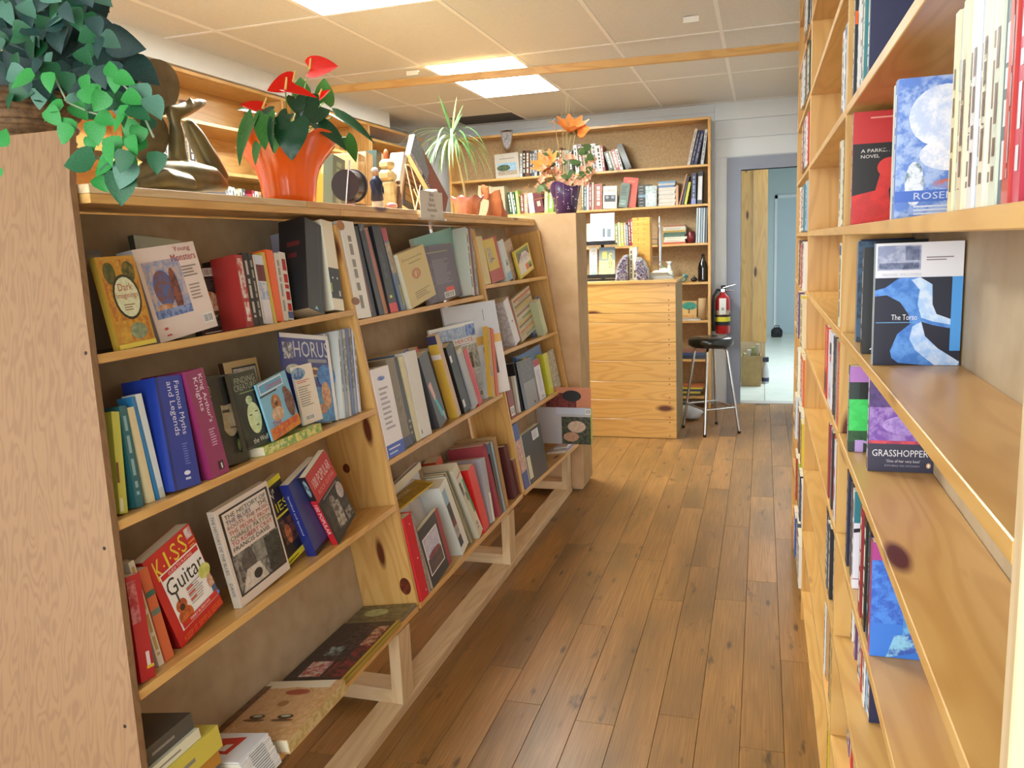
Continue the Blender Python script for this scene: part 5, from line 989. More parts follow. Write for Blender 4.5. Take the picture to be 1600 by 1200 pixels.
# shelf with the purple novel
s = rrow(0, 4, seq('black,white,maroon,black', 7, h=.18), 7)
bm(FR, 'S', .004, -1.645, RB[4], .022, .165, .12, '#2c3a34', 'paperback with a bright green photograph and a violet band on its cover', group=GR, spc='#3a5a6a', art=[R(0, .82, 1, 1, '#b87ac4', None, 's1'), R(.15, .55, .9, .82, '#1a1a1c', None, 's1'), R(0, .25, 1, .62, '#3cc85a', '#46d868', 's1'), R(0, .12, 1, .25, '#2a5a34', '#1c3a24', 's1'), T('M', .1, 0, .9, .14, '#b89ad8', 0, 's1'), SP('#e4e4e4', 15)])
bm(FR, 'S', .024, -1.515, RB[4], .026, .185, .108, '#3c3250', 'purple dusk-sky paperback titled Grasshopper', group=GR, spc='#5a4a6e', art=[R(0, .0, 1, .27, '#383a52', None, 's1'), R(0, .27, 1, .3, '#d85060', '#a83c5c', 's1'), R(0, .3, 1, 1, '#7a52b0', '#a88ad0', 's1'), R(0, .62, 1, 1, '#4a3a72', '#5e4888', 's1'), E(.6, .45, .4, .09, '#b89ae0', '#9478c8', 's1'), T('V', .12, .78, .3, .92, '#e8e4f0', 0, 's1'), T('INE', .3, .78, .7, .92, '#e8e4f0', 0, 's1'), T('RED AND', .25, .7, .55, .73, '#d0c8e0', 0, 's1'), T('GRASSHOPPER', .06, .15, .92, .215, '#e4e6ee', 0, 's1'), T("'One of her very best'", .28, .085, .8, .12, '#d8dae4', 0, 's1'), T('RUTH BEALE, MAIL ON SUNDAY', .26, .05, .8, .07, '#a8acc0', 0, 's1'), E(.93, .07, .035, .025, '#e8b48a', None, 's1'), E(.93, .07, .015, .016, '#f4f0ec', None, 's1'), SP('#d8d0e8', 16)])
# lower shelves of the near bay
s = rrow(0, 3, [('navy', .03, .185, .112), ('slate', .018, .18, .112), ('black', .02, .18, .112)], 8)
s0 = -1.62
bm(FR, 'S', .004, s0, RB[3], .03, .186, .114, '#1d2440', 'thick navy hardback standing on the fourth shelf of the near bay', group=GR, hard=True, mt=PRINT, art=[SP('#8a94b0', 18)])
bm(FR, 'S', .006, s0+.06, RB[3], .02, .18, .112, '#2a2a30', 'charcoal paperback beside the thick navy hardback', group=GR, art=[SP('#9a9aa0', 19)])
bm(FR, 'S', .004, s0+.11, RB[3], .024, .182, .114, '#e2dfe6', 'white paperback with piano keys and a teal top on its cover', group=GR, art=[R(0, .68, 1, 1, '#2c7a82', None, 's1'), PL([(0, .62), (1, .72), (1, .68), (0, .58)], '#1c1c1e', None, 's1')] + [R(.12+.17*k, .36-.03*k, .2+.17*k, .64+.014*k, '#1c1c1e', None, 's1') for k in range(5)] + [R(0, .1, 1, .107, '#8a3c50', None, 's1'), SP('#4a4a52', 20)])
s = row(FR, .004, s0+.20, RB[3], [('purple', .022, .18, .112), ('crimson', .03, .185, .112), ('tan', .02, .18, .112), ('black', .03, .185, .112)], 'the piano-key paperback', 'near bay of tall bookcase', GR, rs=9)
bm(FR, 'S', .006, s+.01, RB[3], .03, .186, .112, '#15171c', 'black paperback with blue lettering reading Laura Wilson', group=GR, art=[T('Laura Wilson', .3, .4, .72, .95, '#5aa8d8', -1), E(.5, .28, .2, .05, '#8ad0e0', '#3a7a9a'), R(.2, .04, .5, .1, '#3a6ac8')])
bm(FR, 'S', .004, s+.055, RB[3], .022, .18, .112, '#3a7ad8', 'blue pictorial paperback with a magenta spine', group=GR, spc='#a8326a', art=[R(0, .85, 1, 1, '#a83c8c', None, 's1'), R(0, .3, 1, .85, '#4a8ae4', '#3060c4', 's1'), R(.4, .2, 1, .5, '#78c0e8', '#4a8ad0', 's1'), E(.8, .3, .3, .12, '#c02a2c', None, 's1'), PL([(.2, .0), (.9, .12), (.7, .25), (.3, .2)], '#8ac4e4', '#3a5ab4', 's1'), R(.3, .16, .7, .26, '#e0d8cc')])
s = rrow(0, 2, seq('white,slate,white,purple,yellow,orange,black,blue,red,maroon,white,pale blue,navy', 10, h=.18), 10)
s = rrow(0, 1, seq('black,blue,purple,teal,red,white,navy,cream,black,red', 11, h=.18), 11)
# middle bay: rows pushed against the near upright
for shf, names, rs in ((9, 'slate,black,tan,white,pale blue,white,red', 21), (8, 'black,tan,maroon,white,white,pale blue,navy,black', 22), (7, 'red,white,pale grey,white,black,cream', 23), (6, 'slate,maroon,white,tan,black,cream', 24), (5, 'teal,yellow,cream', 25), (2, 'white,blue,pale grey,purple,slate,black,dark green,slate,navy,black,grey', 27), (1, 'white,pale grey,yellow,green,tan,cream,red,orange,tan,white', 28), (0, 'red,black,tan,lime,brown,yellow', 29)):
    rrow(1, shf, seq(names, rs, .022, .04, .178), rs, near=True, d=.004)
s = -1.8005
for k, (c, lb, t, art) in enumerate([('#1f6ea8', 'bright blue paperback with a white peak beside the upright of the middle bay', .05, [T('JA', .1, .42, .9, .52, '#eceef0'), PL([(.2, .0), (.8, 0), (.6, .36), (.4, .36)], '#cfd8e0', '#8aa0b4'), R(0, .85, 1, 1, '#12202c')]), ('#c42440', 'crimson paperback with downward silver lettering in the middle bay', .06, [T('JAMES PATTERSON', .3, .12, .75, .9, '#e8d8d8', -1)]), ('#b8a48c', 'tan paperback between the crimson and the black one', .04, []), ('#1c1c22', 'black paperback with pale specks in the middle bay', .05, [SP('#8a8a90', 5)]), ('#3a3c4c', 'slate paperback with a yellow fleck in the middle bay', .05, [SP('#c8b04a', 3)]), ('#e6e2ec', 'white paperback with red and black block letters in the middle bay', .17, [R(.4, .7, .8, .86, '#23222a'), R(.45, .6, .75, .68, '#c8282a'), R(.3, .1, .7, .3, '#c04a5a', '#e6e2ec')]), ('#d8381e', 'vermilion paperback with upper-case author lettering in the middle bay', .14, [T('JAMES PATTERSON', .3, .42, .75, .95, '#f0e4dc', -1), R(0, 0, 1, .38, '#c02a18'), R(.2, .08, .8, .34, '#5a1a14')])]):
    t = t*.62; bm(FR, 'S', .003, s-t, RB[4], t, .182, .112, c, lb, group=GR, art=art); s -= t + .03*(k > 2) + .001
s = -1.8005
for k, (c, lb, t, art) in enumerate([('#b88a2c', 'gold and brown paperback beside the upright of the middle bay', .05, [R(.3, 0, .7, 1, '#7a4a1c'), SP('#e0c86a', 6, .75, .95)]), ('#a8d0ec', 'pale blue paperback with a bird on the fourth shelf of the middle bay', .03, [R(.2, .05, .8, .2, '#2c3a54'), R(.1, .3, .9, .5, '#d8e4ee')]), ('#cfcfd8', 'silver paperback with red rounded shapes and an ampersand', .05, [E(.5, .35, .3, .12, '#cc3a34'), E(.5, .6, .3, .08, '#cc3a34'), T('&', .25, .04, .75, .12, '#2a2a30')]), ('#cc3a2c', 'orange-red paperback with white author lettering on the fourth shelf', .06, [T('JAMES PATTERSON', .3, .3, .75, .95, '#f0dcd4', -1)]), ('#2a2626', 'black paperback on the fourth shelf of the middle bay', .05, [SP('#9a8a7a', 9)]), ('#b8b8c4', 'grey-white paperback on the fourth shelf of the middle bay', .05, [SP('#4a4a5a', 10)]), ('#8e2434', 'dark red paperback, last of the fourth shelf row in the middle bay', .05, [])]):
    t = t*.62; bm(FR, 'S', .002+.003*(k % 2), s-t, RB[3], t, .182, .112, c, lb, group=GR, art=art); s -= t + .012*(k > 2) + .001
# far bay
for shf, names, rs in ((9, 'slate,black,white,orange', 41), (8, 'dark green,tan,black,white', 42), (7, 'red,white,black,crimson,maroon', 43), (6, 'pale blue,teal,white,red,white', 44), (5, 'white,lime,red,cream,brown', 45), (4, 'cream,yellow,slate,purple,black', 46), (3, 'orange,red,yellow,white,black', 47), (2, 'yellow,white,brown,blue,white', 48), (1, 'white,navy,black,lime,red,cream', 49), (0, 'white,maroon,slate,blue,red', 50)):
    rrow(2, shf, [(a, b*2.6, c, d_) for a, b, c, d_ in seq(names, rs, .03, .05, .178)], rs, near=True, d=-.014)
# ------------------------------------------------------------------ back bookcase contents
GK = 'books on the back bookcase'
def bb(kind, d, bl, br, tl, dp, c, lb, z, **k): return bk(FB, kind, d, bl, br, tl, dp, c, lb, z, group=k.pop('group', GK), **k)
z6, z5, z4, z3, z2_, z1_ = BS[6], BS[5], BS[4], BS[3], BS[2], BS[1]
bb('F', .06, (775, 276), (812, 272), (772, 238), .02, '#c9c2b6', 'pale framed landscape book facing out on the top back shelf', z6, art=[R(.1, .12, .9, .62, '#8ab4d0', '#a8c8dc'), R(.1, .12, .9, .3, '#b8a894', '#9c8c7a'), E(.35, .42, .28, .13, '#3a5238', '#5a6a4a'), LN(.2, .75, .85, .85, 1, '#a49a90')])
def rowpx(z, xs, yb, yt, cols, what, lean=0, d=.02, dp=.16, rs=1, hs=None):
    """spines between pixel columns xs on one shelf"""
    r = random.Random(rs)
    for k, nm in enumerate(cols):
        ytop = (hs[k] if hs else yt + r.uniform(-2, 4))
        a, b = xs[k], xs[k+1]-.25
        art = [SP('#e4ddd0' if sum(lin(CN[nm])[:3]) < .9 else '#55484a', r.randint(0, 99), .3, .7)]
        bb('S', d+r.uniform(0, .01), (a, yb), (b, yb), (a+lean, ytop), dp, CN[nm], '%s book, %s in the row %s' % (nm, ORD[k], what), z, art=art, hard=r.random() < .3)
rowpx(z6, [812.5, 816, 821, 827.5, 831.5, 835, 839], 272, 232, ['white', 'black', 'brown', 'black', 'slate', 'pale grey'], 'beside the framed landscape book', 0, rs=2)
rowpx(z6, [843, 848, 853, 858, 864, 869, 875, 880, 885, 890, 895], 270, 230, ['cream', 'tan', 'white', 'grey', 'pale grey', 'white', 'brown', 'tan', 'pale blue', 'slate'], 'behind the dried flowers, top back shelf', -2, rs=3)
rowpx(z6, [900, 905.5, 913, 920, 927, 935, 942, 946], 266, 223, ['white', 'maroon', 'tan', 'brown', 'pale grey', 'white', 'crimson'], 'of upright books mid top back shelf', -5, rs=4)
rowpx(z6, [947, 955, 959.5, 962, 969, 974], 263.5, 233, ['dark green', 'white', 'cream', 'crimson', 'white'], 'leaning by the dark leaning book, top back shelf', -9, rs=5)
bb('S', .02, (977, 262.5), (986, 261), (962, 225), .16, '#2c2a22', 'dark olive book leaning at the end of the top back shelf row', z6)
for k, (a, b, t, yt, c, lb) in enumerate([(1073.5, 1078, 1086, 197, '#cfc4bc', 'white and pink spotted'), (1079, 1083, 1091, 200, '#262c4c', 'navy thin'), (1084, 1089, 1096, 200, '#2a3264', 'dark blue'), (1095, 1099.5, 1102, 199, '#c4ccd4', 'pale silver')]):
    bb('S', .03, (a, 254), (b, 253), (t, yt), .16, c, lb + ' book leaning at the wall end of the top back shelf', z6, art=[SP('#8a8a94', k)])
# second shelf
bb('S', .05, (745, 333), (765, 331), (747, 287), .15, '#dccfa4', 'cream box-like book behind the salmon foil', z5)
bb('S', .04, (769, 333), (790, 331), (766, 289), .15, '#c9c0a0', 'beige book behind the salmon foil', z5)
for k, (a, b, t, yt, c, lb) in enumerate([(797, 801, 792, 297, '#2a5a3a', 'dark green'), (801.5, 804, 796, 297, '#e0e4dc', 'thin white'), (804.5, 808, 799, 297, '#3a6a4a', 'mid green'), (808.5, 813, 804, 295, '#b4cc5a', 'lime'), (814, 819, 812, 300, '#8a4a44', 'brick'), (819.5, 825, 818, 299, '#d8a484', 'salmon'), (826, 834, 822, 300, '#e4e2e8', 'white slab'), (835, 848, 829, 300, '#6e2a30', 'maroon labelled'), (849, 854, 849, 299, '#d0c89a', 'straw'), (855, 864, 856, 298, '#8ab03c', 'apple green')]):
    bb('S', .02, (a, 331), (b, 330), (t, yt), .15, c, lb + ' book on the second back shelf near the purple pot', z5, art=[R(.3, .3, .7, .55, '#d8c8b0')] if k == 7 else [SP('#e8e4d8', k)])
for k, (a, b, c, lb) in enumerate([(908, 912, '#7a6a3c', 'olive'), (912.5, 916, '#3a5a6a', 'petrol'), (916.5, 920, '#cfcac4', 'white'), (920.5, 924, '#8e2a34', 'red'), (924.5, 928, '#b8a090', 'pinkish tan'), (929, 941, '#a0584a', 'terracotta patterned')]):
    bb('S', .03, (a, 327), (b, 326.5), (a, 284+k % 2*3), .15, c, lb + ' book beside the white Klinson book on the second back shelf', z5, c2='#d8c4b0' if k == 5 else None, art=[SP('#e0d4c4', k+7)])
bb('F', .0, (942, 324), (963.5, 322), (942.5, 289), .03, '#ddd6c4', 'white book titled Star Six by Klinson facing out', z5, art=[T('STAR SIX', .12, .74, .88, .86, '#5a4a44'), R(.1, .3, .9, .6, '#23262c', '#3a3e48'), E(.3, .5, .12, .07, '#8a92a0'), E(.7, .5, .12, .07, '#8a92a0'), T('KLINSON', .1, .08, .9, .22, '#5a8a9a')])
bb('F', .015, (966, 322), (980, 321), (971, 284), .03, '#5c7064', 'grey-green book leaning beside the Star Six book', z5, art=[LN(.1, .5, .8, .9, 5, '#2c3834'), R(.1, .1, .8, .3, '#8aa094', '#6a8074')])
bb('F', .05, (970, 323), (993, 322), (975, 277), .02, '#c8482c', 'tall red-orange book behind the grey-green one', z5, art=[LN(.3, .85, .8, .9, 1, '#e8a888'), R(.1, .1, .6, .7, '#c8482c', '#8a7a6a')])
X_ = lambda px, py=300: hitY(px, py, BY+.02).x
zz = z5+.0006
for k in range(7):
    c = ['#2c3034', '#3a3a40', '#23262c', '#5a8aa4', '#2a2e34', '#33403a', '#3c3c38'][k]; t = .026
    flat(FB, X_(997), .02+.003*(k % 2), zz, X_(1008)-X_(997)+.05, .12, t, c, 'dark paperback lying flat, %s from the bottom of the dark pile' % ORD[k], group='dark pile on the second back shelf', art=[LN(.1, .3, .4, .7, 1, '#a8a8a0')]); zz += t+.001
bb('F', .0, (1008.5, 322), (1026, 321), (1008.5, 290), .012, '#b8c4c4', 'silvery book with a misty cover facing out', z5, art=[R(0, 0, 1, 1, '#9ab0b4', '#c8d4d4'), E(.5, .4, .3, .3, '#e0eaea', '#b4c4c4')])
zz = z5+.0006
for k in range(12):
    c = ['#d8d4cc', '#cfcabc', '#e0ddd4', '#d4cdc0', '#dcd8d0', '#c8c4b8', '#e0dcd2', '#d4d0c4', '#dcd4c4', '#3f78b4', '#c9c4b8', '#5a90c0'][k]; t = .0165
    flat(FB, X_(1027.5) + .004*(k % 3), .03, zz, X_(1054)-X_(1027.5), .13, t, c, '%s paperback lying flat, %s from the bottom of the pale pile' % ('blue' if k in (9, 11) else 'white', ORD[k]), group='pale pile on the second back shelf', art=[LN(.1, .3, .9, .6, 1, '#a08a7a')]); zz += t+.0008
bb('S', .02, (1055, 321), (1059, 320), (1055, 290), .13, '#c89a78', 'tan book standing beside the pale pile', z5)
for k, (a, b, t, yt, c, lb) in enumerate([(1060.5, 1063, 1072, 271, '#b8805c', 'orange-tan thin'), (1064.5, 1068, 1074, 274, '#2c2a2c', 'black thin'), (1069, 1073, 1076, 284, '#c8c42c', 'bright yellow'), (1080, 1087, 1081, 270, '#2c3654', 'dark blue'), (1089.5, 1097, 1091, 268, '#23242a', 'black with a white panel')]):
    bb('S', .03, (a, 319), (b, 318), (t, yt), .14, c, lb + ' book at the wall end of the second back shelf', z5, art=[R(.05, .12, .9, .85, '#d4d8da')] if k == 4 else ([R(0, 0, 1, .18, '#7a86c8'), SP('#8a94b4', 3)] if k == 3 else []))
# third shelf
for k, (a, b, t, yt, c, lb) in enumerate([(962, 966, 960.5, 350, '#8a9a5a', 'olive green'), (966.5, 970, 965, 348, '#d8cf9a', 'cream'), (970.5, 975, 969, 349, '#c0c44a', 'yellow-green'), (975.5, 979, 974, 349, '#d8a48a', 'peach'), (979.5, 982, 978, 352, '#7aa0b4', 'pale blue'), (983, 986, 981, 344, '#8e1f2e', 'dark red'), (986.5, 990, 984.5, 344, '#b8343c', 'red')]):
    bb('S', .02, (a, 385), (b, 385), (t, yt), .14, c, lb + ' book beside the wooden block tower on the third back shelf', z4, art=[SP('#e8e0d0', k+20)])
zz = z4+.0006
for k in range(8):
    c = ['#c8442a', '#d4cfbc', '#dcd8c8', '#3f6a5a', '#2f5a4a', '#b8963a', '#c4bfae', '#a0583c'][k]; t = [.014, .024, .02, .02, .018, .016, .03, .014][k]
    flat(FB, X_(1036+(k % 3), 360), .03, zz, X_(1073, 360)-X_(1038, 360)-.01*(k % 2), .14, t, c, '%s book lying flat, %s from the bottom of the mixed pile' % (['red', 'cream', 'white', 'sea green', 'dark green', 'ochre', 'stone', 'rust'][k], ORD[k]), group='mixed pile on the third back shelf', art=[LN(.1, .3, .8, .6, 1, '#8a7a60')]); zz += t+.0008
for k in range(5):
    a = 1087+k*3.6; bb('S', .02, (a, 379), (a+2.9, 379), (a+1.5, 324.5), .15, ['#aab8c0', '#c4ced4', '#94a8b8', '#b4c0c4', '#3c4044'][k], ['silver grey', 'pale silver', 'steel blue', 'light grey', 'charcoal'][k] + ' tall binder, %s from the upright end on the third back shelf' % ORD[4-k], z4, art=[R(.8, 0, 1, 1, '#6a7884')], name='binder', cat='binder')
gp = MB(); gp.lathe([(0, 0), (.035, 0), (.042, .05), (.035, .09), (.03, .1)], seg=14)
tag(gp.build('red_pot', mat('red_glaze', '#6e1f24', .3), loc=(X_(1079, 372), BY+.07, z4+.0005)), 'dark red pot beside the mixed pile on the back bookcase', 'pot')
# fourth shelf: bottle and clutter
BOT = mat('black_glass', '#0d0d12', .08, spec=.7)
def vase(name, prof, px, z, y, m, label, cat, seg=16):
    return tag(MB().lathe(prof, seg=seg).build(name, m, loc=(hitY(px, 430, y).x, y, z+.0005)), label, cat)
vase('dark_bottle', [(0, 0), (.042, 0), (.045, .01), (.045, .12), (.035, .16), (.015, .195), (.013, .235), (.016, .24), (.0, .241)], 1098.5, z3, BY+.08, BOT, 'black glass bottle on the back bookcase', 'bottle')
MB().box((-.004, -.0462, .02), (.004, -.0455, .12)).build('label_strip', mat('silver_strip', '#c4ccd8', .4), bpy.data.objects['dark_bottle'])
CER = mat('white_ceramic', '#dfe4e2', .25)
vase('white_vase', [(0, 0), (.035, 0), (.04, .04), (.035, .09), (.018, .13), (.016, .16), (.03, .185), (.028, .185), (.0, .15)], 1046, z3, BY+.06, CER, 'white flared vase on the back bookcase behind the counter', 'vase')
vase('glass_jar', [(0, 0), (.02, 0), (.022, .1), (.016, .13), (.018, .15), (.0, .15)], 1034.5, z3, BY+.04, mat('green_glass', '#9aa87a', .15, spec=.6), 'pale green glass jar beside the white vase', 'jar')
tl_ = MB(); tl_.ball((0, 0, .025), (.05, .03, .025), 12, 6); tl_.ball((.03, 0, .05), (.03, .025, .02), 10, 6)
tag(tl_.build('teal_ornament', mat('teal_glass', '#3f7a7a', .3, noise=(30, '#8ab0a0', .4, .6)), loc=(X_(1064, 432), BY+.06, z3+.0005)), 'teal shell-like ornament on the back bookcase shelf', 'ornament')
bc_ = MB(); bc_.ball((0, 0, .018), (.03, .022, .018), 10, 6); bc_.tube([(-.02, 0, .03), (0, .0, .05), (.02, 0, .03)], .005, 6)
tag(bc_.build('black_trinket', BOT, loc=(X_(1084, 436), BY+.05, z3+.0005)), 'small black trinket beside the black glass bottle', 'ornament')
# lower shelves right of the counter
bb('F', .03, (1063.5, 495.5), (1087, 495), (1064, 467), .006, '#d8b070', 'small picture of a green tree on an orange ground', z2_, name='picture_card', cat='picture', art=[E(.5, .72, .5, .22, '#4aa08c', '#3a8a78'), R(.44, .3, .52, .6, '#7a4a2c'), R(0, 0, 1, .2, '#c88a4a', '#d8a860')])
vase('paper_roll', [(0, 0), (.035, 0), (.035, .19), (.0, .19)], 1097, z2_, BY+.07, mat('buff_paper', '#b89a70', .7), 'upright roll of buff paper on the back bookcase', 'roll')
zz = z2_+.0006
for k in range(2):
    flat(FB, X_(1068)-.05, .005+.004*k, zz, .19, .12, .007, ['#c8ccd0', '#b8a890'][k], ['pale grey', 'beige'][k] + ' magazine lying under the green tree picture', name='magazine', cat='magazine', group=GK); zz += .008
zz = z1_+.0006
for k, (c, t) in enumerate((('#2c3648', .03), ('#3a4a6a', .025), ('#8a5a50', .02))):
    flat(FB, X_(1066, 550)-.02, .03, zz, .22, .13, t, c, ['navy', 'slate blue', 'dull red'][k] + ' book lying flat behind the bar stool', group=GK); zz += t+.001
zz = BS[0]+.0006
for k, (c, t) in enumerate((('#4a4a3c', .02), ('#c8b84a', .018), ('#3a3f5a', .02), ('#d8cf3a', .014), ('#b8683a', .018))):
    flat(FB, X_(1066, 620)-.03+.01*k, .03, zz, .18, .13, t, c, ['drab', 'straw yellow', 'indigo', 'lemon yellow', 'rust'][k] + ' book in the low pile behind the stool', group=GK); zz += t+.001
# melting clock
CHR = mat('chrome', '#c9ccd0', .12, 1)
SIL = mat('clock_face', '#b8b8bc', .3, .2, noise=(120, '#8e8e96', .4, .6))
q = hitY(792, 219, BY-.012)
mc = empty('melting_clock', (q.x, BY-.008, q.z), label='silver melting clock draped over the top of the back bookcase', cat='clock')
pr = [(-.058, .075), (-.05, .0), (-.03, -.06), (-.005, -.085), (.025, -.075), (.045, -.02), (.056, .04), (.056, .08), (0, .086)]
m = MB(); m.prism(pr, -.012, 0, 'xzy'); m.build('case', CHR, mc)
m = MB(); m.prism([(x*.82, z*.82) for x, z in pr], -.0135, -.0121, 'xzy'); m.build('dial', SIL, mc)
MB().tube([(0, -.015, .01), (.012, -.015, .045)], .002, 5).build('clock_hand', BOT, mc); MB().tube([(0, -.015, .01), (-.02, -.015, .0)], .002, 5).build('clock_hand', BOT, mc)
MB().box((-.055, -.012, .0755), (.055, .03, .088)).build('hook', CHR, mc)

# ------------------------------------------------------------------ side wall bookcases: books above the display top
GL = 'books on the side wall bookcases'
def lrow(z, x0, x1, names, what, py, d=.03, h=.21, rs=1):
    r = random.Random(rs); n = len(names)
    for k, nm in enumerate(names):
        a = hitX(x0+(x1-x0)*k/n, py, LX-d).y; b = hitX(x0+(x1-x0)*(k+1)/n, py, LX-d).y
        bm(FL, 'S', d, a+.001, z, max(b-a-.002, .01), h*r.uniform(.9, 1.06), .17, CN[nm], '%s book, %s in the row %s' % (nm, ORD[k], what), group=GL, art=[SP('#55505a' if sum(lin(CN[nm])[:3]) > .9 else '#d8d0c4', k)])
lrow(1.70, 352, 372, ['grey', 'white', 'white', 'cream'], 'beside the bronze statue, side wall bookcase', 300, rs=1, h=.2)
lrow(1.70, 373, 408, ['cream', 'slate', 'crimson', 'red', 'crimson', 'white', 'tan'], 'between statue and orange pot, side wall bookcase', 300, rs=2, h=.19)
lrow(1.70, 409, 426, ['black', 'red', 'grey', 'slate'], 'just before the orange pot, side wall bookcase', 300, rs=3, h=.19)
lrow(1.70, 427, 470, ['black', 'navy', 'white', 'black', 'tan'], 'behind the orange pot, side wall bookcase', 300, rs=4, h=.16)
lrow(1.985, 251, 300, ['white', 'purple', 'white', 'pale grey', 'tan', 'black'], 'behind the bronze statue, upper side shelf', 195, rs=5, h=.16)
lrow(1.70, 240, 262, ['white', 'pale grey', 'white'], 'under the statue wing, side wall bookcase', 270, rs=6, h=.2)
def crow(z, x0, x1, names, what, py, d=.05, h=.2, rs=1): lrow(z, x0, x1, names, what, py, d, h, rs)
crow(2.05, 588, 606, ['slate', 'white', 'pale grey'], 'on the top shelf of the corner bookcase', 240, rs=7, h=.2)
crow(1.70, 606, 634, ['brown', 'black', 'tan', 'maroon', 'orange'], 'in the middle of the corner bookcase', 270, rs=8, h=.2)

finish()
# ------------------------------------------------------------------ things on the display top
ZT = 1.6362
FT = Frame((-1.40, 0, 0), (0, 1, 0), (-1, 0, 0), (0, 0, 1))
def tx(px, py, x=-1.40): return hitX(px, py, x)
GT = 'books standing on the display top'
bk(FT, 'S', .10, (519, 318), (538, 319), (520, 236), .16, '#6a7868', 'grey-green book standing behind the black reel', ZT, group=GT, art=[SP('#9aa48c', 3)])
bk(FT, 'S', .14, (506, 317), (518, 318), (507, 262), .12, '#c8a23c', 'yellow book between the orange pot and the grey-green book', ZT, group=GT, art=[SP('#5a4a20', 5)])
for k, (a, b, yt) in enumerate(((559, 570, 233), (571, 582, 230))): bk(FT, 'S', .08, (a, 322), (b, 322), (a, yt), .16, ['#c9a878', '#d4b588'][k], ['light brown', 'honey-coloured'][k] + ' tall folder standing beyond the black reel', ZT, group=GT, name='folder', cat='folder', art=[R(.2, 0, .3, 1, '#b08c5c'), R(.6, 0, .66, 1, '#dcc49c')])
bk(FT, 'S', .08, (586, 323), (597, 323), (588, 229), .15, '#3a4a44', 'dark green-black book behind the man figurine', ZT, group=GT, art=[R(.0, .0, 1, .4, '#5a7a5c', '#3a4a44'), R(.7, .9, 1, 1, '#d8d8d8')])
bk(FT, 'S', .02, (617, 326), (626, 327), (631, 240), .15, '#b07a3c', 'white-edged brown book leaning beside the carved figure', ZT, group=GT, art=[R(0, 0, .7, 1, '#dcd8cc')])
bk(FT, 'S', .12, (630, 328), (660, 329), (632, 262), .13, '#2c2620', 'dark brown book behind the wire easel', ZT, group=GT, art=[SP('#8a6a3c', 9, .1, .9)])
bk(FT, 'K', .05, (694, 330), (717, 332), (640, 232), .025, '#7a3a2a', 'big leaning book with a brown and slate cover and white lettering', ZT, group=GT, spc='#2c3044', art=[R(.0, .55, 1, 1, '#6f7690', '#7d8498'), PL([(.45, .45), (.6, .55), (.95, .8), (1, .9), (1, .5), (.8, .45)], '#7a3a2a', '#8a4632'), R(0, 0, .16, 1, '#23283c'), R(0, .68, .16, 1, '#6a7aa8', '#d8ccd4'), T('WALSER', .03, .3, .14, .62, '#e4e4e8', -1)])
# black reel
RM = mat('black_reel', '#241f26', .3); BRN = mat('brown_block', '#8a6a5a', .5)
q = tx(545, 290, -1.42)
rl = empty('tape_reel', (-1.42, q.y, ZT), label='black tape dispenser reel on a small brown stand', cat='reel')
box('stand', rl, (-.04, -.035, 0), (.04, .05, .02), BRN, bevel=.002); box('stand_arm', rl, (-.015, -.012, .02), (.015, .012, .05), BRN)
m = MB(); m.tube([(0, -.028, .085), (0, .028, .085)], .055, 24); m.build('reel', RM, rl)
m = MB(); m.tube([(0, .0285, .085), (0, .033, .085)], .06, 24); m.build('flange', mat('reel_flange', '#4a4248', .3), rl)
m = MB(); m.tube([(0, .0332, .085), (0, .0345, .085)], [.04, .04], 24); m.build('disc', mat('reel_disc', '#8a7f84', .35), rl)
m = MB(); m.tube([(0, .0346, .085), (0, .0365, .085)], .01, 12); m.build('hub', RM, rl)
m = MB(); m.tube([(0, -.03, .02), (.02, -.03, .14), (.025, -.03, .17)], .004, 6); m.build('handle', CHR, rl)
# little man figurine
q = tx(590, 320, -1.36)
NAV = mat('navy_coat', '#262c48', .5); SKIN = mat('figurine_skin', '#c89a7a', .5); WHT = mat('figurine_white', '#d8d8d8', .4)
fg = empty('man_figurine', (-1.36, q.y, ZT), label='small figurine of a white-haired man in a navy coat', cat='figurine')
m = MB(); m.lathe([(0, .0), (.022, 0), (.02, .03)], seg=12); m.build('base', WHT, fg)
m = MB(); m.lathe([(.012, .03), (.024, .035), (.02, .07), (.024, .1), (.012, .118), (.008, .122)], seg=14); m.build('coat', NAV, fg)
for sx in (-1, 1): MB().tube([(.0, .022*sx, .105), (.008, .03*sx, .08), (.014, .02*sx, .06)], [.008, .007, .006], 8).build('arm', NAV, fg)
m = MB(); m.ball((0, 0, .134), (.012, .011, .015), 12, 8); m.build('head', SKIN, fg)
m = MB(); m.ball((-.002, 0, .142), (.0135, .0125, .011), 12, 6); m.build('hair', WHT, fg)
# carved pale wood sculpture
q = tx(610, 318, -1.42); CW = mat('pale_carved_wood', '#d8c294', .5, noise=(30, '#c4a874', .4, .7))
cw = empty('wood_sculpture', (-1.42, q.y, ZT), label='stacked pale carved wood sculpture with a thin dark figure before it', cat='sculpture')
m = MB(); m.cbox((-.03, -.04, 0), (.03, .035, .12), .008); m.build('lower_block', CW, cw)
m = MB(); m.cbox((-.028, -.042, .1205), (.028, -.006, .165), .012); m.cbox((-.028, -.004, .1205), (.028, .03, .16), .012); m.build('heart_block', CW, cw)
m = MB(); m.cbox((-.026, -.035, .1655), (.026, .02, .205), .012); m.build('upper_block', CW, cw)
m = MB(); m.tube([(.04, .0, .0), (.04, .0, .1)], [.012, .006], 8); m.ball((.04, 0, .115), .009, 8, 6); m.tube([(.04, -.02, .06), (.04, 0, .09), (.04, .02, .06)], .003, 5); m.build('thin_figure', mat('dark_bronze', '#5a3c28', .4), cw)
m = MB(); m.ball((0, -.01, .225), (.012, .01, .02), 8, 6); m.build('finial', mat('copper_finial', '#b8683c', .4), cw)
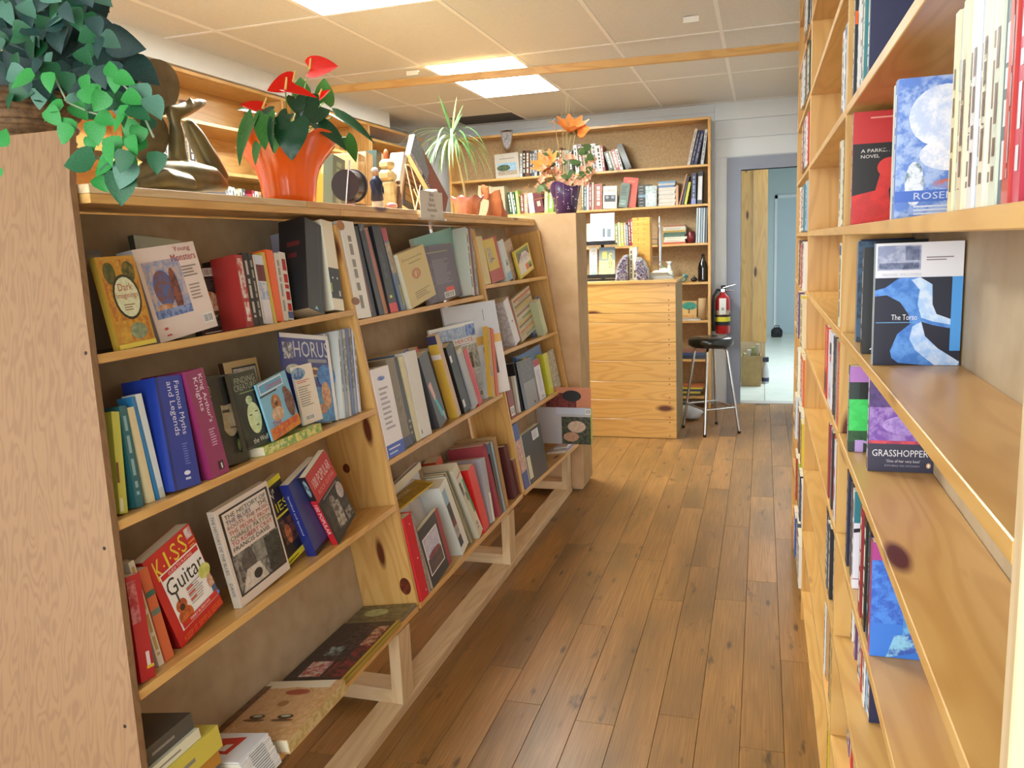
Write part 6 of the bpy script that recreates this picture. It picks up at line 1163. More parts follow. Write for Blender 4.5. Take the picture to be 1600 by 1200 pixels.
q = tx(612, 324, -1.31)
m = MB(); m.ball((0, 0, .012), (.02, .035, .012), 12, 6); tag(m.build('pink_soap', mat('pink_soap', '#d8a0a0', .4), loc=(-1.31, q.y, ZT)), 'small pink oval soap lying on the display top', 'soap')
# wire easel
q = tx(648, 328, -1.36)
we = empty('wire_easel', (-1.36, q.y, ZT), label='small cream wire easel before the dark brown book', cat='easel'); WIRE = mat('cream_wire', '#d4c8a0', .4)
for pts in ([(.02, -.04, .004), (-.02, -.02, .19)], [(.02, .04, .004), (-.02, .03, .19)], [(-.02, -.02, .19), (-.02, .03, .19)], [(.02, -.04, .004), (.015, .04, .11)], [(.02, .04, .004), (.015, -.03, .09)]): MB().tube(pts, .0028, 6).build('wire', WIRE, we)
# sign
SGN = mat('sign_card', '#d9d4cc', .5); ACR = mat('clear_acrylic', '#eef0f2', .08, trans=.8)
p0 = hitX(657, 341, -1.262); p1 = hitX(695, 344, -1.262); p2 = hitX(652, 297, -1.262)
sg = empty('shelf_sign', (-1.2605, p0.y, 1.606), label='small white card sign in a clear holder clipped to the display top', cat='sign')
sw, sh_ = p1.y-p0.y-.02, .105
L_ = Matrix(((0, -1, 0, 0), (1, 0, 0, 0), (0, 0, 1, 0), (0, 0, 0, 1)))
m = MB(); m.box((-.001, 0, 0), (.001, sw, sh_)); m.build('card', SGN, sg)
box('holder_foot', sg, (-.008, -.008, -.006), (.006, sw+.02, -.0005), ACR)
cm = CM()
for k, s in enumerate(['Bikes', 'Boats', 'Railroad', 'Automobile', 'Aviation']):
    vs, fs, asp = text_geo(s); hh = .0145 if k < 4 else .009; ww = min(sw*.86, hh*asp); yb = sh_*(.82-.19*k)
    cm.add([(.0014, sw/2-ww/2+x*ww, yb+y*hh) for x, y in vs], fs, '#6a5a52')
me = cm.mesh('lettering'); me.materials.append(MATTE); link('lettering', me, sg)
# beer mug candle
q = tx(673, 300, -1.33)
mg_ = empty('beer_mug', (-1.33, q.y, ZT), label='small yellow beer mug with white foam behind the card sign', cat='mug'); YEL = mat('beer_yellow', '#d9a024', .25)
m = MB(); m.lathe([(0, 0), (.026, 0), (.026, .075), (0, .075)], seg=18); m.build('body', YEL, mg_)
m = MB(); m.lathe([(.0, .0752), (.028, .0752), (.03, .085), (.026, .095), (0, .097)], seg=18); m.build('foam', WHT, mg_)
m = MB(); m.tube([(.0, .026, .02), (0, .044, .03), (0, .044, .055), (0, .026, .065)], .005, 6); m.build('handle', WHT, mg_)

# ------------------------------------------------------------------ leaves and plants
def leaf_mat(name, c, c2, rough=.45): return mat(name, c, rough, noise=(25, c2, .35, .7), spec=.3)
def leaf_mesh(name, prof, n=7, fold=.18, droop=.2, heart=.0):
    """blade along +y from 0 to 1, half width prof(t); folded along the midrib, bent down"""
    vs = []; fs = []
    for i in range(n+1):
        t = i/n; w_ = prof(t); z = -droop*t*t
        y = t
        vs += [(-w_, y - heart*w_*(1-t)**3, z + fold*w_), (0, y, z), (w_, y - heart*w_*(1-t)**3, z + fold*w_)]
    for i in range(n):
        a = 3*i; fs += [(a, a+1, a+4, a+3), (a+1, a+2, a+5, a+4)]
    me = bpy.data.meshes.new(name); me.from_pydata(vs, [], fs); me.polygons.foreach_set('use_smooth', [True]*len(fs)); return me
def put_leaf(name, me, parent, p, size, direction, normal, wscale=1):
    y = Vector(direction).normalized(); n = Vector(normal); n = (n - y*n.dot(y)).normalized(); x = y.cross(n)
    o = link(name, me, parent)
    pm = parent.matrix_world if parent.parent is None else Matrix.Identity(4)
    loc = Vector(p) - parent.location
    o.matrix_basis = Matrix(((x.x*size*wscale, y.x*size, n.x*size, loc.x), (x.y*size*wscale, y.y*size, n.y*size, loc.y), (x.z*size*wscale, y.z*size, n.z*size, loc.z), (0, 0, 0, 1)))
    return o
def pix_dir(ang): a = math.radians(ang); return CR*math.cos(a) + CU*math.sin(a)          # direction in the picture plane
# --- ivy in a basket on the end panel
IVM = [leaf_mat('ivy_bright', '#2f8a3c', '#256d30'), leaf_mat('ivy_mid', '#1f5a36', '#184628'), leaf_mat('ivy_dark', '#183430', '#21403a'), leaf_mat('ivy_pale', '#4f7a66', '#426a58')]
ivp = lambda t: .42*(math.sin(math.pi*min(1, t*1.0)**.62))**.9 if 0 < t < 1 else 0.0
IVL = []
for mm in IVM:
    me = leaf_mesh('leaf', ivp, 7, .25, .15, .25); me.materials.append(mm); IVL.append(me)
bz = 1.739
iv = empty('ivy_basket', (-1.60, 1.46, bz), label='trailing ivy in a wicker basket on top of the oak end panel', cat='plant')
WICK = mat('wicker', '#7a5a38', .7, noise=(60, '#5a4026', .4, .6))
m = MB(); m.lathe([(.0, .0), (.115, 0), (.13, .06), (.145, .105), (.135, .105), (.12, .06), (.0, .05)], seg=28, fn=lambda r, z, a: (r*(1+.012*math.sin(14*a)), z)); m.build('basket', WICK, iv)
for k in range(4): MB().tube([(math.cos(6.2832*i/24)*(.117+.0085*k), math.sin(6.2832*i/24)*(.117+.0085*k), .015+.03*k) for i in range(25)], .008, 6, False).build('basket_band', WICK, iv)
support = box('platform', iv, (-.24, -.135, -.02), (.13, .12, -.0005), OAK)
ri = random.Random(5)
def inpoly(x, y, P):
    c = False; n = len(P)
    for i in range(n):
        (x1, y1), (x2, y2) = P[i], P[(i+1) % n]
        if (y1 > y) != (y2 > y) and x < (x2-x1)*(y-y1)/(y2-y1)+x1: c = not c
    return c
MASS = [(-60, -40), (150, -40), (178, 60), (205, 105), (198, 150), (150, 150), (95, 160), (60, 150), (-60, 140)]
TRAIL = [(80, 140), (150, 90), (200, 110), (235, 170), (248, 235), (200, 265), (160, 290), (130, 250), (110, 215), (66, 190)]
cnt = 0
while cnt < 215:
    x = ri.uniform(-60, 210); y = ri.uniform(-40, 160)
    if not inpoly(x, y, MASS): continue
    t = ri.uniform(1.46, 1.66) if cnt < 110 else ri.uniform(1.28, 1.44); d = ray(x, y); p = CAM + d*(t/d.y)
    if p.z < bz+.11 and p.y > 1.33 and p.x > -1.74 and (p.x+1.60)**2+(p.y-1.46)**2 < .17**2: continue
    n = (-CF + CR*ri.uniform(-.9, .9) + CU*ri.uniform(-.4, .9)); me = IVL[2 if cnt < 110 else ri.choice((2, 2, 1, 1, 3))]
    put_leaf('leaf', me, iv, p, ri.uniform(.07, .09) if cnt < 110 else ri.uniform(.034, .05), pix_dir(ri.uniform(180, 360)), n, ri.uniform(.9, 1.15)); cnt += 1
cnt = 0
while cnt < 34:
    x = ri.uniform(60, 250); y = ri.uniform(90, 300)
    if not inpoly(x, y, TRAIL): continue
    t = ri.uniform(1.14, 1.24); d = ray(x, y); p = CAM + d*(t/d.y)
    put_leaf('leaf', IVL[ri.choice((0, 0, 0, 1))], iv, p, ri.uniform(.03, .042), pix_dir(ri.uniform(200, 340)), -CF + CR*ri.uniform(-.6, .6) + CU*ri.uniform(-.2, .7)); cnt += 1
for x, y, a, sz, mi in ((55, 118, 200, .07, 0), (78, 112, 265, .05, 0), (100, 165, 190, .052, 0), (130, 160, 60, .05, 0), (112, 185, 250, .062, 0), (148, 188, 275, .06, 0), (175, 212, 280, .06, 0), (190, 265, 268, .085, 1), (150, 250, 185, .085, 1), (165, 255, 300, .055, 1), (205, 250, 245, .075, 3), (215, 130, 290, .06, 3), (232, 150, 300, .06, 3), (175, 120, 100, .04, 0), (2, 230, 80, .05, 0), (-2, 260, 250, .04, 0)):
    d = ray(x, y); p = CAM + d*(1.16/d.y); put_leaf('leaf', IVL[mi], iv, p, sz*.72, pix_dir(a), -CF + CR*ri.uniform(-.4, .4) + CU*ri.uniform(0, .5))
STEM = mat('ivy_stem', '#7a8a6a', .5)
for pts in ([(85, 120), (105, 160), (140, 175), (165, 182)], [(130, 230), (150, 245), (190, 258)], [(170, 110), (210, 150), (240, 215)], [(190, 240), (195, 270), (192, 300)]):
    P_ = []
    for x, y in pts: d = ray(x, y); P_.append(CAM + d*(1.175/d.y) - iv.location)
    MB().tube(P_, .0018, 5).build('stem', STEM, iv)

# --- bronze winged figure
BRZ = mat('aged_bronze', '#8d7d52', .36, .55, noise=(12, '#6a6046', .35, .7)); WING = mat('bronze_wing', '#857452', .5, .2, noise=(18, '#6f5f42', .35, .65))
SX = -1.50
st = empty('winged_statue', (SX, tx(285, 300, SX).y, ZT), label='bronze winged figure with one foot raised beside the ivy', cat='statue')
def sp_(px, py, dx=0): q = hitX(px, py, SX+dx); return (SX+dx-st.location.x, q.y-st.location.y, q.z-st.location.z)
m = MB()
zf = lambda p: (p[0], p[1], max(p[2], .022))
m.tube([zf(sp_(205, 285)), zf(sp_(240, 272)), zf(sp_(290, 275)), zf(sp_(330, 280)), zf(sp_(352, 292))], [.02, .042, .045, .036, .016], 14)
m.tube([sp_(281, 272), sp_(277, 235), sp_(276, 205), sp_(272, 188)], [.03, .024, .02, .016], 12)           # raised lower leg
m.tube([sp_(262, 172), sp_(275, 176), sp_(292, 170), sp_(310, 162), sp_(320, 159)], [.013, .021, .019, .014, .008], 12)   # foot
m.tube([sp_(272, 190), sp_(272, 178)], [.018, .02], 10)
for k in range(5): q = sp_(297+5*k, 155+2.0*k, .012-.006*k); m.ball(q, (.006, .007, .008), 8, 6)
m.tube([sp_(292, 188, -.05), sp_(305, 212, -.045), sp_(325, 250, -.035), sp_(345, 284, -.02)], [.014, .026, .032, .03], 12)
m.tube([zf(sp_(215, 292, .03)), zf(sp_(260, 280, .05)), zf(sp_(300, 288, .04))], [.014, .026, .02], 10)
o = m.build('body', BRZ, st); rm = o.modifiers.new('merge', 'REMESH'); rm.mode = 'VOXEL'; rm.voxel_size = .006; rm.use_smooth_shade = True; sm_ = o.modifiers.new('smooth', 'SMOOTH'); sm_.iterations = 4
def wing(poly, th, dx0, dx1, name='wing'):
    A = []; 
    for k, (px, py) in enumerate(poly):
        a = sp_(px, py, dx0 + (dx1-dx0)*k/len(poly)); A.append(Vector(a))
    n = len(A); off = Vector((th, 0, 0)); mm = MB(); mm.add(A + [a+off for a in A], [tuple(range(n))[::-1], tuple(range(n, 2*n))] + [(i, (i+1) % n, n+(i+1) % n, n+i) for i in range(n)]); return mm.build(name, WING, st)
wing([(238 + 40*math.cos(a), 138 + 46*math.sin(a)) for a in [6.2832*k/28 for k in range(28)]], .006, -.03, -.03)
wing([(230 + 31*math.cos(a), 214 + 40*math.sin(a)) for a in [6.2832*k/24 for k in range(24)]], .006, -.02, -.02)

# --- anthurium in orange foil
OR = mat('orange_foil', '#f4600c', .22, spec=.7, coat=.5)
AX = -1.42
cy_ = tx(452, 300, AX).y
an = empty('anthurium', (AX, cy_, ZT), label='red anthurium in a flared glossy orange pot cover', cat='plant')
m = MB()
def fl(r, z, a):
    k = max(0, (z-.06)/.2); rr = r*(1 + .07*k*math.sin(3*a+.6) + .06*k*math.sin(9*a) + .014*math.sin(23*a)); return rr, z + .03*k*math.sin(4*a+2.2)
m.lathe([(0, .0), (.078, 0), (.081, .03), (.086, .075), (.096, .115), (.115, .15), (.138, .18), (.15, .2), (.146, .2), (.13, .175), (.11, .15), (.085, .1), (.0, .095)], seg=72, fn=fl); m.build('pot_cover', OR, an)
m = MB(); m.lathe([(0, .098), (.083, .098)], seg=20); m.build('soil', mat('potting_soil', '#2c2018', .9), an)
AL = [leaf_mat('anthurium_leaf', '#1f4a2c', '#183c24', .2), leaf_mat('anthurium_leaf_light', '#47803c', '#36692f', .25), leaf_mat('anthurium_leaf_under', '#6a9a5c', '#578848', .4)]
hp = lambda t: .46*math.sin(math.pi*(.06+.94*t)**.55)**.85 if t < 1 else 0
AM = []
for mm in AL:
    me = leaf_mesh('leaf', hp, 9, .16, .22, .55); me.materials.append(mm); AM.append(me)
GS = mat('green_stem', '#6a9a48', .4)
def pd(px, py, dx): q = hitX(px, py, AX+dx); return q
top = Vector((AX, cy_, ZT+.14))
for px, py, ln, wd, ang, dx, mi, nx, ny in ((456, 190, 54, 50, 268, .16, 0, 0, .25), (500, 166, 50, 46, 215, .12, 0, .2, .5), (462, 152, 28, 26, 285, .05, 0, .1, .5), (416, 180, 48, 36, 262, .10, 1, -.4, .3), (427, 188, 46, 17, 262, .14, 0, -.8, .1), (497, 194, 54, 30, 325, .12, 0, .3, .8), (524, 180, 68, 22, 333, .03, 0, .2, 1.0), (540, 215, 38, 24, 300, .05, 1, .7, .3), (396, 184, 70, 34, 245, .05, 1, -.7, .3), (472, 152, 30, 26, 95, -.05, 1, .1, .2), (506, 160, 36, 28, 85, -.06, 1, .5, .3), (404, 172, 30, 22, 170, -.02, 1, -.2, .9), (450, 178, 30, 28, 230, .1, 0, -.2, .7), (426, 175, 30, 26, 200, .05, 0, -.1, .8), (435, 215, 24, 16, 250, .12, 2, -.2, .2), (404, 225, 30, 16, 255, .03, 2, -.5, .1), (508, 205, 26, 18, 280, .08, 1, .3, .2)):
    p = pd(px, py, dx); dist = (p-CAM).length; sz = ln*dist/FPX
    put_leaf('leaf', AM[mi], an, p, sz, pix_dir(ang) - CF*.1, -CF + CR*nx + CU*ny, wd/ln*1.15)
    MB().tube([top - an.location + Vector((0, 0, -.02)), (top+p)/2 - an.location + Vector((0, 0, .03)), p - an.location], .0022, 5).build('stem', GS, an)
RED = mat('red_spathe', '#d8200f', .6, spec=.1, noise=(20, '#c82414', .4, .7)); SPX = mat('yellow_spadix', '#e4c46a', .5)
SPM = leaf_mesh('spathe', hp, 9, .2, .1, .45); SPM.materials.append(RED)
for px, py, ln, wd, ang, dx, nx, ny, sa in ((484, 108, 40, 44, 10, .0, .1, .9, 85), (458, 128, 40, 36, 195, .05, -.1, .55, 80), (446, 140, 46, 22, 350, .12, 0, 1.6, 85), (410, 170, 34, 22, 165, .0, -.1, 1.1, 70), (497, 154, 22, 12, 40, -.02, .1, .9, 70)):
    p = pd(px, py, dx); dist = (p-CAM).length; sz = ln*dist/FPX
    f = put_leaf('spathe', SPM, an, p, sz, pix_dir(ang), -CF + CR*nx + CU*ny*.45, wd/ln*1.0)
    MB().tube([p - an.location, p - an.location + (CU*math.sin(math.radians(sa)) + CR*math.cos(math.radians(sa)))*.035], [.004, .0025], 7).build('spadix', SPX, an)
    MB().tube([top - an.location, (top+p)/2 - an.location + Vector((0, .01, .02)), p - an.location], .002, 5).build('stem', GS, an)

# --- strap-leaved plant in a pink foil pot
PINK = mat('pink_foil', '#c07a68', .25, spec=.7, coat=.4, noise=(18, '#a85f50', .4, .7)); SALM = mat('salmon_foil', '#d8875a', .35, noise=(16, '#c06a40', .4, .7))
DX = -1.44; dy = tx(731, 333, DX).y
dp_ = empty('strap_leaf_plant', (DX, dy, ZT), label='strap-leaved green and white houseplant in a pink foil pot', cat='plant')
m = MB(); m.lathe([(0, 0), (.055, 0), (.07, .085), (.085, .105), (.08, .105), (.062, .08), (0, .075)], seg=40, fn=lambda r, z, a: (r*(1+.03*math.sin(13*a)*(z > .01)), z + (.008*math.sin(7*a) if z > .08 else 0))); m.build('pot', PINK, dp_)
crown = hitX(706, 210, DX); base = Vector((DX, dy, ZT+.075))
MB().tube([base-dp_.location, (base+crown)/2-dp_.location+Vector((0, .012, 0)), crown-dp_.location], [.008, .007, .006], 8).build('stem', mat('cane', '#b5a878', .6), dp_)
SLM = [leaf_mat('strap_leaf_green', '#5f8450', '#456e3a'), leaf_mat('strap_leaf_pale', '#92a67c', '#6c8c56'), leaf_mat('strap_leaf_dry', '#9a7648', '#7a8448')]
rs_ = random.Random(9)
def strap(p0, az, el, ln, droop, w_, m_):
    d = Vector((math.cos(az)*math.cos(el), math.sin(az)*math.cos(el), math.sin(el))); pts = [Vector(p0)]; n = 9
    for i in range(n):
        d = (d + Vector((0, 0, -droop/n))).normalized(); pts.append(pts[-1]+d*ln/n)
    side = Vector((-math.sin(az), math.cos(az), 0)); vs = []; fs = []
    for i, p in enumerate(pts):
        t = i/n; ww = w_*(.5+1.2*t if t < .4 else 1.0)*(1 if t < .6 else (1-t)/.4+.03)
        vs += [p-side*ww, p+Vector((0, 0, -.25*ww)), p+side*ww]
    for i in range(n): a = 3*i; fs += [(a, a+1, a+4, a+3), (a+1, a+2, a+5, a+4)]
    me = bpy.data.meshes.new('leaf'); me.from_pydata([tuple(v) for v in vs], [], fs); me.polygons.foreach_set('use_smooth', [True]*len(fs)); me.materials.append(m_); return me
c0 = crown - dp_.location
for k in range(46):
    az = 2*math.pi*k*.381966; h = rs_.uniform(-.03, .0)
    me = strap(c0 + Vector((0, 0, h)), az, rs_.uniform(.1, .9), rs_.uniform(.2, .36), rs_.uniform(1.8, 3.2), rs_.uniform(.004, .0065), SLM[rs_.choice((0, 0, 1, 1, 1))]); link('leaf', me, dp_)
for az, el, ln in ((1.2, 1.35, .19), (-1.9, 1.2, .2), (1.4, 1.0, .2), (-1.5, .95, .18), (.3, 1.4, .2), (1.6, .75, .22)):
    link('leaf', strap(c0, az, el, ln, .35, .006, SLM[2 if el > 1.3 else 0]), dp_)
# crumpled salmon wrapping beside it
sm = empty('salmon_wrapping', (-1.36, tx(774, 333, -1.36).y, ZT), label='crumpled sheet of salmon foil wrapping beside the pink pot', cat='wrapping')
for k, (pts) in enumerate(([(-.03, -.09, .0), (.03, -.02, .002), (.02, .05, .16), (-.02, -.05, .12)], [(.03, -.03, .002), (.03, .12, .0), (-.01, .09, .1), (.02, .045, .155)], [(-.03, -.14, .1), (.0, -.1, .09), (.0, -.06, .155), (-.03, -.09, .17)])):
    a, b, c, d = [Vector(p) for p in pts]; vs = []; fs = []; n = 6
    for i in range(n+1):
        for j in range(n+1):
            u, v = i/n, j/n; p = (a*(1-u)+b*u)*(1-v) + (d*(1-u)+c*u)*v; p = p + Vector((.012*math.sin(7*u+3*v+k), 0, .006*math.sin(5*u*v+9*u))) * (1 if 0 < v else 0); p.z = max(p.z, .0005); vs.append(p)
    for i in range(n):
        for j in range(n): q = i*(n+1)+j; fs.append((q, q+n+1, q+n+2, q+1))
    MB().add(vs, fs, True).build('foil_fold', SALM, sm)

# --- dried flowers in a purple pot on the end block
ZE = 1.6615; DY = 4.77; ex = hitY(884, 325, DY).x
df = empty('dried_flowers', (ex, DY, ZE), label='dried orange flower arrangement in a spotted purple pot on the end block', cat='flowers')
PUR = mat('purple_foil', '#4a2a58', .4, noise=(30, '#3a1f48', .4, .7))
m = MB(); m.lathe([(0, 0), (.06, 0), (.078, .1), (.095, .17), (.088, .17), (.07, .1), (0, .09)], seg=32, fn=lambda r, z, a: (r*(1+.02*math.sin(5*a)), z + (.018*math.sin(3*a+1) if z > .15 else 0))); m.build('pot', PUR, df)
DOT = mat('pale_dot', '#d8ccd8', .5)
rd = random.Random(3)
for k in range(26):
    a = rd.uniform(3.3, 6.2); z = rd.uniform(.02, .15); r = .06+.2*z+.0045; MB().ball((r*math.cos(a), r*math.sin(a), z), .003, 6, 4).build('dot', DOT, df)
OF = mat('orange_petal', '#f09a4c', .5, noise=(30, '#e47a34', .4, .7)); PF = mat('peach_petal', '#e0a888', .55); GRN = leaf_mat('dry_green_leaf', '#5a7444', '#465e34'); STR = mat('straw_stem', '#a89a68', .6)
petal = leaf_mesh('petal', lambda t: .34*math.sin(math.pi*(.1+.9*t)**.8) if t < 1 else .05, 6, .3, -.15); petal.materials.append(OF)
ppetal = leaf_mesh('petal', lambda t: .4*math.sin(math.pi*(.1+.9*t)**.8) if t < 1 else .05, 4, .3, -.2); ppetal.materials.append(PF)
gl = leaf_mesh('leaf', ivp, 5, .2, .2); gl.materials.append(GRN)
root = Vector((ex, DY, ZE+.12))
def stemto(p, r=.0018): MB().tube([root-df.location, (root+p)/2-df.location+Vector((0, 0, .03)), p-df.location], r, 5).build('stem', STR, df)
for px, py, n, ln, ax in ((892, 207, 8, 32, (CU*.8 - CF*.6)), (857, 263, 8, 29, (CU*.5 - CF*.6 - CR*.4)), (900, 205, 2, 30, CR)):
    p = hitY(px, py, DY); sz = ln*(p-CAM).length/FPX; stemto(p, .0025); ax = ax.normalized(); t1 = ax.cross(Vector((0, 0, 1)) if abs(ax.z) < .9 else Vector((1, 0, 0))).normalized(); t2 = ax.cross(t1)
    for k in range(n): a = 6.2832*k/n; d = t1*math.cos(a)+t2*math.sin(a); put_leaf('petal', petal, df, p, sz, d*.9+ax*.45, ax - d*.4)
    MB().ball(p-df.location+ax*.006, (.013, .013, .016), 10, 6).build('flower_centre', mat('dark_green_centre', '#3c4a32', .6), df)
for k in range(48):
    px = rd.uniform(840, 928); py = rd.uniform(245, 300)
    p = hitY(px, py, DY+rd.uniform(-.06, .03))
    if p.z < ZE+.16: p.z = ZE+.17
    if k % 3 == 0: stemto(p)
    for j in range(4):
        a = 6.2832*j/4+k; put_leaf('petal', ppetal, df, p, .026, pix_dir(math.degrees(a)) - CF*.3, -CF)
for k in range(34):
    p = hitY(rd.uniform(845, 925), rd.uniform(232, 300), DY+rd.uniform(-.05, .06)); p.z = max(p.z, ZE+.165); put_leaf('leaf', gl, df, p, rd.uniform(.035, .06), pix_dir(rd.uniform(0, 360)), -CF+CU*rd.uniform(-.5, .8))
for px, py in ((885, 140), (892, 132), (888, 150), (876, 165), (897, 170), (866, 190), (880, 190), (870, 215), (846, 230), (930, 225), (915, 215), (940, 268), (830, 275), (936, 262)):
    stemto(hitY(px, py, DY+.01), .0012)
for px, py, s in ((849, 225, 1), (853, 228, .8), (867, 175, .8), (826, 276, .7), (818, 290, .8)):      # curled gold twigs
    p = hitY(px, py+25, DY-.02) - df.location; P_ = []
    for i in range(14): t = i/13; a = t*4.6; P_.append(p + (CU*(.08*t*s) + CR*(-.02*s+.022*s*math.cos(a*1.3)) + CU*(.015*math.sin(a*1.3))))
    P_ = [root-df.location] + P_; MB().tube(P_, .0014, 5).build('curled_twig', mat('gold_twig', '#b8863c', .4), df)
for k in range(6):                                                                                     # beaded strings hanging before the pot
    a = 3.5+.45*k; r = .1; P_ = [(r*.7*math.cos(a), r*.7*math.sin(a), .19), (r*1.05*math.cos(a), r*1.05*math.sin(a), .16), (r*math.cos(a), r*math.sin(a), .05)]
    MB().tube(P_, .0009, 4).build('bead_string', STR, df)

# ------------------------------------------------------------------ counter things
CB = 6.16
def cx(px, py=420, y=CB): return hitY(px, py, y).x
def cz(py, px=980, y=CB): return hitY(px, py, y).z
FC = Frame((0, CB, 0), (1, 0, 0), (0, 1, 0), (0, 0, 1))
GREYM = mat('dark_wire_rack', '#2c2c30', .4, .6)
rk = empty('card_rack', (cx(940), CB+.02, CTZ), label='dark two-tier card rack on the counter next to the end block', cat='rack')
hw = (cx(962)-cx(916))/2
box('base', rk, (-hw, -.06, 0), (hw, .06, .012), GREYM); box('column', rk, (-.012, .032, .012), (.012, .05, .36), GREYM)
for z in (.02, cz(381)-CTZ): box('tray', rk, (-hw, -.05, z), (hw, .03, z+.012), GREYM); box('tray_lip', rk, (-hw, -.056, z), (hw, -.05, z+.03), GREYM)
GCD = 'cards in the counter rack'
z0 = CTZ+.0325; z1 = cz(381)+.0125
for k, (a, b, z, yt, c, art, lb, d) in enumerate([(924, 961, z1, 333, '#eef0f2', [R(.1, .72, .85, .8, '#9aa4ac', '#d8dce0'), R(.08, .08, .92, .6, '#c4ccd4', '#e8ecf0'), R(.5, .2, .62, .5, '#5a646c'), R(.7, .2, .85, .48, '#6a747c')], 'white greeting card with grey figures in the upper tray', .0), (918, 940, z1, 349, '#f0f1f2', [], 'plain white card behind the grey figures card', .03), (921, 933, z0, 386, '#e4e8e4', [R(0, 0, 1, .4, '#8ab49a', '#c4d8c8'), R(.1, .6, .9, .9, '#b8bcc0', '#e8eaea')], 'pale card with a green lower half in the lower tray', .0), (936, 961, z0, 386, '#8a9898', [R(.0, .0, .98, .55, '#d8cf9a', '#a8ac88'), R(.2, .6, .5, .85, '#d8d46a'), R(.6, .3, .8, .8, '#e4dc8a', '#8a9060'), R(0, .9, 1, 1, '#5a7a94')], 'grey and yellow picture card in the lower tray', .0)]):
    s0 = cx(a); hgt = cz(yt, (a+b)/2)-z; L = Matrix.Translation((s0, -.005+d*.4, z)) @ Matrix.Rotation(math.radians(-6), 4, 'X'); book('greeting_card', FC.M @ L, cx(b)-s0, .004, hgt, 'd', 's0', c, label=lb, cat='card', group=GCD, art=art)
AME = mat('amethyst', '#5c5068', .35, noise=(70, '#9a92a4', .42, .6), bump=1.0); ROCK = mat('geode_rind', '#a8a49c', .8)
for k, (pa, pb, lb) in enumerate(((964, 982.8, 'amethyst geode bookend with a pale rind next to the card rack'), (996, 1016, 'amethyst geode bookend by the wooden block tower'))):
    xa, xb = cx(pa), cx(pb); w2 = (xb-xa); h = cz(398+3*k, 985)-CTZ
    g = empty('geode_bookend', ((xa+xb)/2, CB-.03, CTZ), label=lb, cat='bookend', group='amethyst bookends')
    def gfn(sg): return None
    vs = []; fs = []; n = 16; R_ = random.Random(k)
    prof = []
    for i in range(n+1):
        t = math.pi*i/n*.5; r = math.sin(t) if False else 0
    pts = [(w2*(.5 if k else -.5)*-1, 0)]
    out = [(math.cos(math.pi*i/10*.5), math.sin(math.pi*i/10*.5)) for i in range(11)]
    sgn = -1 if k == 0 else 1
    poly = [(-sgn*w2/2, 0)] + [(-sgn*w2/2 + sgn*w2*c*(1+R_.uniform(-.04, .04)), max(0, h*s*(1+R_.uniform(-.03, .03)))) for c, s in out]
    m = MB(); m.prism(poly if sgn < 0 else poly, -.05, .05, 'xzy'); m.build('rind', ROCK, g)
    m = MB(); R2 = random.Random(k+4)
    for i in range(150):
        u = R2.uniform(.06, .94); v = R2.uniform(.03, .97)
        c = u; 
        if (u*u+v*v) > .84: continue
        x = -sgn*w2/2 + sgn*w2*u; z = h*v; r = R2.uniform(.007, .013); m.lathe([(r, 0), (r*.8, .006), (0, .014)], (0, 0, 0), 5, False) if False else None
        b = len(m.v); tip = (x+R2.uniform(-.004, .004), -.0505-R2.uniform(.006, .014), z+R2.uniform(-.004, .004)); a0 = R2.uniform(0, 6)
        ring = [(x+r*math.cos(a0+6.2832*j/6), -.0505, max(.001, z+r*math.sin(a0+6.2832*j/6))) for j in range(6)]; m.add(ring+[tip], [(j, (j+1) % 6, 6) for j in range(6)])
    o = m.build('crystals', AME, g); o['kind'] = 'stuff'
for k, (a, b, c) in enumerate(((983.5, 989, '#cfc2a8'), (989.3, 995, '#e0dccf'))): bk(FC, 'S', -.03, (a, 438), (b, 438), (a, 387), .1, c, ['beige', 'ivory'][k] + ' slim book held between the amethyst bookends', CTZ, group='books between the bookends', art=[SP('#4a443c', k+3, .3, .7, .05, .3 if k else .9)])
# wooden block tower
BLK = wood('block_wood', '#dfa94e', '#c48a38', 0, .5, 1, None, .3, .06)
xa, xb = cx(990, 400, 6.30), cx(1017, 400, 6.30); bw = xb-xa; ht = cz(340, 1003, 6.30)-CTZ
tw = empty('block_tower', ((xa+xb)/2, 6.32, CTZ), label='tall stacked tower of little wooden blocks on the counter', cat='game')
n = 24; bh = ht/n; rb = random.Random(2)
for k in range(n):
    for j in range(3):
        a = -bw/2+j*bw/3; off = rb.uniform(-.004, .004)
        if k % 2 == 0: box('wooden_block', tw, (-bw/2, a+.0006, k*bh+.0003), (bw/2, a+bw/3-.0006, (k+1)*bh-.0003), BLK)
        else: box('wooden_block', tw, (a+.0006, -bw/2+off, k*bh+.0003), (a+bw/3-.0006, bw/2+off, (k+1)*bh-.0003), BLK)
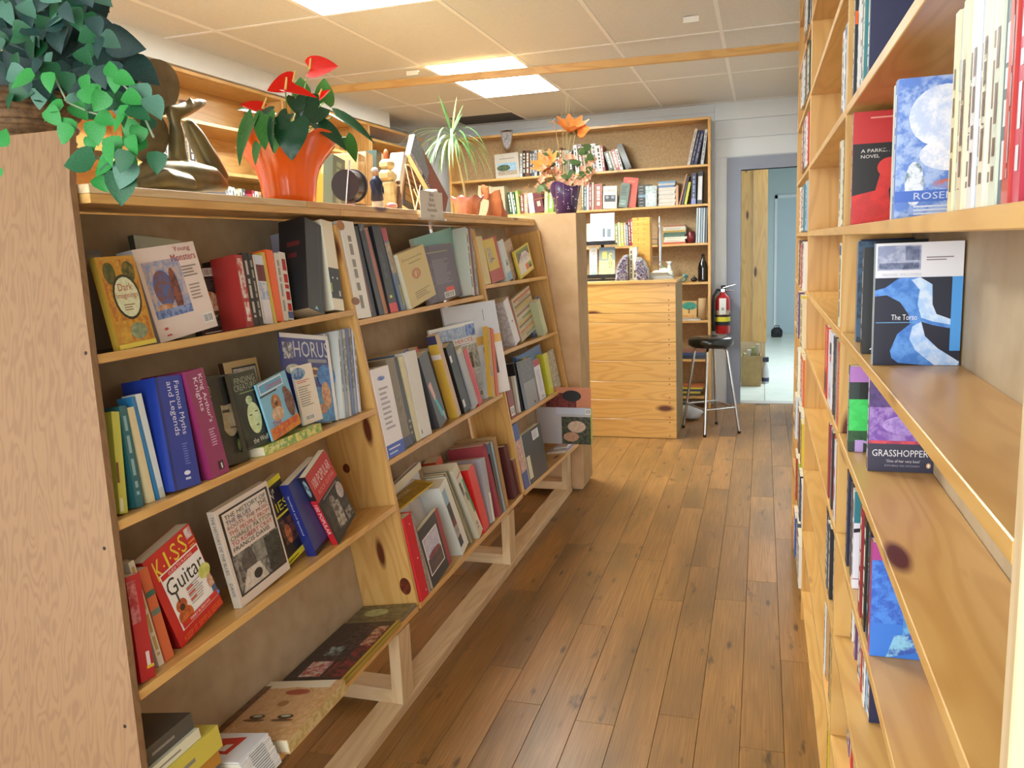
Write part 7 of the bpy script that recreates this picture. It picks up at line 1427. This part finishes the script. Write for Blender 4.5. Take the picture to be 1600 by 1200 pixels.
# silver stand
q = cx(1031, 400, 6.36)
ss = empty('silver_stand', (q, 6.36, CTZ), label='tall pointed silver stand with side rungs behind the block tower', cat='stand')
MB().lathe([(0, 0), (.04, 0), (.035, .012), (.01, .02), (.012, .15), (.018, .28), (.012, .38), (.002, .47), (0, .472)], seg=14).build('spire', CHR, ss)
for z in (.12, .16, .26, .3): MB().tube([(-.06, 0, z), (-.0, 0, z)], .005, 8).build('rung', CHR, ss)
tag(MB().cbox((0, 0, 0), (.045, .045, .06), .004).build('orange_cube', mat('orange_card', '#f05a1c', .5), loc=(cx(1017, 420, 6.24), 6.24, CTZ)), 'bright orange cube box on the counter beside the block tower', 'box')
zz = CTZ+.0006
for k in range(4):
    flat(FC, cx(1013)+.006*(k % 2), -.04+.01*k, zz-0, cx(1056)-cx(1016)-.02*k, .16-.01*k, .011, ['#9a9a98', '#b0b0ac', '#c4c0b4', '#d0ccc0'][k], ['mid grey', 'light grey', 'stone', 'ivory'][k] + ' pamphlet in the low pile at the counter end', name='pamphlet', cat='pamphlet', group='pamphlets on the counter'); zz += .012
m = MB(); R3_ = random.Random(8); vs = []; fs = []; nn = 10
for i in range(nn+1):
    for j in range(nn+1):
        u, v = i/nn-.5, j/nn-.5; vs.append((u*.16, v*.12, .0006 + max(0, (.25-u*u-v*v))*.12*(.7+.5*math.sin(9*u+7*v)) + .003*R3_.random()))
for i in range(nn):
    for j in range(nn): a = i*(nn+1)+j; fs.append((a, a+nn+1, a+nn+2, a+1))
tag(m.add(vs, fs, True).build('crumpled_cloth', mat('cream_cloth', '#dcd4b4', .8), loc=(cx(1034), CB+.02, zz)), 'crumpled cream cloth on top of the pamphlets', 'cloth')

# ------------------------------------------------------------------ bar stool
feet = [Vector((-.59, 6.41, 0)), Vector((-.404, 6.105, 0)), Vector((-.156, 6.262, 0)), Vector((-.333, 6.464, 0))]
feet[3] = feet[0] + feet[2] - feet[1]
sc_ = sum(feet, Vector())/4
stl = empty('bar_stool', (sc_.x, sc_.y, 0), label='round black padded bar stool with four chrome legs by the counter', cat='stool')
zs_ = hitY(1108, 528, sc_.y-.05).z; rs = .172
PAD = mat('black_vinyl', '#12130f', .25, coat=.3)
MB().lathe([(0, zs_-.062), (rs*.9, zs_-.062), (rs*.985, zs_-.055), (rs, zs_-.035), (rs*.99, zs_-.015), (rs*.93, zs_-.003), (rs*.7, zs_+.004), (0, zs_+.006)], seg=32).build('seat', PAD, stl)
MB().lathe([(0, zs_-.07), (rs*.86, zs_-.07), (rs*.86, zs_-.0625), (0, zs_-.0625)], seg=28).build('seat_plate', GREYM, stl)
P2 = []
for f in feet:
    f = f - sc_; d = f.normalized(); tpt = d*.125 + Vector((0, 0, zs_-.072))
    MB().tube([d*.03+Vector((0, 0, zs_-.079)), d*.095+Vector((0, 0, zs_-.079)), d*.122+Vector((0, 0, zs_-.087)), d*.133+Vector((0, 0, zs_-.115)), f+Vector((0, 0, .012))], .0105, 10).build('leg', CHR, stl)
    MB().lathe([(0, 0), (.013, 0), (.013, .018), (.0108, .02)], (f.x, f.y, 0), 10).build('rubber_foot', BOT, stl)
    t = (zs_-.115-.20)/(zs_-.115-.012); p = (d*.133)*(1-t)+f*t; P2.append(Vector((p.x, p.y, .20)))
for i in range(4): MB().tube([P2[i], P2[(i+1) % 4]], .008, 8).build('footrest_bar', CHR, stl)

# ------------------------------------------------------------------ fire extinguisher
EY = 7.34; exx = hitY(1129.5, 485, EY).x
REDP = mat('extinguisher_red', '#b31f24', .25, coat=.4); BLKR = mat('black_rubber', '#17171a', .5)
fe = empty('fire_extinguisher', (exx, EY, hitY(1127, 521, EY).z), label='red fire extinguisher hanging on the wall by the doorway', cat='extinguisher')
hb = hitY(1127, 460, EY).z-fe.location.z
MB().lathe([(0, 0), (.058, 0), (.064, .008), (.064, hb-.05), (.055, hb-.02), (.03, hb), (.022, hb+.02)], seg=24).build('cylinder', REDP, fe)
MB().lathe([(.0648, .11), (.0648, .15)], seg=24).build('yellow_band', mat('yellow_label', '#d8d038', .5), fe)
MB().lathe([(.0648, .075), (.0648, .109)], seg=24).build('black_band', mat('black_label', '#1c1c1e', .5), fe)
MB().lathe([(.0648, .151), (.0648, .21)], seg=24).build('print_band', mat('print_label', '#c8b89a', .5, noise=(60, '#8a3a34', .45, .55)), fe)
MB().lathe([(.0665, .153), (.0685, .156), (.0685, .166), (.0665, .169)], seg=24).build('bracket_strap', BLKR, fe)
m = MB(); m.cbox((-.018, -.018, hb+.02), (.018, .018, hb+.05), .003); m.build('valve', CHR, fe)
for a, b in (((.0, 0, hb+.055), (.11, -.02, hb+.085)), ((0, 0, hb+.035), (.1, -.02, hb+.03))): MB().tube([a, b], .006, 8).build('lever', CHR, fe)
MB().tube([(-.018, 0, hb+.035), (-.045, -.06, hb+.045), (-.075, -.07, hb-.01), (-.08, -.07, .2), (-.078, -.07, .12), (-.075, -.07, .06)], .011, 8).build('hose', BLKR, fe)
MB().lathe([(.011, .0), (.016, .0), (.013, .07), (.01, .09)], (-.075, -.07, .03), 10).build('nozzle', BLKR, fe)
m = MB(); m.box((-.028, -.0715, .175), (.03, -.0695, .315)); m.build('inspection_tag', mat('white_tag', '#dcdcda', .6), fe)
m = MB(); m.box((-.01, -.0725, .21), (.014, -.0717, .235)); m.build('tag_print', mat('tag_ink', '#9a9aa0', .6), fe)
box('wall_bracket', fe, (-.02, .066, hb-.03), (.02, WB-.012-EY-.0005, hb+.075), GREYM)
# crumpled white bag behind the stool
m = MB(); rr = random.Random(4)
m.ball((0, 0, .055), (.11, .08, .055), 18, 10)
m.v = [(x*(1+.15*rr.uniform(-1, 1)), y*(1+.15*rr.uniform(-1, 1)), max(0.0005, z*(1+.2*rr.uniform(-1, 1)))) for x, y, z in m.v]
bgp = hitZ(1083, 655, 0)
tag(m.build('plastic_bag', mat('white_plastic_bag', '#c9cbcc', .45), loc=(bgp.x-.03, min(bgp.y, 6.95), 0)), 'crumpled white plastic bag on the floor behind the stool', 'bag')
finish()
# ------------------------------------------------------------------ small pieces belong to the part they sit on
bpy.context.view_layer.update()
def onto(o, p):
    mw = o.matrix_world.copy(); o.parent = p; o.matrix_parent_inverse = p.matrix_world.inverted(); o.matrix_basis = mw
def near(o, names):
    root = o.parent
    c = [x for x in root.children if x is not o and x.name.split('.')[0] in names]
    if not c: return None
    ow = o.matrix_world @ (sum((Vector(b) for b in o.bound_box), Vector())/8)
    return min(c, key=lambda x: ((x.matrix_world @ (sum((Vector(b) for b in x.bound_box), Vector())/8)) - ow).length)
for root_name, kid_name, owners in (('anthurium', 'spadix', ('spathe',)), ('counter', 'nail', ('cladding_board',)), ('oak_end_panel', 'nail', ('veneer_board',)), ('bar_stool', 'rubber_foot', ('leg',)), ('fire_extinguisher', 'tag_print', ('inspection_tag',)), ('melting_clock', 'clock_hand', ('dial',)), ('tape_reel', 'hub', ('reel',)), ('tape_reel', 'disc', ('reel',)), ('shelf_sign', 'lettering', ('card',)), ('slanted_bookcase', 'knot', ('divider',)), ('card_rack', 'tray_lip', ('tray',)), ('man_figurine', 'hair', ('head',)), ('geode_bookend', 'crystals', ('rind',)), ('dried_flowers', 'dot', ('pot',)), ('dried_flowers', 'bead_string', ('pot',)), ('ivy_basket', 'basket_band', ('basket',)), ('spray_bottle', 'label_band', ('body',)), ('fire_extinguisher', 'nozzle', ('hose',))):
    for r in [x for x in bpy.data.objects if x.parent is None and x.name.split('.')[0] == root_name]:
        for k in [x for x in r.children if x.name.split('.')[0] == kid_name]:
            p = near(k, owners)
            if p: onto(k, p)
